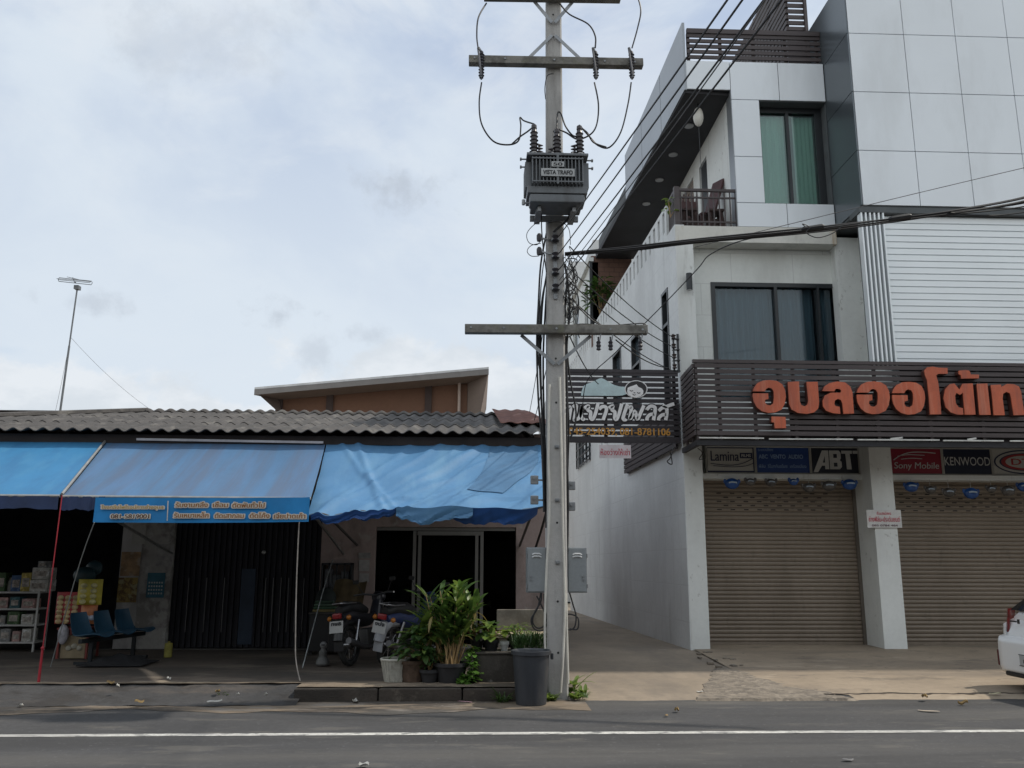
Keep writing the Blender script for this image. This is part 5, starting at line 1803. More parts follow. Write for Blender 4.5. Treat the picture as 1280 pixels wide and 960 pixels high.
t = thing('cloth_stack', 'stack of folded green and ochre cloths with a dark cap on the black cabinet', 'cloths', (cx0 + 0.2, 14.5, 0.83))
for k, (c, w) in enumerate((((0.24, 0.2, 0.09), 0.42), ((0.06, 0.12, 0.07), 0.4), ((0.08, 0.13, 0.09), 0.36), ((0.05, 0.09, 0.06), 0.33))):
    mb = MB(); mb.box(cx0 + 0.03 + k * 0.01, cx0 + 0.03 + w, 14.33, 14.7, 0.832 + k * 0.045, 0.874 + k * 0.045, 0.018); mb.build('cloth', mat('cloth_%s' % 'abcd'[k], c, 0.9, var=0.2, scale=8), t)
mb = MB(); mb.ball((cx0 + 0.21, 14.52, 1.02), 0.17, (1.0, 0.9, 1.15), 14, 10); mb.build('cap', mat('dark_cap', (0.022, 0.03, 0.028), 0.8), t)
mb = MB(); mb.sheet(lambda u, v: (cx1 - 0.36 + 0.52 * u + 0.05 * v, 14.42 + 0.3 * v + 0.02 * noise1(u * 8), 0.90 + 0.42 * v - 0.10 * u * (1 - v) + 0.03 * math.sin(u * 6)), 14, 10, (0, 0.03, 0)); solo('sack', 'ochre brown sacking draped over the wall end of the black cabinet', 'sack', mb, mat('ochre_sacking', (0.11, 0.08, 0.04), 0.9, var=0.25, scale=7), (cx1 - 0.1, 14.5, 0.83))
t = thing('figurine', 'small white figurine with round head on the floor under the grey rope', 'figurine', (-2.21, 12.9, FL))
mb = MB(); mb.lathe([(0.09, 0), (0.10, 0.02), (0.085, 0.08), (0.055, 0.12), (0.06, 0.18), (0.03, 0.22), (0.03, 0.235)], (-2.17, 12.9, FL), 14)
mb.build('body', mat('white_ceramic', (0.13, 0.13, 0.125), 0.5, var=0.2, scale=9), t)
mb = MB(); mb.ball((-2.165, 12.9, FL + 0.275), 0.055, (1, 1, 0.9)); mb.build('head', mat('pale_ceramic', (0.2, 0.2, 0.2), 0.5), t)
mb = MB(); mb.box(-2.19, -2.14, 12.842, 12.85, FL + 0.275, FL + 0.29); mb.build('face', M_DKFRAME, t)

# ================================================================== motorcycles
M_TYRE = mat('tyre_rubber', (0.02, 0.02, 0.02), 0.85, var=0.2, scale=20)
M_CHROME = mat('chrome', (0.30, 0.30, 0.31), 0.32, metal=1.0, var=0.03)
def torus(mb, c, Rr, r, M, seg=28):
    pts = [Vector(c) + M @ Vector((Rr * math.cos(2 * math.pi * k / seg), 0, Rr * math.sin(2 * math.pi * k / seg))) for k in range(seg)]
    mb.tube(pts, r, 8, closed=True)
def moto(label, x, y, yaw, lean, body, lower, plate1, plate2, tail):
    """a small motorcycle seen from behind: local x across, local y forward"""
    t = thing('motorcycle', label, 'motorcycle', (x, y, FL), 'motorcycles parked under the awning')
    M = Matrix.Translation((x, y, FL)) @ Matrix.Rotation(yaw, 4, 'Z') @ Matrix.Rotation(lean, 4, 'Y')
    def P(a, b, c):
        return M @ Vector((a, b, c))
    M3 = M.to_3x3() @ Matrix.Rotation(R(90), 3, 'Z')
    for yy, nm in ((0.0, 'rear_wheel'), (1.24, 'front_wheel')):
        mb = MB(); torus(mb, P(0, yy, 0.29), 0.245, 0.045, M3); w = mb.build(nm, M_TYRE, t)
        mb = MB(); torus(mb, P(0, yy, 0.29), 0.205, 0.014, M3); mb.cyl(P(-0.06, yy, 0.29), P(0.06, yy, 0.29), 0.05)
        for k in range(8):
            a = k * math.pi / 4
            mb.cyl(P(0, yy, 0.29), P(0, yy + 0.2 * math.cos(a), 0.29 + 0.2 * math.sin(a)), 0.006, seg=5)
        mb.build('rim', M_CHROME, w)
    bm_ = mat('moto_' + body[0], body[1], 0.3, var=0.1, scale=5); lm_ = mat('moto_' + lower[0], lower[1], 0.35, var=0.15, scale=8)
    mb = MB(); mb.tube([P(0, -0.30, 0.36), P(0, -0.26, 0.52), P(0, -0.12, 0.62), P(0, 0.15, 0.62)], [0.075, 0.085, 0.09, 0.09], 10); mb.build('rear_fender', lm_, t)
    mb = MB(); mb.tube([P(0, -0.22, 0.66), P(0, 0.0, 0.68), P(0, 0.35, 0.62), P(0, 0.62, 0.60), P(0, 0.86, 0.66)], [0.07, 0.115, 0.12, 0.09, 0.05], 12); mb.build('body', bm_, t)
    mb = MB(); mb.tube([P(0, -0.24, 0.77), P(0, -0.05, 0.80), P(0, 0.3, 0.77), P(0, 0.55, 0.74)], [0.06, 0.10, 0.11, 0.06], 10); mb.build('seat', mat('black_vinyl', (0.015, 0.015, 0.016), 0.5), t)
    mb = MB(); mb.tube([P(-0.10, 0.1, 0.86), P(-0.11, -0.18, 0.86), P(-0.06, -0.30, 0.87), P(0.06, -0.30, 0.87), P(0.11, -0.18, 0.86), P(0.10, 0.1, 0.86)], 0.014, 8); mb.build('grab_rail', M_CHROME, t)
    mb = MB(); mb.obox(P(0, -0.30, 0.70), (0.13, 0.06, 0.08), M.to_3x3(), 0.02); mb.build('tail_light', mat('tail_red', (0.22, 0.012, 0.015), 0.25), t)
    for s in (-1, 1):
        mb = MB(); mb.ball(P(s * 0.15, -0.24, 0.67), 0.035); mb.build('indicator', mat('amber_lens', (0.4, 0.14, 0.02), 0.3), t)
        mb = MB(); mb.cyl(P(s * 0.11, 0.0, 0.29), P(s * 0.12, 0.12, 0.62), 0.022); mb.build('shock', M_CHROME, t)
        mb = MB(); mb.cyl(P(s * 0.06, 1.24, 0.29), P(s * 0.05, 1.0, 0.86), 0.022); mb.build('fork', M_CHROME, t)
        mb = MB(); mb.tube([P(s * 0.20, 0.93, 0.98), P(s * 0.27, 0.90, 1.10), P(s * 0.30, 0.90, 1.14)], 0.006, 6); mb.obox(P(s * 0.31, 0.90, 1.17), (0.10, 0.02, 0.06), M.to_3x3(), 0.009); mb.build('mirror', mat('mirror_shell', (0.03, 0.03, 0.03), 0.5), t)
    mb = MB(); mb.obox(P(0, -0.335, 0.555), (0.21, 0.006, 0.16), M.to_3x3() @ Matrix.Rotation(R(-8), 3, 'X')); pl = mb.build('number_plate', mat('plate_white', (0.40, 0.40, 0.39), 0.5, var=0.06), t)
    q3 = M.to_3x3() @ Matrix.Rotation(R(-8), 3, 'X')
    mb = MB()
    lettering(mb, plate1, P(0, -0.342, 0.578), q3 @ Vector((1, 0, 0)), q3 @ Vector((0, 0, 1)), 0.05, 0.15, fat=0.05, rows=24)
    lettering(mb, plate2, P(0, -0.337, 0.498), q3 @ Vector((1, 0, 0)), q3 @ Vector((0, 0, 1)), 0.055, 0.11, fat=0.05, rows=24)
    mb.build('digits', mat('plate_ink', (0.03, 0.03, 0.035), 0.6), pl)
    mb = MB(); mb.obox(P(0, -0.315, 0.40), (0.07, 0.02, 0.04), M.to_3x3(), 0.008); mb.build('reflector', mat('pale_reflector', (0.5, 0.5, 0.48), 0.3), t)
    mb = MB(); mb.obox(P(0, -0.29, 0.33), (0.15, 0.02, 0.22), M.to_3x3(), 0.02); mb.build('mud_flap', lm_, t)
    mb = MB(); mb.tube([P(0.14, 0.6, 0.22), P(0.14, 0.2, 0.24), P(0.15, -0.28, 0.36)], [0.025, 0.04, 0.045], 10); mb.build('exhaust', mat('exhaust_metal', (0.10, 0.10, 0.105), 0.5, metal=0.4), t)
    mb = MB(); mb.obox(P(0, 0.55, 0.36), (0.22, 0.34, 0.26), M.to_3x3(), 0.05); mb.build('engine', mat('engine_metal', (0.12, 0.12, 0.12), 0.5, metal=0.5), t)
    mb = MB(); mb.tube([P(0, 0.86, 0.60), P(0, 0.98, 0.86), P(0, 0.97, 0.95)], [0.10, 0.08, 0.08], 10); mb.ball(P(0, 1.03, 0.92), 0.10, (1.1, 0.8, 0.9)); mb.build('headlight_shell', bm_, t)
    mb = MB(); mb.tube([P(-0.34, 0.86, 0.97), P(-0.2, 0.93, 0.98), P(0, 0.95, 0.95), P(0.2, 0.93, 0.98), P(0.34, 0.86, 0.97)], 0.014, 8); mb.build('handlebar', M_CHROME, t)
    mb = MB(); mb.tube([P(0, 1.5, 0.42), P(0, 1.42, 0.56), P(0, 1.2, 0.61), P(0, 1.0, 0.56)], [0.05, 0.065, 0.07, 0.06], 8); mb.build('front_fender', bm_, t)
    mb = MB(); mb.bar(P(-0.08, 0.5, 0.25), P(-0.22, 0.45, 0.0), 0.02, 0.02); mb.build('side_stand', M_CHROME, t)
moto('dark motorcycle with an upright white number plate beside the black cabinet', -1.76, 12.75, R(-20), R(-6), ('dark', (0.02, 0.02, 0.026)), ('black', (0.014, 0.014, 0.016)), 'กษธ', '79', 0)
moto('blue motorcycle with tilted white plate and pale mud flap behind the potted plants', -1.26, 12.8, R(-26), R(8), ('blue', (0.02, 0.035, 0.11)), ('pale_panel', (0.30, 0.31, 0.33)), 'งปจ', '661', 1)

# ================================================================== plants, pots and the bin
KT = 0.168
M_LEAF = leafmat('leaf_green', (0.055, 0.105, 0.028), (0.13, 0.24, 0.045))
M_LEAFL = leafmat('leaf_light', (0.13, 0.20, 0.04), (0.28, 0.40, 0.08))
M_LEAFD = leafmat('leaf_dark', (0.03, 0.065, 0.02), (0.07, 0.15, 0.03))
M_CANE = mat('dry_cane', (0.33, 0.22, 0.10), 0.7, var=0.2, scale=9)
M_POTD = mat('dark_pot', (0.03, 0.03, 0.033), 0.6, var=0.2, scale=6)
M_SOIL = mat('soil', (0.045, 0.03, 0.02), 1.0, var=0.3, scale=20)


def blade(mb, base, d, length, width, droop, fold=0.25, n=7):
    """a long leaf: arched, folded along the midrib, pointed"""
    d = Vector(d).normalized()
    side = d.cross(Vector((0, 0, 1)))
    side = side.normalized() if side.length > 1e-3 else Vector((1, 0, 0))
    p = Vector(base)
    rows = []
    for i in range(n + 1):
        t = i / n
        w = width * (math.sin(math.pi * min(1, 0.08 + t * 0.92)) ** 0.8) * 0.5
        up = side.cross(d)
        rows.append((p.copy(), side * w, up * (-w * fold)))
        d = (d + Vector((0, 0, -droop / n))).normalized()
        p = p + d * (length / n)
    V = [[mb.bm.verts.new(c - s - f), mb.bm.verts.new(c), mb.bm.verts.new(c + s - f)] for c, s, f in [(a, b, -f_) for a, b, f_ in rows]] if False else [[mb.bm.verts.new(c - s - f), mb.bm.verts.new(c), mb.bm.verts.new(c + s - f)] for c, s, f in rows]
    V = V
    for a, b in zip(V, V[1:]):
        mb.bm.faces.new((a[0], a[1], b[1], b[0]))
        mb.bm.faces.new((a[1], a[2], b[2], b[1]))
    return p


def pot(c, r, h, t, m, rim=0.02, name='pot', wob=0.0):
    mb = MB()
    mb.lathe([(r * 0.72, 0), (r * 0.75, 0.01), (r * 0.97, h - 0.04), (r * 0.97 + rim, h - 0.04), (r * 0.97 + rim, h), (r * 0.9, h), (r * 0.86, h - 0.05), (0.001, h - 0.05)], c, 22, wob=wob)
    return mb.build(name, m, t)


rr = random.Random(21)
# tall cane plant
c = (-0.30, 11.15, KT)
t = thing('potted_plant', 'tall leafy plant with bare brown canes in a round black pot', 'potted plant', c)
pot(c, 0.21, 0.235, t, M_POTD)
mb = MB(); mb.lathe([(0.001, 0.19), (0.185, 0.19)], c, 16); mb.build('soil', M_SOIL, t)
mc, ml, ml2 = MB(), MB(), MB()
for i in range(30):
    a = rr.uniform(0, 6.28); r0 = rr.uniform(0, 0.13)
    lean = Vector((rr.uniform(-0.30, 0.30), rr.uniform(-0.2, 0.2), 1)).normalized()
    if i < 8:
        lean = Vector((rr.uniform(-0.05, 0.42), rr.uniform(-0.2, 0.1), 1)).normalized()
    L0 = rr.uniform(0.45, 0.92) if i > 7 else rr.uniform(0.75, 1.0)
    b = Vector(c) + Vector((r0 * math.cos(a), r0 * math.sin(a), 0.19))
    top = b + lean * L0
    mc.tube([b, b.lerp(top, 0.5) + Vector((rr.uniform(-.02, .02), 0, 0)), top], [0.010, 0.008, 0.005], 6)
    nl = rr.randint(7, 11)
    for j in range(nl):
        f = 0.45 + 0.55 * j / nl
        p = b.lerp(top, f)
        aa = (0 if j % 2 else math.pi) + rr.uniform(-0.6, 0.6) + a
        up = 0.9 + 1.3 * (f - 0.5) + rr.uniform(-.2, .4)
        blade(ml if rr.random() < 0.6 else ml2, p, (math.cos(aa), math.sin(aa), up), rr.uniform(0.22, 0.38), rr.uniform(0.055, 0.09), rr.uniform(0.3, 1.1))
for i in range(7):
    a = rr.uniform(0, 6.28)
    mc.tube([Vector(c) + Vector((0.1 * math.cos(a), 0.1 * math.sin(a), 0.19)), Vector(c) + Vector((0.22 * math.cos(a), 0.12 * math.sin(a), rr.uniform(0.35, 0.6)))], [0.008, 0.005], 5)
md = MB()
for i in range(26):
    a = rr.uniform(0, 6.28)
    p = Vector(c) + Vector((rr.uniform(-0.3, 0.35), rr.uniform(-0.2, 0.1), rr.uniform(0.35, 0.85)))
    blade(md, p, (math.cos(a), math.sin(a), rr.uniform(-0.3, 0.8)), rr.uniform(0.14, 0.32), rr.uniform(0.02, 0.05), rr.uniform(1.0, 2.2))
md.build('dry_leaves', leafmat('leaf_dry', (0.20, 0.16, 0.05), (0.3, 0.24, 0.08)), t, smooth=80)
mc.build('canes', M_CANE, t); ml.build('foliage', M_LEAF, t, smooth=80); ml2.build('foliage', M_LEAFL, t, smooth=80)


def bush(name, label, c, rx, ry, rz, n, mats, lw, ll, t=None, stems=8):
    t = t or thing(name, label, 'potted plant' if 'pot' in name else 'plant', c)
    ms = MB()
    mbs = [MB() for _ in mats]
    for i in range(n):
        a = rr.uniform(0, 6.28); q = rr.random() ** 0.5; e = rr.uniform(-0.1, 1)
        p = Vector(c) + Vector((rx * q * math.cos(a) * math.cos(e * 1.2), ry * q * math.sin(a) * math.cos(e * 1.2), rz * (0.25 + 0.75 * max(0, math.sin(e * 1.45)) * (0.6 + 0.4 * rr.random()))))
        if i % max(1, n // stems) == 0:
            ms.tube([Vector(c), Vector(c).lerp(p, 0.5) + Vector((0, 0, 0.04)), p], [0.008, 0.006, 0.003], 5)
        blade(mbs[rr.choices(range(len(mats)), [3, 2, 1][:len(mats)])[0]], p, (math.cos(a), math.sin(a), rr.uniform(-0.1, 0.9)), ll * rr.uniform(0.6, 1.2), lw * rr.uniform(0.7, 1.2), rr.uniform(0.3, 1.4), n=5)
    ms.build('stems', M_CANE, t)
    for b, m in zip(mbs, mats):
        b.build('foliage', m, t, smooth=80)
    return t


# broad-leaved bush in a brown woven pot
c = (-0.78, 11.2, KT)
t = thing('potted_plant', 'bushy broad leaved plant in a brown woven basket pot beside the white basket', 'potted plant', c)
pot(c, 0.19, 0.26, t, mat('woven_brown', (0.10, 0.065, 0.045), 0.85, var=0.3, scale=14, bump=0.5, bscale=70), 0.012)
bush('potted_plant', '', (c[0] + 0.12, c[1], c[2] + 0.22), 0.30, 0.26, 0.46, 200, [M_LEAFD, M_LEAF, M_LEAFL], 0.075, 0.17, t)
mb = MB()
for i in range(9):
    p = Vector(c) + Vector((0.0 + 0.06 * i * 0.4, 0.05, 0.28)); blade(mb, p + Vector((rr.uniform(-.05, .2), 0, rr.uniform(0.2, 0.4))), (rr.uniform(-1, 0.8), -0.4, rr.uniform(0.3, 1.4)), rr.uniform(0.28, 0.4), 0.10, 0.8)
mb.build('foliage', M_LEAFL, t, smooth=80)
# shrub behind, between the pots
c = (-0.50, 11.55, KT)
t = thing('potted_plant', 'loose light green shrub in a hidden dark pot behind the brown basket pot', 'potted plant', c)
pot(c, 0.2, 0.24, t, M_POTD)
bush('potted_plant', '', (c[0] + 0.02, c[1], c[2] + 0.2), 0.30, 0.25, 0.70, 170, [M_LEAF, M_LEAFL, M_LEAFD], 0.07, 0.19, t)
c = (-0.56, 11.12, KT)
t = thing('potted_plant', 'low dark trailing plant in a small black pot right of the brown basket pot', 'potted plant', c)
pot(c, 0.12, 0.16, t, M_POTD)
bush('potted_plant', '', (c[0], c[1], c[2] + 0.12), 0.20, 0.14, 0.26, 120, [M_LEAFD, M_LEAF], 0.035, 0.09, t)
# white woven basket
c = (-0.99, 11.18, KT)
t = thing('basket', 'white woven plastic basket beside the brown basket pot', 'basket', c)
mb = MB()
prof = [(0.118, 0.0), (0.12, 0.005)]
for i in range(14):
    z = 0.01 + i * 0.0175
    r = 0.122 + 0.048 * i / 14
    prof += [(r, z), (r + 0.004, z + 0.006), (r, z + 0.0165)]
prof += [(0.182, 0.26), (0.186, 0.275), (0.178, 0.285), (0.165, 0.275), (0.12, 0.02), (0.001, 0.02)]
mb.lathe(prof, c, 28); mb.build('body', mat('old_white_plastic', (0.46, 0.45, 0.40), 0.6, var=0.15, scale=8, dirt=[((0.2, 0.19, 0.15), 0.5, 0.68, 6, 0.6, (1, 1, 0.5))]), t)
mb = MB()
for k in range(28):
    a = 2 * math.pi * k / 28
    mb.bar(Vector(c) + Vector((0.124 * math.cos(a), 0.124 * math.sin(a), 0.01)), Vector(c) + Vector((0.176 * math.cos(a), 0.176 * math.sin(a), 0.26)), 0.007, 0.007)
mb.build('ribs', MATS['old_white_plastic'], t)
bush('plant', 'small yellow green sprig growing out of the white basket', (c[0] + 0.10, c[1] + 0.02, c[2] + 0.24), 0.12, 0.08, 0.16, 26, [M_LEAFL, M_LEAF], 0.05, 0.09, None, 4)

# concrete trough planter with pots on it
M_TROUGH = mat('mossy_concrete', (0.085, 0.075, 0.065), 0.95, var=0.3, scale=3, bump=0.4, bscale=30,
               dirt=[((0.03, 0.027, 0.022), 0.45, 0.6, 3, 0.7, (1, 1, 1)), ((0.25, 0.24, 0.22), 0.60, 0.68, 4, 0.8, (1, 1, 1))])
mb = MB(); mb.box(-0.02, 0.66, 11.1, 11.62, KT, 0.50, 0.015); mb.box(-0.04, 0.68, 11.08, 11.64, 0.50, 0.53, 0.01); solo('planter', 'dark stained square concrete planter behind the bin with pots on its top', 'planter', mb, M_TROUGH, (0.27, 11.35, KT))
def small_pot(x, y, r, h, m, label, fol=None, z=0.531, lw=0.07, ll=0.14, n=40, sp=(0.2, 0.15, 0.2)):
    t = thing('potted_plant' if fol else 'flower_pot', label, 'potted plant' if fol else 'pot', (x, y, z))
    pot((x, y, z), r, h, t, m, 0.008)
    if fol:
        bush('potted_plant', '', (x, y, z + h - 0.03), sp[0], sp[1], sp[2], n, fol, lw, ll, t, 6)
small_pot(0.02, 11.38, 0.085, 0.15, M_POTD, 'small black pot of reddish leaves on the concrete planter', [M_LEAFD, leafmat('leaf_red', (0.12, 0.05, 0.02), (0.2, 0.1, 0.03))], lw=0.05, ll=0.12)
small_pot(0.20, 11.32, 0.10, 0.13, M_POTD, 'black pot of broad pale green leaves on the concrete planter', [M_LEAFL, M_LEAF], lw=0.12, ll=0.17, n=34, sp=(0.22, 0.16, 0.26))
small_pot(0.365, 11.25, 0.055, 0.115, mat('white_cup', (0.42, 0.43, 0.42), 0.5, var=0.2, scale=12), 'small white cup on the concrete planter between the black pots')
small_pot(0.53, 11.36, 0.105, 0.17, M_POTD, 'wide black pot of fine yellow green herbs on the concrete planter', [M_LEAFL, M_LEAF], lw=0.03, ll=0.09, n=90, sp=(0.22, 0.15, 0.18))
# creeping vine down the planter's left corner
t = thing('vine', 'bright green creeper trailing down the left corner of the concrete planter', 'plant', (-0.05, 11.06, KT))
mb, ms = MB(), MB()
pts = smooth_path([(-0.03, 11.14, 0.56), (-0.06, 11.06, 0.45), (-0.04, 11.05, 0.33), (-0.07, 11.04, 0.24), (-0.1, 10.99, 0.18), (-0.18, 10.95, 0.19)], 8)
ms.tube(pts, 0.005, 5); ms.build('stem', M_LEAFD, t)
for p in pts:
    for k in range(4):
        a = rr.uniform(0, 6.28)
        blade(mb, p + Vector((rr.uniform(-.05, .05), rr.uniform(-.04, .02), rr.uniform(-.02, .03))), (math.cos(a), math.sin(a) - 0.5, rr.uniform(-0.1, 0.5)), rr.uniform(0.06, 0.10), 0.055, 0.6, n=4)
for k in range(26):
    a = rr.uniform(0, 6.28)
    blade(mb, Vector((rr.uniform(-0.2, 0.08), rr.uniform(10.96, 11.05), KT + rr.uniform(0.02, 0.12))), (math.cos(a), math.sin(a), 0.3), 0.09, 0.06, 0.5, n=4)
mb.build('foliage', leafmat('leaf_bright', (0.09, 0.19, 0.03), (0.2, 0.36, 0.06)), t, smooth=80)
# pale concrete slab bench behind
t = thing('stone_bench', 'weathered pale concrete bench back standing behind the planter by the pink wall', 'bench', (0.75, 12.4, FL))
c0, c1 = at(621, 762, 12.6), at(690, 788, 12.6)
mb = MB(); mb.box(c0.x, c1.x, 12.6, 12.68, c1.z, c0.z, 0.012); mb.build('backrest', mat('weathered_concrete', (0.21, 0.195, 0.165), 0.95, var=0.15, scale=2.5, bump=0.2, dirt=[((0.11, 0.1, 0.085), 0.5, 0.68, 3, 0.6, (1, 1, 1))]), t)
mb = MB(); mb.box(c0.x - 0.02, c1.x + 0.02, 12.2, 12.62, c1.z - 0.07, c1.z - 0.012, 0.01); mb.build('seat', mat('cream_concrete', (0.40, 0.34, 0.24), 0.9, var=0.15), t)
for x in (c0.x + 0.08, c1.x - 0.08):
    mb = MB(); mb.box(x - 0.06, x + 0.06, 12.25, 12.6, FL, c1.z - 0.07); mb.build('leg', MATS['weathered_concrete'], t)
# bin
c = (0.655, 10.50, 0.006)
t = thing('rubbish_bin', 'round dark grey plastic bin standing at the foot of the utility pole', 'bin', c)
mb = MB()
mb.lathe([(0.170, 0), (0.178, 0.012), (0.215, 0.555), (0.236, 0.558), (0.238, 0.60), (0.226, 0.604), (0.205, 0.57), (0.165, 0.03), (0.001, 0.03)], c, 32)
mb.build('body', mat('grey_plastic', (0.040, 0.044, 0.052), 0.45, var=0.12, scale=4, stretch=(4, 4, 0.4), dirt=[((0.10, 0.095, 0.09), 0.55, 0.75, 3, 0.5, (1, 1, 0.3))]), t)
mb = MB(); mb.obox((0.655 + 0.245, 10.5, 0.54), (0.03, 0.10, 0.07), None, 0.008); mb.build('handle', MATS['grey_plastic'], t)
t = thing('potted_plant', 'feathery green herb bed growing in a trough just behind the bin', 'potted plant', (0.68, 10.95, KT))
mb = MB(); mb.box(0.50, 0.86, 10.87, 11.05, KT, 0.56, 0.02); mb.build('trough', M_POTD, t)
mb = MB()
for i in range(520):
    p = Vector((rr.uniform(0.47, 0.86), rr.uniform(10.86, 11.05), 0.55 + rr.uniform(0, 0.12)))
    blade(mb, p, (rr.uniform(-0.6, 0.6), rr.uniform(-0.6, 0.6), 1), rr.uniform(0.08, 0.20), rr.uniform(0.008, 0.014), rr.uniform(0.2, 1.0), n=3)
mb.build('foliage', leafmat('herb_green', (0.05, 0.10, 0.03), (0.1, 0.2, 0.05)), t, smooth=80)

# weeds
def weed(x, y, z, label, n=40, h=0.22, broad=False):
    mb = MB()
    for i in range(n):
        a = rr.uniform(0, 6.28)
        blade(mb, (x + rr.uniform(-.06, .06), y + rr.uniform(-.04, .04), z), (math.cos(a) * 0.6, math.sin(a) * 0.6, 1), h * rr.uniform(0.4, 1.1), 0.05 if broad else 0.012, rr.uniform(0.4, 1.6), n=5)
    solo('weed', label, 'weed', mb, M_LEAFL if broad else M_LEAF, (x, y, z), None, 80)
weed(0.33, 10.60, 0.01, 'tuft of grass growing at the kerb left of the bin', 60, 0.26)
weed(0.90, 10.70, 0.02, 'leafy weed squeezed between the bin and the pole', 26, 0.16, True)
weed(1.20, 10.74, 0.03, 'leafy weed at the alley side foot of the utility pole', 34, 0.11, True)
weed(1.30, 10.80, 0.03, 'thin grass at the driveway edge right of the pole', 40, 0.12)
weed(1.19, 11.15, 0.05, 'tall narrow weed behind the pole in the alley mouth', 20, 0.42, True)
weed(-5.0, 10.95, 0.05, 'low weeds where the kerb stub by the red pole meets the ramp', 40, 0.12)
weed(-2.95, 10.80, 0.06, 'thin weeds in the middle of the asphalt ramp', 36, 0.09)
weed(1.30, 10.95, 0.05, 'green sprout on the alley side of the pole', 18, 0.14, True)

# ================================================================== utility pole
M_CONC = mat('pole_concrete', (0.43, 0.42, 0.405), 0.9, var=0.10, scale=1.6, bump=0.2, bscale=60, fine=0.06,
             dirt=[((0.21, 0.2, 0.19), 0.52, 0.74, 1.6, 0.6, (2, 2, 0.25)), ((0.45, 0.43, 0.41), 0.58, 0.7, 3, 0.5, (1, 1, 0.4))])
M_ARM = mat('arm_concrete', (0.22, 0.21, 0.19), 0.9, var=0.15, scale=2.5, bump=0.25, fine=0.1, dirt=[((0.09, 0.085, 0.075), 0.48, 0.68, 4, 0.75, (1, 1, 1)), ((0.16, 0.16, 0.10), 0.55, 0.7, 7, 0.5, (1, 1, 1))])
M_STEEL = mat('galvanised_steel', (0.28, 0.29, 0.30), 0.5, metal=0.6, var=0.15, scale=6)
M_CABLE = mat('black_cable', (0.014, 0.014, 0.016), 0.55, var=0.2, scale=10)
M_CABLE2 = mat('grey_cable', (0.10, 0.10, 0.105), 0.6, var=0.2, scale=10)
M_PORC = mat('dark_polymer', (0.035, 0.033, 0.04), 0.5, var=0.2, scale=6)
M_TANK = mat('transformer_grey', (0.135, 0.145, 0.155), 0.45, metal=0.1, var=0.10, scale=2.5, dirt=[((0.07, 0.07, 0.07), 0.5, 0.72, 3, 0.6, (1, 1, 0.3)), ((0.16, 0.12, 0.09), 0.62, 0.72, 5, 0.5, (1, 1, 0.4))])
PX, PY = 1.0, 10.9
UP = thing('utility_pole', 'tall grey concrete utility pole with three crossarms at the mouth of the alley', 'utility pole', (PX, PY, 0.0))
mb = MB()
def pole_sec(z):
    w = 0.128 - 0.0022 * z
    d = 0.115 - 0.002 * z
    ch = 0.022
    x = PX - 0.004 + 0.0018 * z
    return [(x - w, PY - d + ch, z), (x - w + ch, PY - d, z), (x + w - ch, PY - d, z), (x + w, PY - d + ch, z), (x + w, PY + d - ch, z), (x + w - ch, PY + d, z), (x - w + ch, PY + d, z), (x - w, PY + d - ch, z)]
zs = [-0.3 + i * 0.5 for i in range(24)]
rings = [[mb.bm.verts.new(p) for p in pole_sec(z)] for z in zs]
for a, b in zip(rings, rings[1:]):
    for k in range(8):
        mb.bm.faces.new((a[k], a[(k + 1) % 8], b[(k + 1) % 8], b[k]))
mb.bm.faces.new(rings[-1])
mb.build('shaft', M_CONC, UP, smooth=30)
mb = MB()
for z in (0.55, 1.15, 2.1, 3.62, 4.2, 5.05, 7.4, 8.85, 9.2):
    w = 0.115
    mb.cyl((PX, PY - 0.114 + 0.002 * z, z), (PX, PY - 0.118 + 0.002 * z, z), 0.014, seg=10)
mb.build('bolt_holes', mat('hole_dark', (0.03, 0.03, 0.03), 0.9), UP)
for z in (1.62, 2.38, 3.05):
    mb = MB(); mb.box(PX - 0.025, PX + 0.03, PY - 0.135, PY - 0.108, z - 0.022, z + 0.022, 0.005); mb.cyl((PX, PY - 0.16, z), (PX, PY - 0.13, z), 0.012, seg=8); mb.build('bolt', M_STEEL, UP)
def arm(z0, z1, xa, xb, nm, h=0.115):
    mb = MB(); mb.bar((xa, PY - 0.165, z0), (xb, PY - 0.165, z1), 0.115, h, 0.008); return mb.build(nm, M_ARM, UP)
for z0, z1, xa, xb in ((9.42, 9.45, 0.02, 1.95), (8.40, 8.42, -0.18, 2.24), (4.56, 4.58, -0.18, 2.19)):
    arm(z0, z1, xa, xb, 'crossarm')
for z in (9.43, 8.41, 4.57):
    for x in ((-0.1, 0.32, 1.0, 1.7, 2.12) if z != 9.43 else (0.1, 1.0, 1.85)):
        mb = MB(); mb.cyl((x, PY - 0.235, z), (x, PY - 0.215, z), 0.014, seg=8); mb.build('arm_bolt', M_STEEL, UP)
for (zc, pts) in ((8.85, ((0.62, 8.47), (1.42, 8.47))), (9.05, ((0.35, 9.9), (1.65, 9.9))), (4.12, ((0.55, 4.51), (1.46, 4.51)))):
    for (x, z) in pts:
        mb = MB(); s = 1 if x > 1 else -1
        mb.bar((PX + s * 0.02, PY - 0.135, zc), (x, PY - 0.10, z), 0.008, 0.045); mb.build('brace', M_STEEL, UP)
mb = MB()
for z in (5.12, 5.34, 5.56, 5.80):
    mb.box(PX - 0.05, PX + 0.05, PY - 0.20, PY - 0.115, z - 0.012, z + 0.012)
mb.box(PX - 0.025, PX + 0.025, PY - 0.13, PY - 0.112, 5.0, 5.95)
rk = mb.build('rack', M_STEEL, UP)
for z in (5.17, 5.39, 5.61, 5.85):
    mb = MB(); mb.lathe([(0.03, -0.045), (0.05, -0.03), (0.03, 0.0), (0.05, 0.03), (0.03, 0.045)], (PX, PY - 0.175, z - 0.03), 12); mb.build('spool', M_PORC, rk)
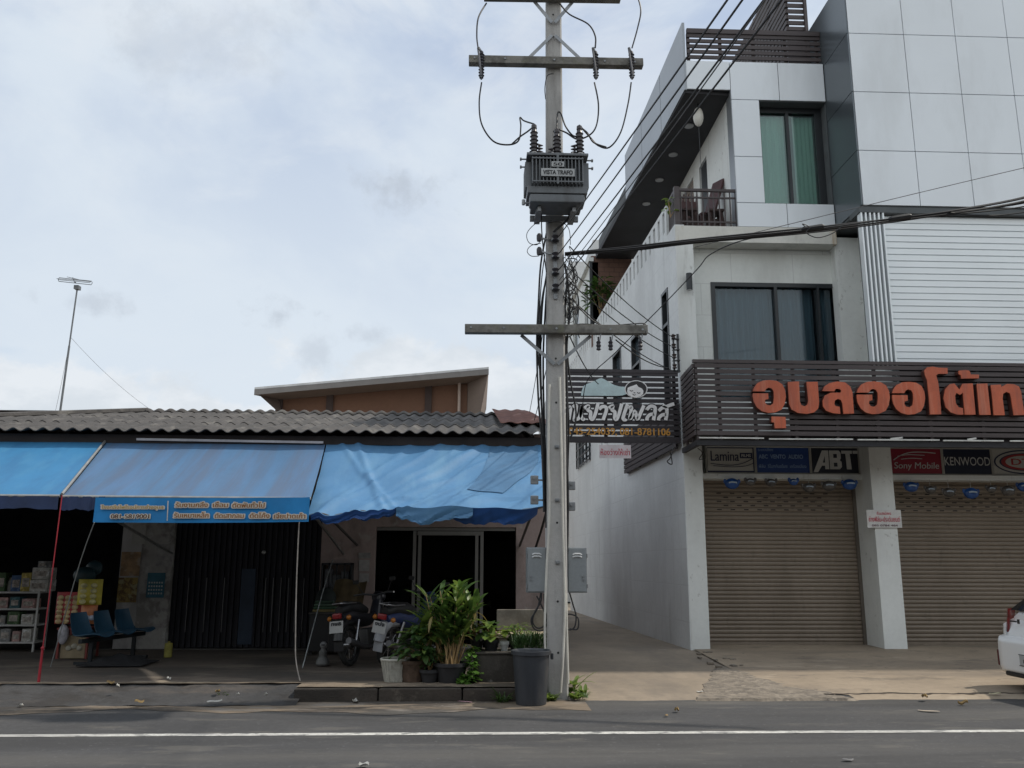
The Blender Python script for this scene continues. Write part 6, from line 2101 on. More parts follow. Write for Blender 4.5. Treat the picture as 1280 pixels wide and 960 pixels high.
# white conduits down the front of the pole
for pts in ([(0.915, 10.765, 3.85), (0.895, 10.76, 3.0), (0.905, 10.75, 2.3), (0.86, 10.74, 1.5), (0.835, 10.73, 0.8), (0.85, 10.72, 0.35)],
            [(1.045, 10.765, 3.95), (1.06, 10.76, 3.0), (1.07, 10.755, 2.0), (1.085, 10.75, 1.2), (1.06, 10.73, 0.6), (1.02, 10.72, 0.1)],
            [(1.10, 10.765, 1.25), (1.105, 10.755, 0.8), (1.115, 10.75, 0.2)]):
    mb = MB(); mb.tube(smooth_path(pts, 5), 0.014, 8); mb.build('conduit', mat('pvc_conduit', (0.62, 0.60, 0.54), 0.5, var=0.1, scale=5), UP)

# meter cabinets
def cabinet(x0, x1, label, latch_left):
    t = thing('meter_cabinet', label, 'cabinet', ((x0 + x1) / 2, 10.95, 1.25), 'meter cabinets on the utility pole')
    m = mat('cabinet_grey', (0.27, 0.29, 0.30), 0.5, metal=0.1, var=0.06, scale=3, dirt=[((0.18, 0.18, 0.18), 0.55, 0.75, 2.5, 0.5, (1, 1, 0.3))])
    mb = MB(); mb.box(x0, x1, 10.86, 11.06, 1.25, 1.80, 0.008); mb.build('body', m, t)
    mb = MB(); mb.box(x0 + 0.012, x1 - 0.012, 10.846, 10.857, 1.265, 1.785, 0.006); d = mb.build('door', m, t)
    cxm = (x0 + x1) / 2
    for z in (1.685, 1.715):
        mb = MB(); mb.tube([(cxm - 0.055, 10.845, z - 0.006), (cxm - 0.03, 10.838, z + 0.006), (cxm + 0.03, 10.838, z + 0.006), (cxm + 0.055, 10.845, z - 0.006)], 0.011, 8); mb.build('vent', mat('vent_pale', (0.62, 0.63, 0.63), 0.4), d)
    xl = x0 + 0.05 if latch_left else x1 - 0.05
    for z in (1.41, 1.45):
        mb = MB(); mb.cyl((xl, 10.846, z), (xl, 10.828, z), 0.013, seg=10); mb.build('lock', M_STEEL, d)
    for z in (1.33, 1.70):
        mb = MB(); mb.cyl(((x0 if latch_left else x1) , 10.86, z - 0.025), ((x0 if latch_left else x1), 10.86, z + 0.025), 0.01, seg=8); mb.build('hinge', M_STEEL, d)
cabinet(0.625, 0.872, 'grey steel meter cabinet on the house side of the concrete pole', True)
cabinet(1.13, 1.375, 'grey steel meter cabinet on the alley side of the concrete pole', False)

# ================================================================== transformer
TX, TY = 1.005, 10.42
TR = thing('transformer', 'grey pole mounted transformer tank with cooling fins and a name plate', 'transformer', (TX, TY, 6.13))
mb = MB(); mb.box(TX - 0.31, TX + 0.31, TY - 0.16, TY + 0.24, 6.15, 6.84, 0.02); mb.build('tank', M_TANK, TR)
mb = MB(); mb.box(TX - 0.37, TX + 0.37, TY - 0.27, TY + 0.27, 6.845, 6.885, 0.006); mb.build('lid', M_TANK, TR)
mb = MB(); mb.box(TX - 0.36, TX + 0.36, TY - 0.20, TY + 0.24, 6.29, 6.40, 0.008); mb.build('girdle', M_TANK, TR)
mb = MB(); mb.box(TX - 0.33, TX + 0.33, TY - 0.19, TY + 0.06, 6.155, 6.285, 0.02); mb.build('lower_tank', M_TANK, TR)
mb = MB()
for i in range(15):
    x = TX - 0.30 + i * 0.60 / 14
    mb.box(x - 0.007, x + 0.007, TY - 0.26, TY - 0.161, 6.41, 6.83, 0.004)
for s in (-1, 1):
    for i in range(8):
        y = TY - 0.14 + i * 0.05
        mb.box(TX + s * 0.311, TX + s * 0.385, y - 0.006, y + 0.006, 6.40, 6.80, 0.004)
mb.build('fins', M_TANK, TR)
mb = MB(); mb.box(TX - 0.31, TX + 0.31, TY - 0.268, TY - 0.262, 6.43, 6.45); mb.box(TX - 0.31, TX + 0.31, TY - 0.268, TY - 0.262, 6.79, 6.81); mb.box(TX - 0.014, TX + 0.014, TY - 0.275, TY - 0.262, 6.40, 6.86); mb.build('fin_strap', M_TANK, TR)
mb = MB()
for s in (-1, 1):
    for z in (6.865, 6.74):
        mb.cyl((TX + s * 0.36, TY - 0.1, z), (TX + s * 0.435, TY - 0.1, z), 0.012, seg=8); mb.cyl((TX + s * 0.425, TY - 0.1, z), (TX + s * 0.445, TY - 0.1, z), 0.025, seg=8)
for x in (-0.3, -0.18, -0.06, 0.06, 0.18, 0.3):
    mb.cyl((TX + x, TY - 0.235, 6.885), (TX + x, TY - 0.235, 6.905), 0.016, seg=6)
mb.build('lid_bolts', M_STEEL, TR)
mb = MB()
mb.cyl((TX - 0.33, TY - 0.05, 6.20), (TX - 0.42, TY - 0.05, 6.20), 0.015, seg=8); mb.cyl((TX - 0.40, TY - 0.05, 6.17), (TX - 0.40, TY - 0.05, 6.25), 0.02, seg=8)
mb.build('valve', M_STEEL, TR)
mb = MB()
for x in (-0.21, 0.21):
    mb.bar((TX + x, TY - 0.06, 6.07), (TX + x, TY - 0.06, 6.14), 0.04, 0.04); mb.box(TX + x - 0.035, TX + x + 0.035, TY - 0.02, TY + 0.42, 6.09, 6.13)
mb.box(TX - 0.3, TX + 0.3, TY + 0.30, TY + 0.36, 6.10, 6.18)
mb.build('bracket', M_STEEL, TR)
mb = MB(); mb.box(TX - 0.075, TX + 0.075, TY - 0.283, TY - 0.277, 6.66, 6.74); p1_ = mb.build('rating_plate', mat('plate_grey', (0.40, 0.41, 0.41), 0.5), TR)
mb = MB(); lettering(mb, '50', (TX, TY - 0.2865, 6.675), SX, SZ, 0.05, 0.105, fat=0.03, rows=30); mb.build('digits', mat('plate_black', (0.02, 0.02, 0.022), 0.6), p1_)
mb = MB(); mb.box(TX - 0.20, TX + 0.20, TY - 0.283, TY - 0.277, 6.51, 6.63); p2_ = mb.build('name_plate', MATS['plate_grey'], TR)
mb = MB(); lettering(mb, 'VISTA TRAFO', (TX, TY - 0.2865, 6.538), SX, SZ, 0.065, 0.35, fat=0.04, rows=30); mb.build('lettering', MATS['plate_black'], p2_)
BUSH = ((-0.27, -0.05), (0.02, 0.05), (0.29, -0.05))
for (x, y) in BUSH:
    prof = [(0.06, 0), (0.06, 0.03)]
    for i in range(7):
        z = 0.05 + i * 0.062
        prof += [(0.038, z), (0.062 - i * 0.002, z + 0.014), (0.038, z + 0.026)]
    prof += [(0.028, 0.50), (0.036, 0.505), (0.032, 0.56), (0.012, 0.58)]
    mb = MB(); mb.lathe(prof, (TX + x, TY + y, 6.885), 16); bs = mb.build('bushing', mat('brown_porcelain', (0.035, 0.028, 0.03), 0.3), TR)
    mb = MB()
    for i in range(4):
        mb.cyl((TX + x + (0.05 if x <= 0 else -0.05), TY + y, 6.97 + i * 0.05), (TX + x + (0.11 if x <= 0 else -0.11), TY + y, 6.97 + i * 0.05), 0.03, 0.006, 8)
    mb.build('horn', MATS['brown_porcelain'], bs)
    mb = MB(); torus(mb, (TX + x, TY + y - 0.065, 6.95), 0.03, 0.008, Matrix.Identity(3), 14); mb.build('ring', mat('pale_ring', (0.45, 0.45, 0.45), 0.4), bs)

TR.location = (0.985, TY, 6.094)
TR.scale = (1.07, 1.0, 0.88)
# fuse cutouts on the middle crossarm
def cutout(px, label):
    p = at(px, 81, 10.62)
    t = thing('fuse_cutout', label, 'fuse cutout', (p.x, 10.62, p.z), 'fuse cutouts on the middle crossarm')
    mb = MB()
    prof = [(0.02, -0.2), (0.03, -0.19)]
    for i in range(8):
        z = -0.17 + i * 0.045
        prof += [(0.026, z), (0.042, z + 0.012), (0.026, z + 0.024)]
    prof += [(0.025, 0.2), (0.01, 0.22)]
    mb.lathe(prof, (p.x + 0.02, 10.63, p.z), 12); mb.build('insulator', M_PORC, t)
    mb = MB(); mb.cyl((p.x - 0.03, 10.56, p.z + 0.22), (p.x + 0.02, 10.56, p.z - 0.2), 0.014, seg=8); mb.build('fuse_tube', mat('fuse_grey', (0.10, 0.10, 0.11), 0.5), t)
    mb = MB(); mb.bar((p.x - 0.02, 10.56, p.z + 0.22), (p.x + 0.02, 10.64, p.z + 0.2), 0.02, 0.03); mb.bar((p.x + 0.02, 10.56, p.z - 0.2), (p.x + 0.02, 10.64, p.z - 0.2), 0.02, 0.03); mb.bar((p.x + 0.02, 10.63, p.z), (p.x + 0.02, 10.70, p.z), 0.04, 0.03); mb.build('clamps', M_STEEL, t)
    return p
ca = cutout(600, 'dark fuse cutout at the left end of the middle crossarm')
cb = cutout(743, 'dark fuse cutout right of the pole on the middle crossarm')
cc = cutout(788, 'dark fuse cutout at the right tip of the middle crossarm')
def cable(label, pts, r=0.011, m=None, smooth_n=6, group=None, name='cable'):
    P = smooth_path(pts, smooth_n) if smooth_n else [Vector(p) for p in pts]
    mb = MB(); mb.tube(P, r, 6)
    return tag(mb.build(name, m or M_CABLE, None, origin=P[0]), label, 'cable', group)
JY = 10.55
cable('black jumper curving from the top crossarm down to the left fuse', [at(608, 4, 10.7), at(598, 22, JY), at(596, 45, JY), at(598, 62, JY)])
cable('black jumper curving from the pole top to the fuse right of the pole', [at(700, 5, 10.7), at(712, 18, JY), at(735, 30, JY), at(744, 45, JY), at(744, 60, JY)])
cable('black jumper curving down to the fuse at the right tip', [at(795, -10, 10.7), at(801, 12, JY), at(797, 35, JY), at(790, 60, JY)])
bu = [Vector((0.985 + x * 1.07, TY + y, 7.27)) for x, y in BUSH]
cable('long black loop from the left fuse to the left bushing', [at(602, 103, JY), at(599, 128, JY), at(602, 155, JY), at(616, 176, JY), at(634, 181, JY), at(648, 176, JY), at(651, 158, JY), at(650, 147, JY), at(655, 151, JY), bu[0]])
cable('short black lead joining the left loop to the left bushing', [at(640, 180, JY), at(650, 171, JY), at(660, 164, JY), bu[0] + Vector((0, 0, -0.03))])
cable('black loop from the middle fuse to the centre bushing', [at(743, 103, JY), at(748, 130, JY), at(746, 155, JY), at(738, 168, JY), at(722, 174, JY), at(708, 166, JY), bu[1]])
cable('arching black lead over the centre bushing', [bu[1], at(697, 142, JY), at(701, 142, JY), at(707, 158, JY), at(717, 170, JY), at(727, 168, JY)])
cable('long black loop from the right fuse to the right bushing', [at(789, 103, JY), at(785, 130, JY), at(776, 165, JY), at(762, 184, JY), at(748, 182, JY), at(738, 172, JY), bu[2]])
cable('second black lead from the right loop to the right bushing', [at(758, 184, JY), at(742, 178, JY), at(734, 166, JY), bu[2] + Vector((0, 0, -0.02))])
cable('thin black lead hugging the pole below the middle crossarm', [at(692, 92, 10.72), at(684, 95, 10.72), at(681, 110, 10.72), at(682, 124, 10.72)], 0.006)

# four low-voltage lines crossing over the road
G4 = 'power lines running from the pole over the road'
for i, (a, b, zr, lab) in enumerate((((760, 212), (905.3, 0), 5.85, 'topmost'), ((760, 240.6), (924, 0), 5.61, 'second'), ((760, 261), (950.6, 0), 5.39, 'third'), ((760, 280), (972.5, 0), 5.17, 'lowest'))):
    s = Vector((PX + 0.05, PY - 0.19, zr))
    e = at(b[0], b[1], 4.4)
    far = s + (e - s) * 1.5
    cable('%s of four black power lines rising from the pole rack over the road' % lab, catenary(s, far, 0.03, 16), 0.0075, None, 0, G4, 'power_line')
cable('thin grey wire among the four power lines from the pole rack', catenary((PX + 0.05, PY - 0.15, 5.25), Vector((PX, PY, 5.2)) + (at(950, 0, 4.2) - Vector((PX, PY, 5.2))) * 1.4, 0.05, 16), 0.005, M_CABLE2, 0, None, 'power_line')

# heavy telecom bundle along the street
GB = 'telecom cables along the street'
bl_ = [at(706, 317, 10.75), at(790, 309, 10.6), at(870, 299, 10.45), at(1010, 286, 10.2), at(1130, 271, 10.0), at(1280, 247, 9.7)]
ends = ((0, 0), (4, 6), (-4, 12), (6, -4), (-3, 17), (8, 3))
labs = ('uppermost', 'second', 'third', 'fourth', 'fifth', 'lowest')
for i, (dy0, dy1) in enumerate(ends):
    P = []
    for j, (qx, qy) in enumerate(((706, 317), (790, 310), (870, 300.5), (1010, 287), (1110, 274), (1190, 263), (1280, 248))):
        f = j / 6
        off = dy0 * (0.25 + 0.5 * f) + (dy1 - dy0) * max(0, f - 0.55) * 1.3
        P.append(at(qx, qy + off + rr.uniform(-0.8, 0.8), 10.75 - 1.05 * f + 0.02 * i))
    P.append(P[-1] + (P[-1] - P[-2]) * 0.9 + Vector((0, 0, 0.12)))
    cable('%s strand of the thick black telecom bundle where it passes the metal siding' % labs[i], P, 0.011 if i < 4 else 0.008, None, 6, GB, 'telecom_cable')
for i, (qx, qy) in enumerate(((1016, 285), (1125, 272))):
    mb = MB(); q0 = at(qx - 14, qy + 2, 10.15 - 0.12 * i); q1 = at(qx + 14, qy - 2.5, 10.12 - 0.12 * i)
    mb.tube([q0, q0.lerp(q1, 0.1), q0.lerp(q1, 0.9), q1], [0.02, 0.034, 0.034, 0.02], 8)
    tag(mb.build('cable_splice', M_CABLE, None, origin=q0), ('black splice sleeve on the telecom bundle in front of the ledge', 'black splice sleeve on the telecom bundle in front of the white louvre')[i], 'cable splice')
cable('small tangle of spare wire hanging from the telecom bundle', [at(1010, 286, 10.15), at(1003, 280, 10.1), at(1012, 284, 10.1), at(1008, 291, 10.1), at(1022, 297, 10.1), at(1040, 292, 10.1), at(1052, 283, 10.1)], 0.006, None, 6)
cable('thin wire sweeping below the telecom bundle at the right', [at(1185, 265, 9.9), at(1215, 269, 9.85), at(1250, 269, 9.8), at(1290, 264, 9.7)], 0.007)
cable('thin grey wire rising across the cladding above the telecom bundle', [at(868, 309, 11.5), at(1000, 277, 11.2), at(1140, 243, 10.9), at(1300, 205, 10.5)], 0.005, M_CABLE2)
cable('black wire dropping from the telecom bundle to the alley sign', [at(1000, 288, 10.3), at(930, 300, 10.9), at(888, 318, 11.6), at(872, 336, 12.0), at(830, 380, 12.6), at(770, 440, 13.6), at(735, 474, 14.6), at(728, 510, 14.9)], 0.008)

# service drops to the insulator rack on the white wall
GS = 'service wires from the pole to the white wall'
for i, ((ax, ay), (bx, by_), lab) in enumerate((((712, 308), (840, 421), 'topmost'), ((712, 336), (840, 433), 'second'), ((712, 352), (840, 446), 'third'), ((712, 372), (838, 462), 'lowest'))):
    cable('%s of four service wires slanting from the pole to the rack on the white wall' % lab, catenary(at(ax, ay, 10.8), at(bx, by_, 14.97), 0.10, 14), 0.008, None, 0, GS, 'service_wire')
for i, (ax, ay, bx, by_, Y1, lab) in enumerate(((715, 372, 758, 408, 10.8, 'drooping from the pole to the lowest crossarm'), (712, 420, 748, 480, 14.9, 'running from the lowest crossarm to the alley sign'), (770, 425, 836, 460, 14.9, 'running from the crossarm insulators to the white wall'))):
    cable('black wire ' + lab, catenary(at(ax, ay, 10.8), at(bx, by_, Y1), 0.08, 12), 0.009, None, 0)
# insulators slung under the lowest crossarm
for i, (qx, lab) in enumerate(((748, 'left'), (763, 'middle'), (800, 'right'))):
    p = at(qx, 423, 10.72)
    t = thing('shackle_insulator', 'small dark shackle insulator under the lowest crossarm, %s one of three' % lab, 'insulator', tuple(p), 'insulators under the lowest crossarm')
    mb = MB(); mb.lathe([(0.015, -0.16), (0.03, -0.15), (0.022, -0.12), (0.035, -0.10), (0.022, -0.075), (0.032, -0.05), (0.012, -0.03), (0.012, 0.02)], p, 10); mb.build('spool', M_PORC, t)
    mb = MB(); mb.tube([p + Vector((0, 0, 0.16)), p + Vector((0.03, -0.02, 0.06)), p + Vector((0.02, 0, -0.02)), p + Vector((0.0, 0, -0.06))], 0.008, 6); mb.build('hook', M_STEEL, t)
cable('black wire lying along the top of the lowest crossarm', [at(706, 408, 10.7), at(728, 405, 10.7), at(760, 407, 10.7), at(790, 405, 10.7), at(806, 405, 10.7), at(807, 416, 10.68)], 0.008)
# cables down the left side of the pole
LEFT = [[(683, 292), (676, 330), (673, 380), (671, 430), (673, 500), (678, 560), (680, 640)], [(686, 330), (679, 370), (676, 420), (676, 470), (678, 530), (681, 600), (683, 660)],
        [(684, 350), (681, 400), (679, 450), (680, 520), (682, 580), (682, 640)], [(688, 300), (683, 345), (678, 372), (674, 410), (674, 440), (676, 490), (679, 545)],
        [(681, 318), (677, 350), (674, 395), (672, 440), (675, 470), (679, 530)]]
for i, p in enumerate(LEFT):
    cable('black cable running down the left side of the pole, %s of five from the left' % ('first', 'fourth', 'fifth', 'third', 'second')[i], [at(a, b, 10.86 + 0.03 * (i % 3)) for a, b in p], 0.014 if i != 4 else 0.008, None, 5, 'cables strapped to the left side of the pole', 'pole_cable')
RIGHT = [[(706, 330), (712, 380), (708, 440), (709, 500), (708, 560), (710, 620), (709, 690)], [(709, 345), (706, 400), (707, 470), (711, 530), (709, 600), (708, 650)], [(707, 420), (712, 470), (720, 515), (716, 540), (709, 560), (708, 620)]]
for i, p in enumerate(RIGHT):
    cable('black cable running down the alley side of the pole, %s' % ('longest of the three', 'thin one against the concrete', 'bulging one beside the sign')[i], [at(a, b, 10.84 + 0.03 * i) for a, b in p], 0.013 if i else 0.016, None, 5, None, 'pole_cable')
cable('thin wire strung from the crossarm down past the row house roof', catenary(at(689, 430, 10.8), at(668, 525, 13.5), 0.05, 10), 0.006, None, 0)
cable('thin slack wire behind the pole cables left of the pole', catenary(at(681, 400, 10.9), at(662, 515, 14.5), 0.05, 10), 0.005, None, 0)
cable('thin black loop standing out at the left of the pole under the transformer', [at(690, 276, 10.7), at(672, 278, 10.7), at(659, 291, 10.7), at(661, 303, 10.7), at(671, 306, 10.7), at(676, 300, 10.7)], 0.005)
cable('second thin black loop left of the pole below the first', [at(676, 304, 10.7), at(664, 307, 10.7), at(659, 314, 10.7), at(664, 320, 10.7), at(674, 320, 10.7)], 0.005)
cable('thin loop arching over the pole under the transformer', [at(684, 279, 10.7), at(700, 277, 10.7), at(711, 286, 10.7), at(713, 306, 10.72)], 0.005)
cable('twisted black lead from the transformer down to the pole rack', [at(713, 267, 10.6), at(708, 276, 10.65), at(700, 283, 10.68), at(692, 290, 10.68)], 0.016)
cable('thin black lead from the transformer down the left of the pole', [at(677, 266, 10.6), at(677, 285, 10.7), at(679, 310, 10.75), at(683, 340, 10.75)], 0.008)
for i, (qx, qy) in enumerate(((674, 297), (674, 314))):
    p = at(qx, qy, 10.7)
    t = thing('surge_arrester', 'stubby black arrester on the left of the pole, %s of two' % ('upper', 'lower')[i], 'arrester', tuple(p), 'arresters on the pole')
    mb = MB(); mb.lathe([(0.03, -0.05), (0.035, -0.02), (0.035, 0.03), (0.02, 0.055)], p, 12); mb.build('body', M_PORC, t)
    mb = MB(); mb.bar(p, p + Vector((0.17, 0.1, 0.0)), 0.02, 0.02); mb.build('bracket', M_STEEL, t)
# the tangle on the right of the pole
tr = random.Random(8)
TL = ('tight', 'loose', 'long hanging', 'small', 'twisted', 'drooping', 'wide', 'narrow', 'stretched', 'sagging', 'crossing', 'frayed')
for i in range(12):
    x0, y0 = tr.uniform(706, 716), tr.uniform(312, 335)
    pts = []
    for k in range(7):
        f = k / 6
        pts.append((x0 + tr.uniform(-5, 14) * (1 if k else 0.3), y0 + f * tr.uniform(50, 95) + tr.uniform(-8, 8)))
    if i % 3 == 0:
        pts.append((pts[0][0] + tr.uniform(-2, 6), pts[-1][1] - tr.uniform(10, 40)))
    cable('strand of the black cable tangle on the alley side of the pole rack', [at(a, b, 10.75 + tr.uniform(-0.05, 0.2)) for a, b in pts], tr.uniform(0.004, 0.008), M_CABLE if i % 4 else M_CABLE2, 6, 'tangle of cables beside the pole rack', 'tangled_cable')
# coils under the cabinets
for pts, lab in (([(677, 741), (676, 752), (668, 766), (666, 778), (672, 785), (680, 782), (682, 770), (676, 755), (671, 745)], 'loop of black cable hanging under the left meter cabinet'),
                 ([(676, 741), (672, 760), (664, 774), (668, 786), (678, 788), (684, 778), (681, 760), (680, 742)], 'second loop of black cable under the left meter cabinet'),
                 ([(712, 741), (716, 755), (720, 770), (718, 784), (710, 787), (706, 778), (710, 768), (722, 772), (722, 786), (712, 786)], 'coil of black cable hanging under the alley side meter cabinet')):
    cable(lab, [at(a, b, 10.84) for a, b in pts], 0.010, None, 6, None, 'cable_coil')
for i, (qx, qy, lab) in enumerate(((668, 600, 'upper left'), (668, 625, 'lower left'), (714, 607, 'upper right'), (714, 633, 'lower right'))):
    p = at(qx, qy, 10.88)
    t = thing('cable_clamp', 'small galvanised cable clamp box on the pole, %s of four' % lab, 'clamp', tuple(p), 'clamps on the pole')
    mb = MB(); mb.obox(p, (0.10, 0.06, 0.11), None, 0.01); mb.build('clamp_body', M_STEEL, t)
    mb = MB(); mb.cyl(p + Vector((0, -0.03, 0.02)), p + Vector((0, -0.05, 0.02)), 0.02, seg=8); mb.bar(p, p + Vector((0.12 if qx < 690 else -0.12, 0.02, 0)), 0.02, 0.02); mb.build('clamp_bolt', M_STEEL, t)
cable('dark strut cable slanting from the house wall to the pole', [at(667, 692, 13.0), at(676, 665, 12.2), at(683, 640, 11.0)], 0.018)
cable('wire knot hanging on the corner of the white wall under the sign', [at(842, 560, 14.9), at(838, 572, 14.9), at(834, 577, 14.9), at(840, 580, 14.9), at(838, 566, 14.9)], 0.010)
cable('thin wires curling out at the first shutter corner', [at(872, 560, 15.0), at(878, 566, 15.0), at(874, 574, 15.0), at(882, 573, 15.0)], 0.008)

# ================================================================== parked white hatchback
CX, CY0, CW = 6.93, 9.90, 1.70       # rear face x, near side y, width
M_CARW = mat('white_car_paint', (0.74, 0.75, 0.75), 0.22, var=0.02, scale=2, fine=0.0, dirt=[((0.55, 0.52, 0.46), 0.58, 0.8, 2.2, 0.35, (1, 1, 0.4))])
M_CARGL = mat('car_glass', (0.012, 0.014, 0.016), 0.06, var=0.05)
M_CARBL = mat('black_trim', (0.02, 0.02, 0.021), 0.6)
CAR = thing('parked_car', 'white hatchback with dark red tail lights parked on the edge of the forecourt', 'car', (CX + 1.9, CY0 + CW / 2, 0.03))
yc = CY0 + CW / 2
def car_sec(x, pts):
    """pts: (half width, z) from the sill up to the roof centre"""
    s = [(x, yc - w, z) for w, z in pts] + [(x, yc + w, z) for w, z in reversed(pts)]
    return s
def loft(name, secs, m, parent, smooth=45, caps=True):
    mb = MB()
    rg = [[mb.bm.verts.new(Vector(p)) for p in s] for s in secs]
    n = len(rg[0])
    for a, b in zip(rg, rg[1:]):
        for k in range(n - 1):
            mb.bm.faces.new((a[k], a[k + 1], b[k + 1], b[k]))
        mb.bm.faces.new((a[n - 1], a[0], b[0], b[n - 1]))
    if caps:
        mb.bm.faces.new(rg[0][::-1]); mb.bm.faces.new(rg[-1])
    return mb.build(name, m, parent, smooth=smooth)
ZB = 0.02
# lower body: each section runs from sill to waist; rear face bulges at the bumper
def low(x, k, top):
    w = 0.85 * k
    return car_sec(x, [(w * 0.90, ZB + 0.24), (w * 0.985, ZB + 0.34), (w, ZB + 0.50), (w * 0.995, ZB + 0.66), (w * 0.97, ZB + 0.82), (w * 0.93, top), (w * 0.5, top + 0.01)])
secs = [low(CX + 0.00, 0.80, ZB + 0.62), low(CX + 0.03, 0.90, ZB + 0.70), low(CX + 0.12, 0.965, ZB + 0.86), low(CX + 0.30, 0.995, ZB + 0.93), low(CX + 0.9, 1.0, ZB + 0.92), low(CX + 2.6, 1.0, ZB + 0.90), low(CX + 3.3, 0.97, ZB + 0.86), low(CX + 3.65, 0.90, ZB + 0.74), low(CX + 3.75, 0.80, ZB + 0.62)]
body = loft('body', secs, M_CARW, CAR)
def cabin(x, k, zb, zt, sh):
    w = 0.85
    return car_sec(x, [(w * 0.94 * k, zb), (w * 0.90 * k, zb + (zt - zb) * 0.4), (w * 0.82 * k, zb + (zt - zb) * 0.85), (w * 0.74 * k, zt - 0.01), (w * 0.4 * k, zt)])
loft('cabin', [cabin(CX + 0.14, 0.94, ZB + 0.70, ZB + 0.96, 0), cabin(CX + 0.40, 0.96, ZB + 0.80, ZB + 1.20, 0), cabin(CX + 0.66, 0.97, ZB + 0.86, ZB + 1.43, 0), cabin(CX + 0.9, 1.0, ZB + 0.88, ZB + 1.50, 0), cabin(CX + 1.9, 1.0, ZB + 0.88, ZB + 1.50, 0), cabin(CX + 2.4, 0.98, ZB + 0.88, ZB + 1.36, 0), cabin(CX + 3.0, 0.95, ZB + 0.84, ZB + 0.92, 0)], M_CARW, CAR)
# rear window and tailgate line
mb = MB()
def rw(u, v):
    zz = ZB + 1.0 + 0.36 * v
    x = CX + 0.14 + 0.44 * v
    return (x - 0.025 + 0.07 * (2 * u - 1) ** 2, yc + (0.80 - 0.13 * v) * (2 * u - 1), zz)
mb.sheet(rw, 18, 8, (0.03, 0, -0.006)); mb.build('rear_window', M_CARGL, CAR)
for s in (-1, 1):
    mb = MB()
    q = lambda x, z, w=0.0: (CX + x, yc + s * (0.79 - (z - 0.95) * 0.17 + 0.012 + w), ZB + z)
    mb.prism([q(0.75, 0.96), q(1.45, 0.94), q(1.45, 1.36), q(0.85, 1.37)], (0, s * 0.004, 0)); mb.prism([q(1.52, 0.94), q(2.55, 0.93), q(2.1, 1.35), q(1.52, 1.36)], (0, s * 0.004, 0))
    mb.build('side_window', M_CARGL, CAR)
    mb = MB()
    def tl(u, v, s=s):
        z = ZB + 0.72 + 0.30 * v
        a = u * 1.15
        return (CX + 0.00 + 0.085 * v + 0.05 * (1 - v) - 0.012 + 0.24 * (1 - math.cos(a * 1.1)), yc + s * (0.66 + 0.17 * math.sin(a * 1.25) - 0.02 * v), z)
    mb.sheet(tl, 10, 10, (0.02, 0, 0)); mb.build('taillight', mat('tail_lens', (0.16, 0.015, 0.015), 0.12, var=0.3, scale=14), CAR)
    mb = MB(); mb.obox((CX - 0.045, yc + s * 0.775, ZB + 0.40), (0.03, 0.08, 0.20), Matrix.Rotation(-s * R(48), 3, 'Z'), 0.012); mb.build('reflector', mat('dark_red_lens', (0.09, 0.02, 0.02), 0.2), CAR)
# bumper
def bs_(x, k, z0, z1):
    w = 0.85 * k
    return car_sec(x, [(w * 0.93, z0), (w * 0.99, z0 + 0.06), (w, (z0 + z1) / 2), (w * 0.99, z1 - 0.03), (w * 0.95, z1)])
loft('bumper', [bs_(CX - 0.10, 0.70, ZB + 0.28, ZB + 0.60), bs_(CX - 0.075, 0.86, ZB + 0.25, ZB + 0.63), bs_(CX - 0.02, 0.955, ZB + 0.22, ZB + 0.67), bs_(CX + 0.12, 1.003, ZB + 0.20, ZB + 0.70), bs_(CX + 0.42, 1.01, ZB + 0.20, ZB + 0.66)], M_CARW, CAR)
mb = MB(); mb.box(CX - 0.085, CX + 0.3, yc - 0.62, yc + 0.62, ZB + 0.19, ZB + 0.25, 0.02); mb.build('bumper_valance', M_CARBL, CAR)
mb = MB(); mb.box(CX - 0.113, CX - 0.104, yc - 0.20, yc + 0.24, ZB + 0.355, ZB + 0.475, 0.003); npl = mb.build('number_plate', MATS['plate_grey'], CAR)
mb = MB(); lettering(mb, 'กท 4271', (CX - 0.116, yc, ZB + 0.385), (0, -1, 0), (0, 0, 1), 0.06, 0.32, fat=0.03, rows=24); mb.build('digits', MATS['plate_black'], npl)
mb = MB(); mb.box(CX - 0.109, CX - 0.10, yc - 0.22, yc + 0.26, ZB + 0.345, ZB + 0.353); mb.box(CX - 0.109, CX - 0.10, yc - 0.22, yc + 0.26, ZB + 0.477, ZB + 0.485); mb.build('plate_frame', M_CARBL, CAR)
mb = MB(); torus(mb, (CX - 0.005, yc + 0.0, ZB + 0.86), 0.06, 0.008, Matrix.Rotation(R(90), 3, 'Z'), 20); torus(mb, (CX - 0.006, yc, ZB + 0.865), 0.032, 0.007, Matrix.Rotation(R(90), 3, 'Z'), 18); mb.build('emblem', M_CHROME, CAR)
mb = MB(); mb.box(CX + 0.012, CX + 0.022, yc + 0.42, yc + 0.56, ZB + 0.86, ZB + 0.878); mb.box(CX + 0.012, CX + 0.022, yc + 0.36, yc + 0.40, ZB + 0.845, ZB + 0.90); mb.build('badge', M_CARBL, CAR)
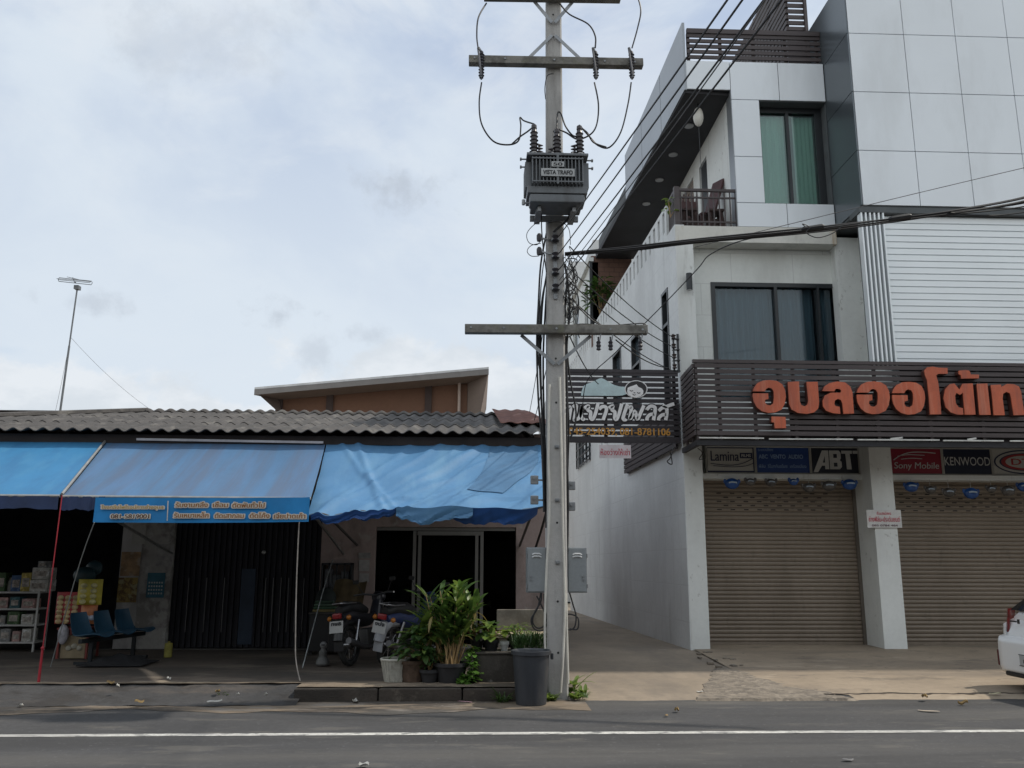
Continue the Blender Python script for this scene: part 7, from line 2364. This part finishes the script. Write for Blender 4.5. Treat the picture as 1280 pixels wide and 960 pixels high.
for (x, s) in ((CX + 0.68, -1), (CX + 0.68, 1), (CX + 3.12, -1), (CX + 3.12, 1)):
    y = yc + s * 0.76
    gz = 0.004 if s < 0 else 0.055
    mb = MB(); torus(mb, (x, y, gz + 0.285), 0.215, 0.072, Matrix.Identity(3), 30); mb.cyl((x, y - 0.06, gz + 0.285), (x, y + 0.06, gz + 0.285), 0.20, seg=24); w = mb.build('wheel', M_TYRE, CAR)
    mb = MB(); mb.cyl((x, y + s * 0.062, gz + 0.285), (x, y + s * 0.068, gz + 0.285), 0.19, seg=24)
    for k in range(5):
        a = k * 2 * math.pi / 5
        mb.bar((x, y + s * 0.072, gz + 0.285), (x + 0.18 * math.cos(a), y + s * 0.072, gz + 0.285 + 0.18 * math.sin(a)), 0.012, 0.045)
    mb.build('rim', mat('alloy', (0.45, 0.45, 0.46), 0.35, metal=0.6), w)
    mb = MB(); mb.lathe([(0.30, -0.01), (0.33, 0.0), (0.33, 0.012), (0.30, 0.012)], (x, yc + s * 0.845, gz + 0.29), 30, Matrix.Rotation(R(90), 3, 'X').to_4x4()); mb.build('wheel_arch', M_CARBL, CAR)
mb = MB(); mb.box(CX + 0.3, CX + 3.5, CY0 + 0.1, CY0 + CW - 0.1, ZB + 0.14, ZB + 0.30); mb.build('underbody', M_CARBL, CAR)
for s in (-1, 1):
    mb = MB(); mb.obox((CX + 2.55, yc + s * 0.93, ZB + 0.98), (0.10, 0.18, 0.13), None, 0.03); mb.build('wing_mirror', M_CARW, CAR)
    mb = MB(); mb.ball((CX + 3.62, yc + s * 0.6, ZB + 0.68), 0.13, (0.6, 1.2, 0.7)); mb.build('headlight', mat('headlamp', (0.6, 0.62, 0.63), 0.15), CAR)
    mb = MB(); mb.tube([(CX + 1.25, yc + s * 0.853, ZB + 0.80), (CX + 1.28, yc + s * 0.875, ZB + 0.80), (CX + 1.40, yc + s * 0.875, ZB + 0.80), (CX + 1.43, yc + s * 0.853, ZB + 0.80)], 0.012, 6); mb.build('door_handle', M_CARW, CAR)

# ================================================================== things behind
# brown house with its single-pitch roof
YB_ = 32.0
t = thing('brown_house', 'brown house with a slanting flat roof rising behind the old roof', 'house', (-4, YB_, 0))
def b2(px, py, Y=YB_):
    return at(px, py, Y)
TLp, TRp = b2(318, 487), b2(611, 461.5)
M_BRW = mat('brown_wall', (0.17, 0.088, 0.055), 0.85, var=0.06, scale=0.5)
mb = MB()
wl, wr = b2(350, 500, YB_ + 1.0).x, b2(584, 500, YB_ + 1.0).x
ztop = lambda x: TLp.z + (TRp.z - TLp.z) * (x - TLp.x) / (TRp.x - TLp.x)
mb.prism([(wl, YB_ + 1.0, 0), (wr, YB_ + 1.0, 0), (wr, YB_ + 1.0, ztop(wr) + 0.0), (wl, YB_ + 1.0, ztop(wl) + 0.0)], (0, 8, 0)); mb.build('wall', M_BRW, t)
mb = MB()
for qx in (349, 412, 535):
    x = b2(qx, 500, YB_ + 0.95).x
    mb.box(x - 0.12, x + 0.14, YB_ + 0.9, YB_ + 0.995, 0, ztop(x) - 0.12)
mb.build('pilaster', mat('dark_brown_wall', (0.065, 0.045, 0.04), 0.85), t)
mb = MB(); x = b2(574, 500, YB_ + 0.9).x; mb.cyl((x, YB_ + 0.85, 0), (x, YB_ + 0.85, ztop(x) - 0.15), 0.06); mb.build('downpipe', mat('pale_pipe', (0.48, 0.38, 0.32), 0.6), t)
mb = MB()
dz = Vector((0, 0, -0.20))
# boxed eaves: fascia along the roof edge, soffit sloping in to the wall
A, B = TLp, TRp
P1, P2 = Vector((wl, YB_ + 0.97, ztop(wl) - 0.62)), Vector((wr, YB_ + 0.97, ztop(wr) - 0.60))
mb.prism([A, B, B + dz, A + dz], (0, 0.08, 0)); mb.build('fascia', mat('grey_fascia', (0.20, 0.185, 0.175), 0.6, var=0.08), t)
mb = MB()
mb.poly([A + dz + Vector((0, 0.05, 0)), B + dz + Vector((0, 0.05, 0)), Vector((wr, YB_ + 0.97, ztop(wr) - 0.28)), Vector((wl, YB_ + 0.97, ztop(wl) - 0.28))])
# right end: soffit sweeping down from the roof corner to the wall
E1 = b2(600, 519, YB_ + 0.6); E2 = b2(584, 519, YB_ + 0.97)
mb.poly([B + dz * 0.2, Vector((wr + 0.01, YB_ + 0.96, ztop(wr) - 0.28)), Vector((wr + 0.01, YB_ + 0.96, E2.z - 1.2)), E1 + (E1 - B) * 0.55])
E3 = b2(352, 519, YB_ + 0.6)
mb.poly([A + dz * 0.2, Vector((wl - 0.01, YB_ + 0.96, ztop(wl) - 0.28)), Vector((wl - 0.01, YB_ + 0.96, E3.z - 0.8)), E3])
mb.poly([B, E1 + (E1 - B) * 0.55, E1 + (E1 - B) * 0.55 + Vector((0, 8, 0)), B + Vector((0, 8, 0))])
mb.build('soffit', mat('brown_soffit', (0.20, 0.155, 0.13), 0.8, var=0.06), t)
mb = MB(); mb.prism([A + Vector((0, 0, 0.01)), B + Vector((0, 0, 0.01)), B + Vector((0, 0, 0.09)), A + Vector((0, 0, 0.09))], (0, 9, 0)); mb.build('roof', mat('pale_roof_metal', (0.6, 0.6, 0.6), 0.4), t)
# pale metal shed roof with the aerial
t = thing('pale_shed', 'low building with pale metal roof just showing behind the old roof at the left', 'building', (-12, 24, 0))
mb = MB(); a, b, c = at(-40, 527, 22), at(70, 519, 22), at(190, 516, 22)
mb.prism([a, b, c, Vector((c.x, 22, 4.3)), Vector((a.x, 22, 4.3))], (0, 8, 0)); mb.build('roof', mat('pale_metal_roof', (0.62, 0.60, 0.56), 0.5, var=0.06), t)
mb = MB(); mb.box(a.x + 0.1, c.x - 0.1, 22.2, 30, 0, 4.31); mb.build('wall', M_WHITE, t)
t = thing('tv_aerial', 'thin tall television aerial mast with a yagi head above the left roof', 'aerial', tuple(at(74, 521, 22)))
b0, b1 = at(74, 521, 22), at(96.5, 362, 22)
M_AL = mat('aerial_metal', (0.17, 0.18, 0.19), 0.5, metal=0.5)
mb = MB(); mb.cyl(b0 - Vector((0, 0, 0.2)), b0.lerp(b1, 0.55), 0.028, 0.026); mb.cyl(b0.lerp(b1, 0.55), b1 + Vector((0, 0, 0.1)), 0.02); mb.build('mast', M_AL, t)
hd = b1 + Vector((0, 0, 0.05))
bo0, bo1 = hd + Vector((0.05, -0.25, 0.06)), at(91, 347.5, 23.4)
mb = MB(); mb.cyl(bo0, bo1, 0.02); mb.obox(hd, (0.12, 0.16, 0.10)); mb.build('boom', M_AL, t)
mb = MB()
for f, hw in ((0.32, 0.42), (0.55, 0.46), (0.78, 0.38), (1.0, 0.16)):
    p = bo0.lerp(bo1, f)
    mb.cyl(p + Vector((-hw, 0, 0.03)), p + Vector((hw, 0, -0.04)), 0.008, seg=6)
p = bo0.lerp(bo1, 0.05)
mb.tube([p + Vector((-0.42, 0, 0.12)), p + Vector((0.42, 0, 0.04)), p + Vector((0.44, 0, -0.01)), p + Vector((0.42, 0, -0.06)), p + Vector((-0.42, 0, 0.02)), p + Vector((-0.44, 0, 0.07))], 0.009, 6, closed=True)
mb.build('elements', M_AL, t)
for q1, lab in (((185, 510), 'thin guy wire of the aerial running down to the right'), ((68, 520), 'thin guy wire of the aerial on its left side')):
    cable(lab, catenary(b0.lerp(b1, 0.62), at(q1[0], q1[1], 23), 0.1, 8), 0.004, M_CABLE2, 0, None, 'guy_wire')
# pale building at the end of the alley
t = thing('grey_building', 'pale grey building closing the far end of the alley', 'building', (4.5, 38, 0))
mb = MB(); mb.wall('x', 3.3, 6.6, 0, 9.5, 38, 38.3, [(4.3, 5.0, 4.2, 5.6)]); mb.box(3.3, 6.6, 38.3, 46, 0, 9.4); mb.build('wall', mat('pale_grey_render', (0.55, 0.56, 0.55), 0.85, var=0.06, scale=0.6), t)
mb = MB(); mb.box(4.3, 5.0, 38.1, 38.15, 4.2, 5.6); mb.build('window', MATS['side_glass'], t)
a, b, c = at(744, 318, 40), at(757, 300, 40), at(760, 310, 40)
mb = MB(); mb.box(a.x - 0.1, c.x + 0.3, 40, 46, 0, b.z); mb.box(c.x + 0.3, 9, 40, 46, 0, c.z); a2 = at(712, 330, 40); mb.box(a2.x, a.x - 0.1, 40, 46, 0, at(730, 327, 40).z)
solo('stepped_block', 'white stepped block behind the brown end wall of the gallery', 'building', mb, mat('pale_block', (0.60, 0.61, 0.61), 0.85, var=0.05, scale=0.6), (4.6, 40, 0))
mb = MB(); mb.box(-6, 3.28, 37.5, 37.7, -0.05, 2.3); mb.box(-6, 3.28, 37.46, 37.74, 2.3, 2.36)
solo('garden_wall', 'low pale wall across the far end of the alley', 'wall', mb, MATS['pale_grey_render'], (0, 37.6, 0))
# plants on the gallery corner and balcony
bush('plant', 'loose dark green plant hanging over the wall top at the gallery corner', tuple(at(750, 392, 24.2)), 0.45, 0.3, 1.1, 150, [M_LEAFD, M_LEAF], 0.09, 0.28, None, 8)
bush('plant', 'small pale green plant sticking out through the balcony railing corner', tuple(at(838, 272, 15.2)), 0.14, 0.12, 0.42, 16, [M_LEAFL], 0.09, 0.14, None, 4)
# unseen row across the street, added to cut low sky light
t = thing('added_shophouse_row', 'long plain unseen row of two storey shophouses added across the road to cut low sky light', 'building', (0, -9, 0))
mb = MB()
hs = []
for i in range(24):
    x = -48 + i * 4
    hs += [(x + 0.3, x + 3.7, 0.0, 3.0), (x + 0.6, x + 1.8, 4.4, 6.4), (x + 2.2, x + 3.4, 4.4, 6.4)]
mb.wall('x', -48, 48, -0.05, 8.6, -9.0, -8.7, hs); mb.box(-48, 48, -18, -9.01, -0.05, 8.5)
mb.build('wall', mat('street_render', (0.30, 0.28, 0.26), 0.85, var=0.2, scale=0.2), t)
mb = MB(); mb.box(-48, 48, -8.69, -6.9, 3.15, 3.3); mb.build('canopy', M_JOINT, t)
mb = MB(); mb.box(-48, 48, -8.99, -8.93, 0.0, 3.0); mb.build('shutter', M_SHUTTER, t)
mb = MB(); mb.box(-48, 48, -8.985, -8.93, 4.4, 6.4); mb.build('window', MATS['side_glass'], t)

# ================================================================== litter
lr = random.Random(17)
M_PAPER = mat('litter_paper', (0.55, 0.54, 0.50), 0.8, var=0.1); M_DRY = mat('dry_leaf', (0.30, 0.20, 0.08), 0.8, var=0.3, scale=20); M_PINKL = mat('pink_litter', (0.5, 0.3, 0.34), 0.6)
def scrap(px, py, z, w, d, m, label, curl=0.012):
    dr = CAM_M.to_3x3() @ Vector(((px - 640) / FPX, -(py - 480) / FPX, -1))
    p = dr * ((z - CAM_H) / dr.z); p.z = z
    a = lr.uniform(0, 3.14)
    M = Matrix.Translation(p) @ Matrix.Rotation(a, 4, 'Z')
    mb = MB()
    mb.sheet(lambda u, v: M @ Vector((w * (u - 0.5), d * (v - 0.5) * (1 - 0.7 * abs(2 * u - 1) ** 2), 0.006 + curl * math.sin(3 * u + 1) ** 2 + curl * math.sin(4 * v) ** 2)), 6, 5, (0, 0, -0.002))
    leaf = m is M_DRY
    tag(mb.build('fallen_leaf' if leaf else 'paper_scrap', m, None, origin=p), label, 'leaf' if leaf else 'scrap')
scrap(444, 879, 0.012, 0.16, 0.07, M_PAPER, 'crumpled white paper at the kerb below the white basket', 0.03)
scrap(577, 877.5, 0.012, 0.30, 0.02, M_PINKL, 'flat pale pink strip of litter lying below the kerb near the bin', 0.004)
scrap(609, 876, 0.012, 0.07, 0.05, M_DRY, 'yellow dry leaf at the kerb just left of the bin', 0.02)
scrap(268, 878, 0.06, 0.20, 0.04, M_PAPER, 'pale twig like scrap on the ramp', 0.012)
scrap(272, 866, 0.11, 0.08, 0.05, M_DRY, 'dry leaf at the top of the ramp', 0.02)
scrap(297, 870, 0.10, 0.05, 0.04, M_PAPER, 'small white scrap on the ramp near its middle', 0.02)
scrap(332, 870, 0.10, 0.05, 0.04, M_PAPER, 'small white scrap at the right side of the ramp', 0.02)
scrap(174, 879, 0.05, 0.10, 0.06, M_DRY, 'reddish dry leaf at the left of the ramp', 0.02)
scrap(138, 855, 0.165, 0.09, 0.05, M_DRY, 'bright yellow leaf on the pavement left of the ramp', 0.02)
scrap(147, 859, 0.165, 0.04, 0.04, M_PAPER, 'tiny white scrap beside the yellow leaf on the pavement', 0.02)
scrap(26, 884, 0.012, 0.06, 0.05, M_PAPER, 'white scrap in the gutter at the far left', 0.02)
scrap(211, 850, 0.165, 0.05, 0.04, M_PAPER, 'tiny pale scrap on the pavement below the folding gate', 0.02)
scrap(846, 890, 0.006, 0.09, 0.05, M_DRY, 'dark curled leaf on the road before the driveway', 0.03)
scrap(833, 895.5, 0.006, 0.06, 0.04, M_DRY, 'flat yellowish leaf on the road before the driveway', 0.01)
scrap(1161, 889.5, 0.006, 0.22, 0.07, mat('cream_litter', (0.45, 0.38, 0.30), 0.8), 'flat torn cream paper on the road in front of the forecourt', 0.004)
scrap(1204, 881.5, 0.006, 0.11, 0.05, M_DRY, 'curled leaf on the road near the parked car', 0.03)
scrap(1156, 873, 0.035, 0.12, 0.07, M_DRY, 'brown dead leaf lying on the forecourt crack', 0.03)
scrap(1244, 868, 0.04, 0.15, 0.04, mat('yellow_litter', (0.6, 0.55, 0.36), 0.7), 'pale yellow flattened wrapper behind the parked car', 0.008)
scrap(1060, 951, 0.006, 0.10, 0.05, M_CABLE2, 'dark flattened scrap in the middle of the road', 0.008)
scrap(455, 959, 0.006, 0.10, 0.07, M_PAPER, 'pale scrap on the road at the bottom edge of the view', 0.02)
scrap(875, 866, 0.03, 0.08, 0.05, M_PAPER, 'pale chip of paper at the driveway corner of the rough patch', 0.01)
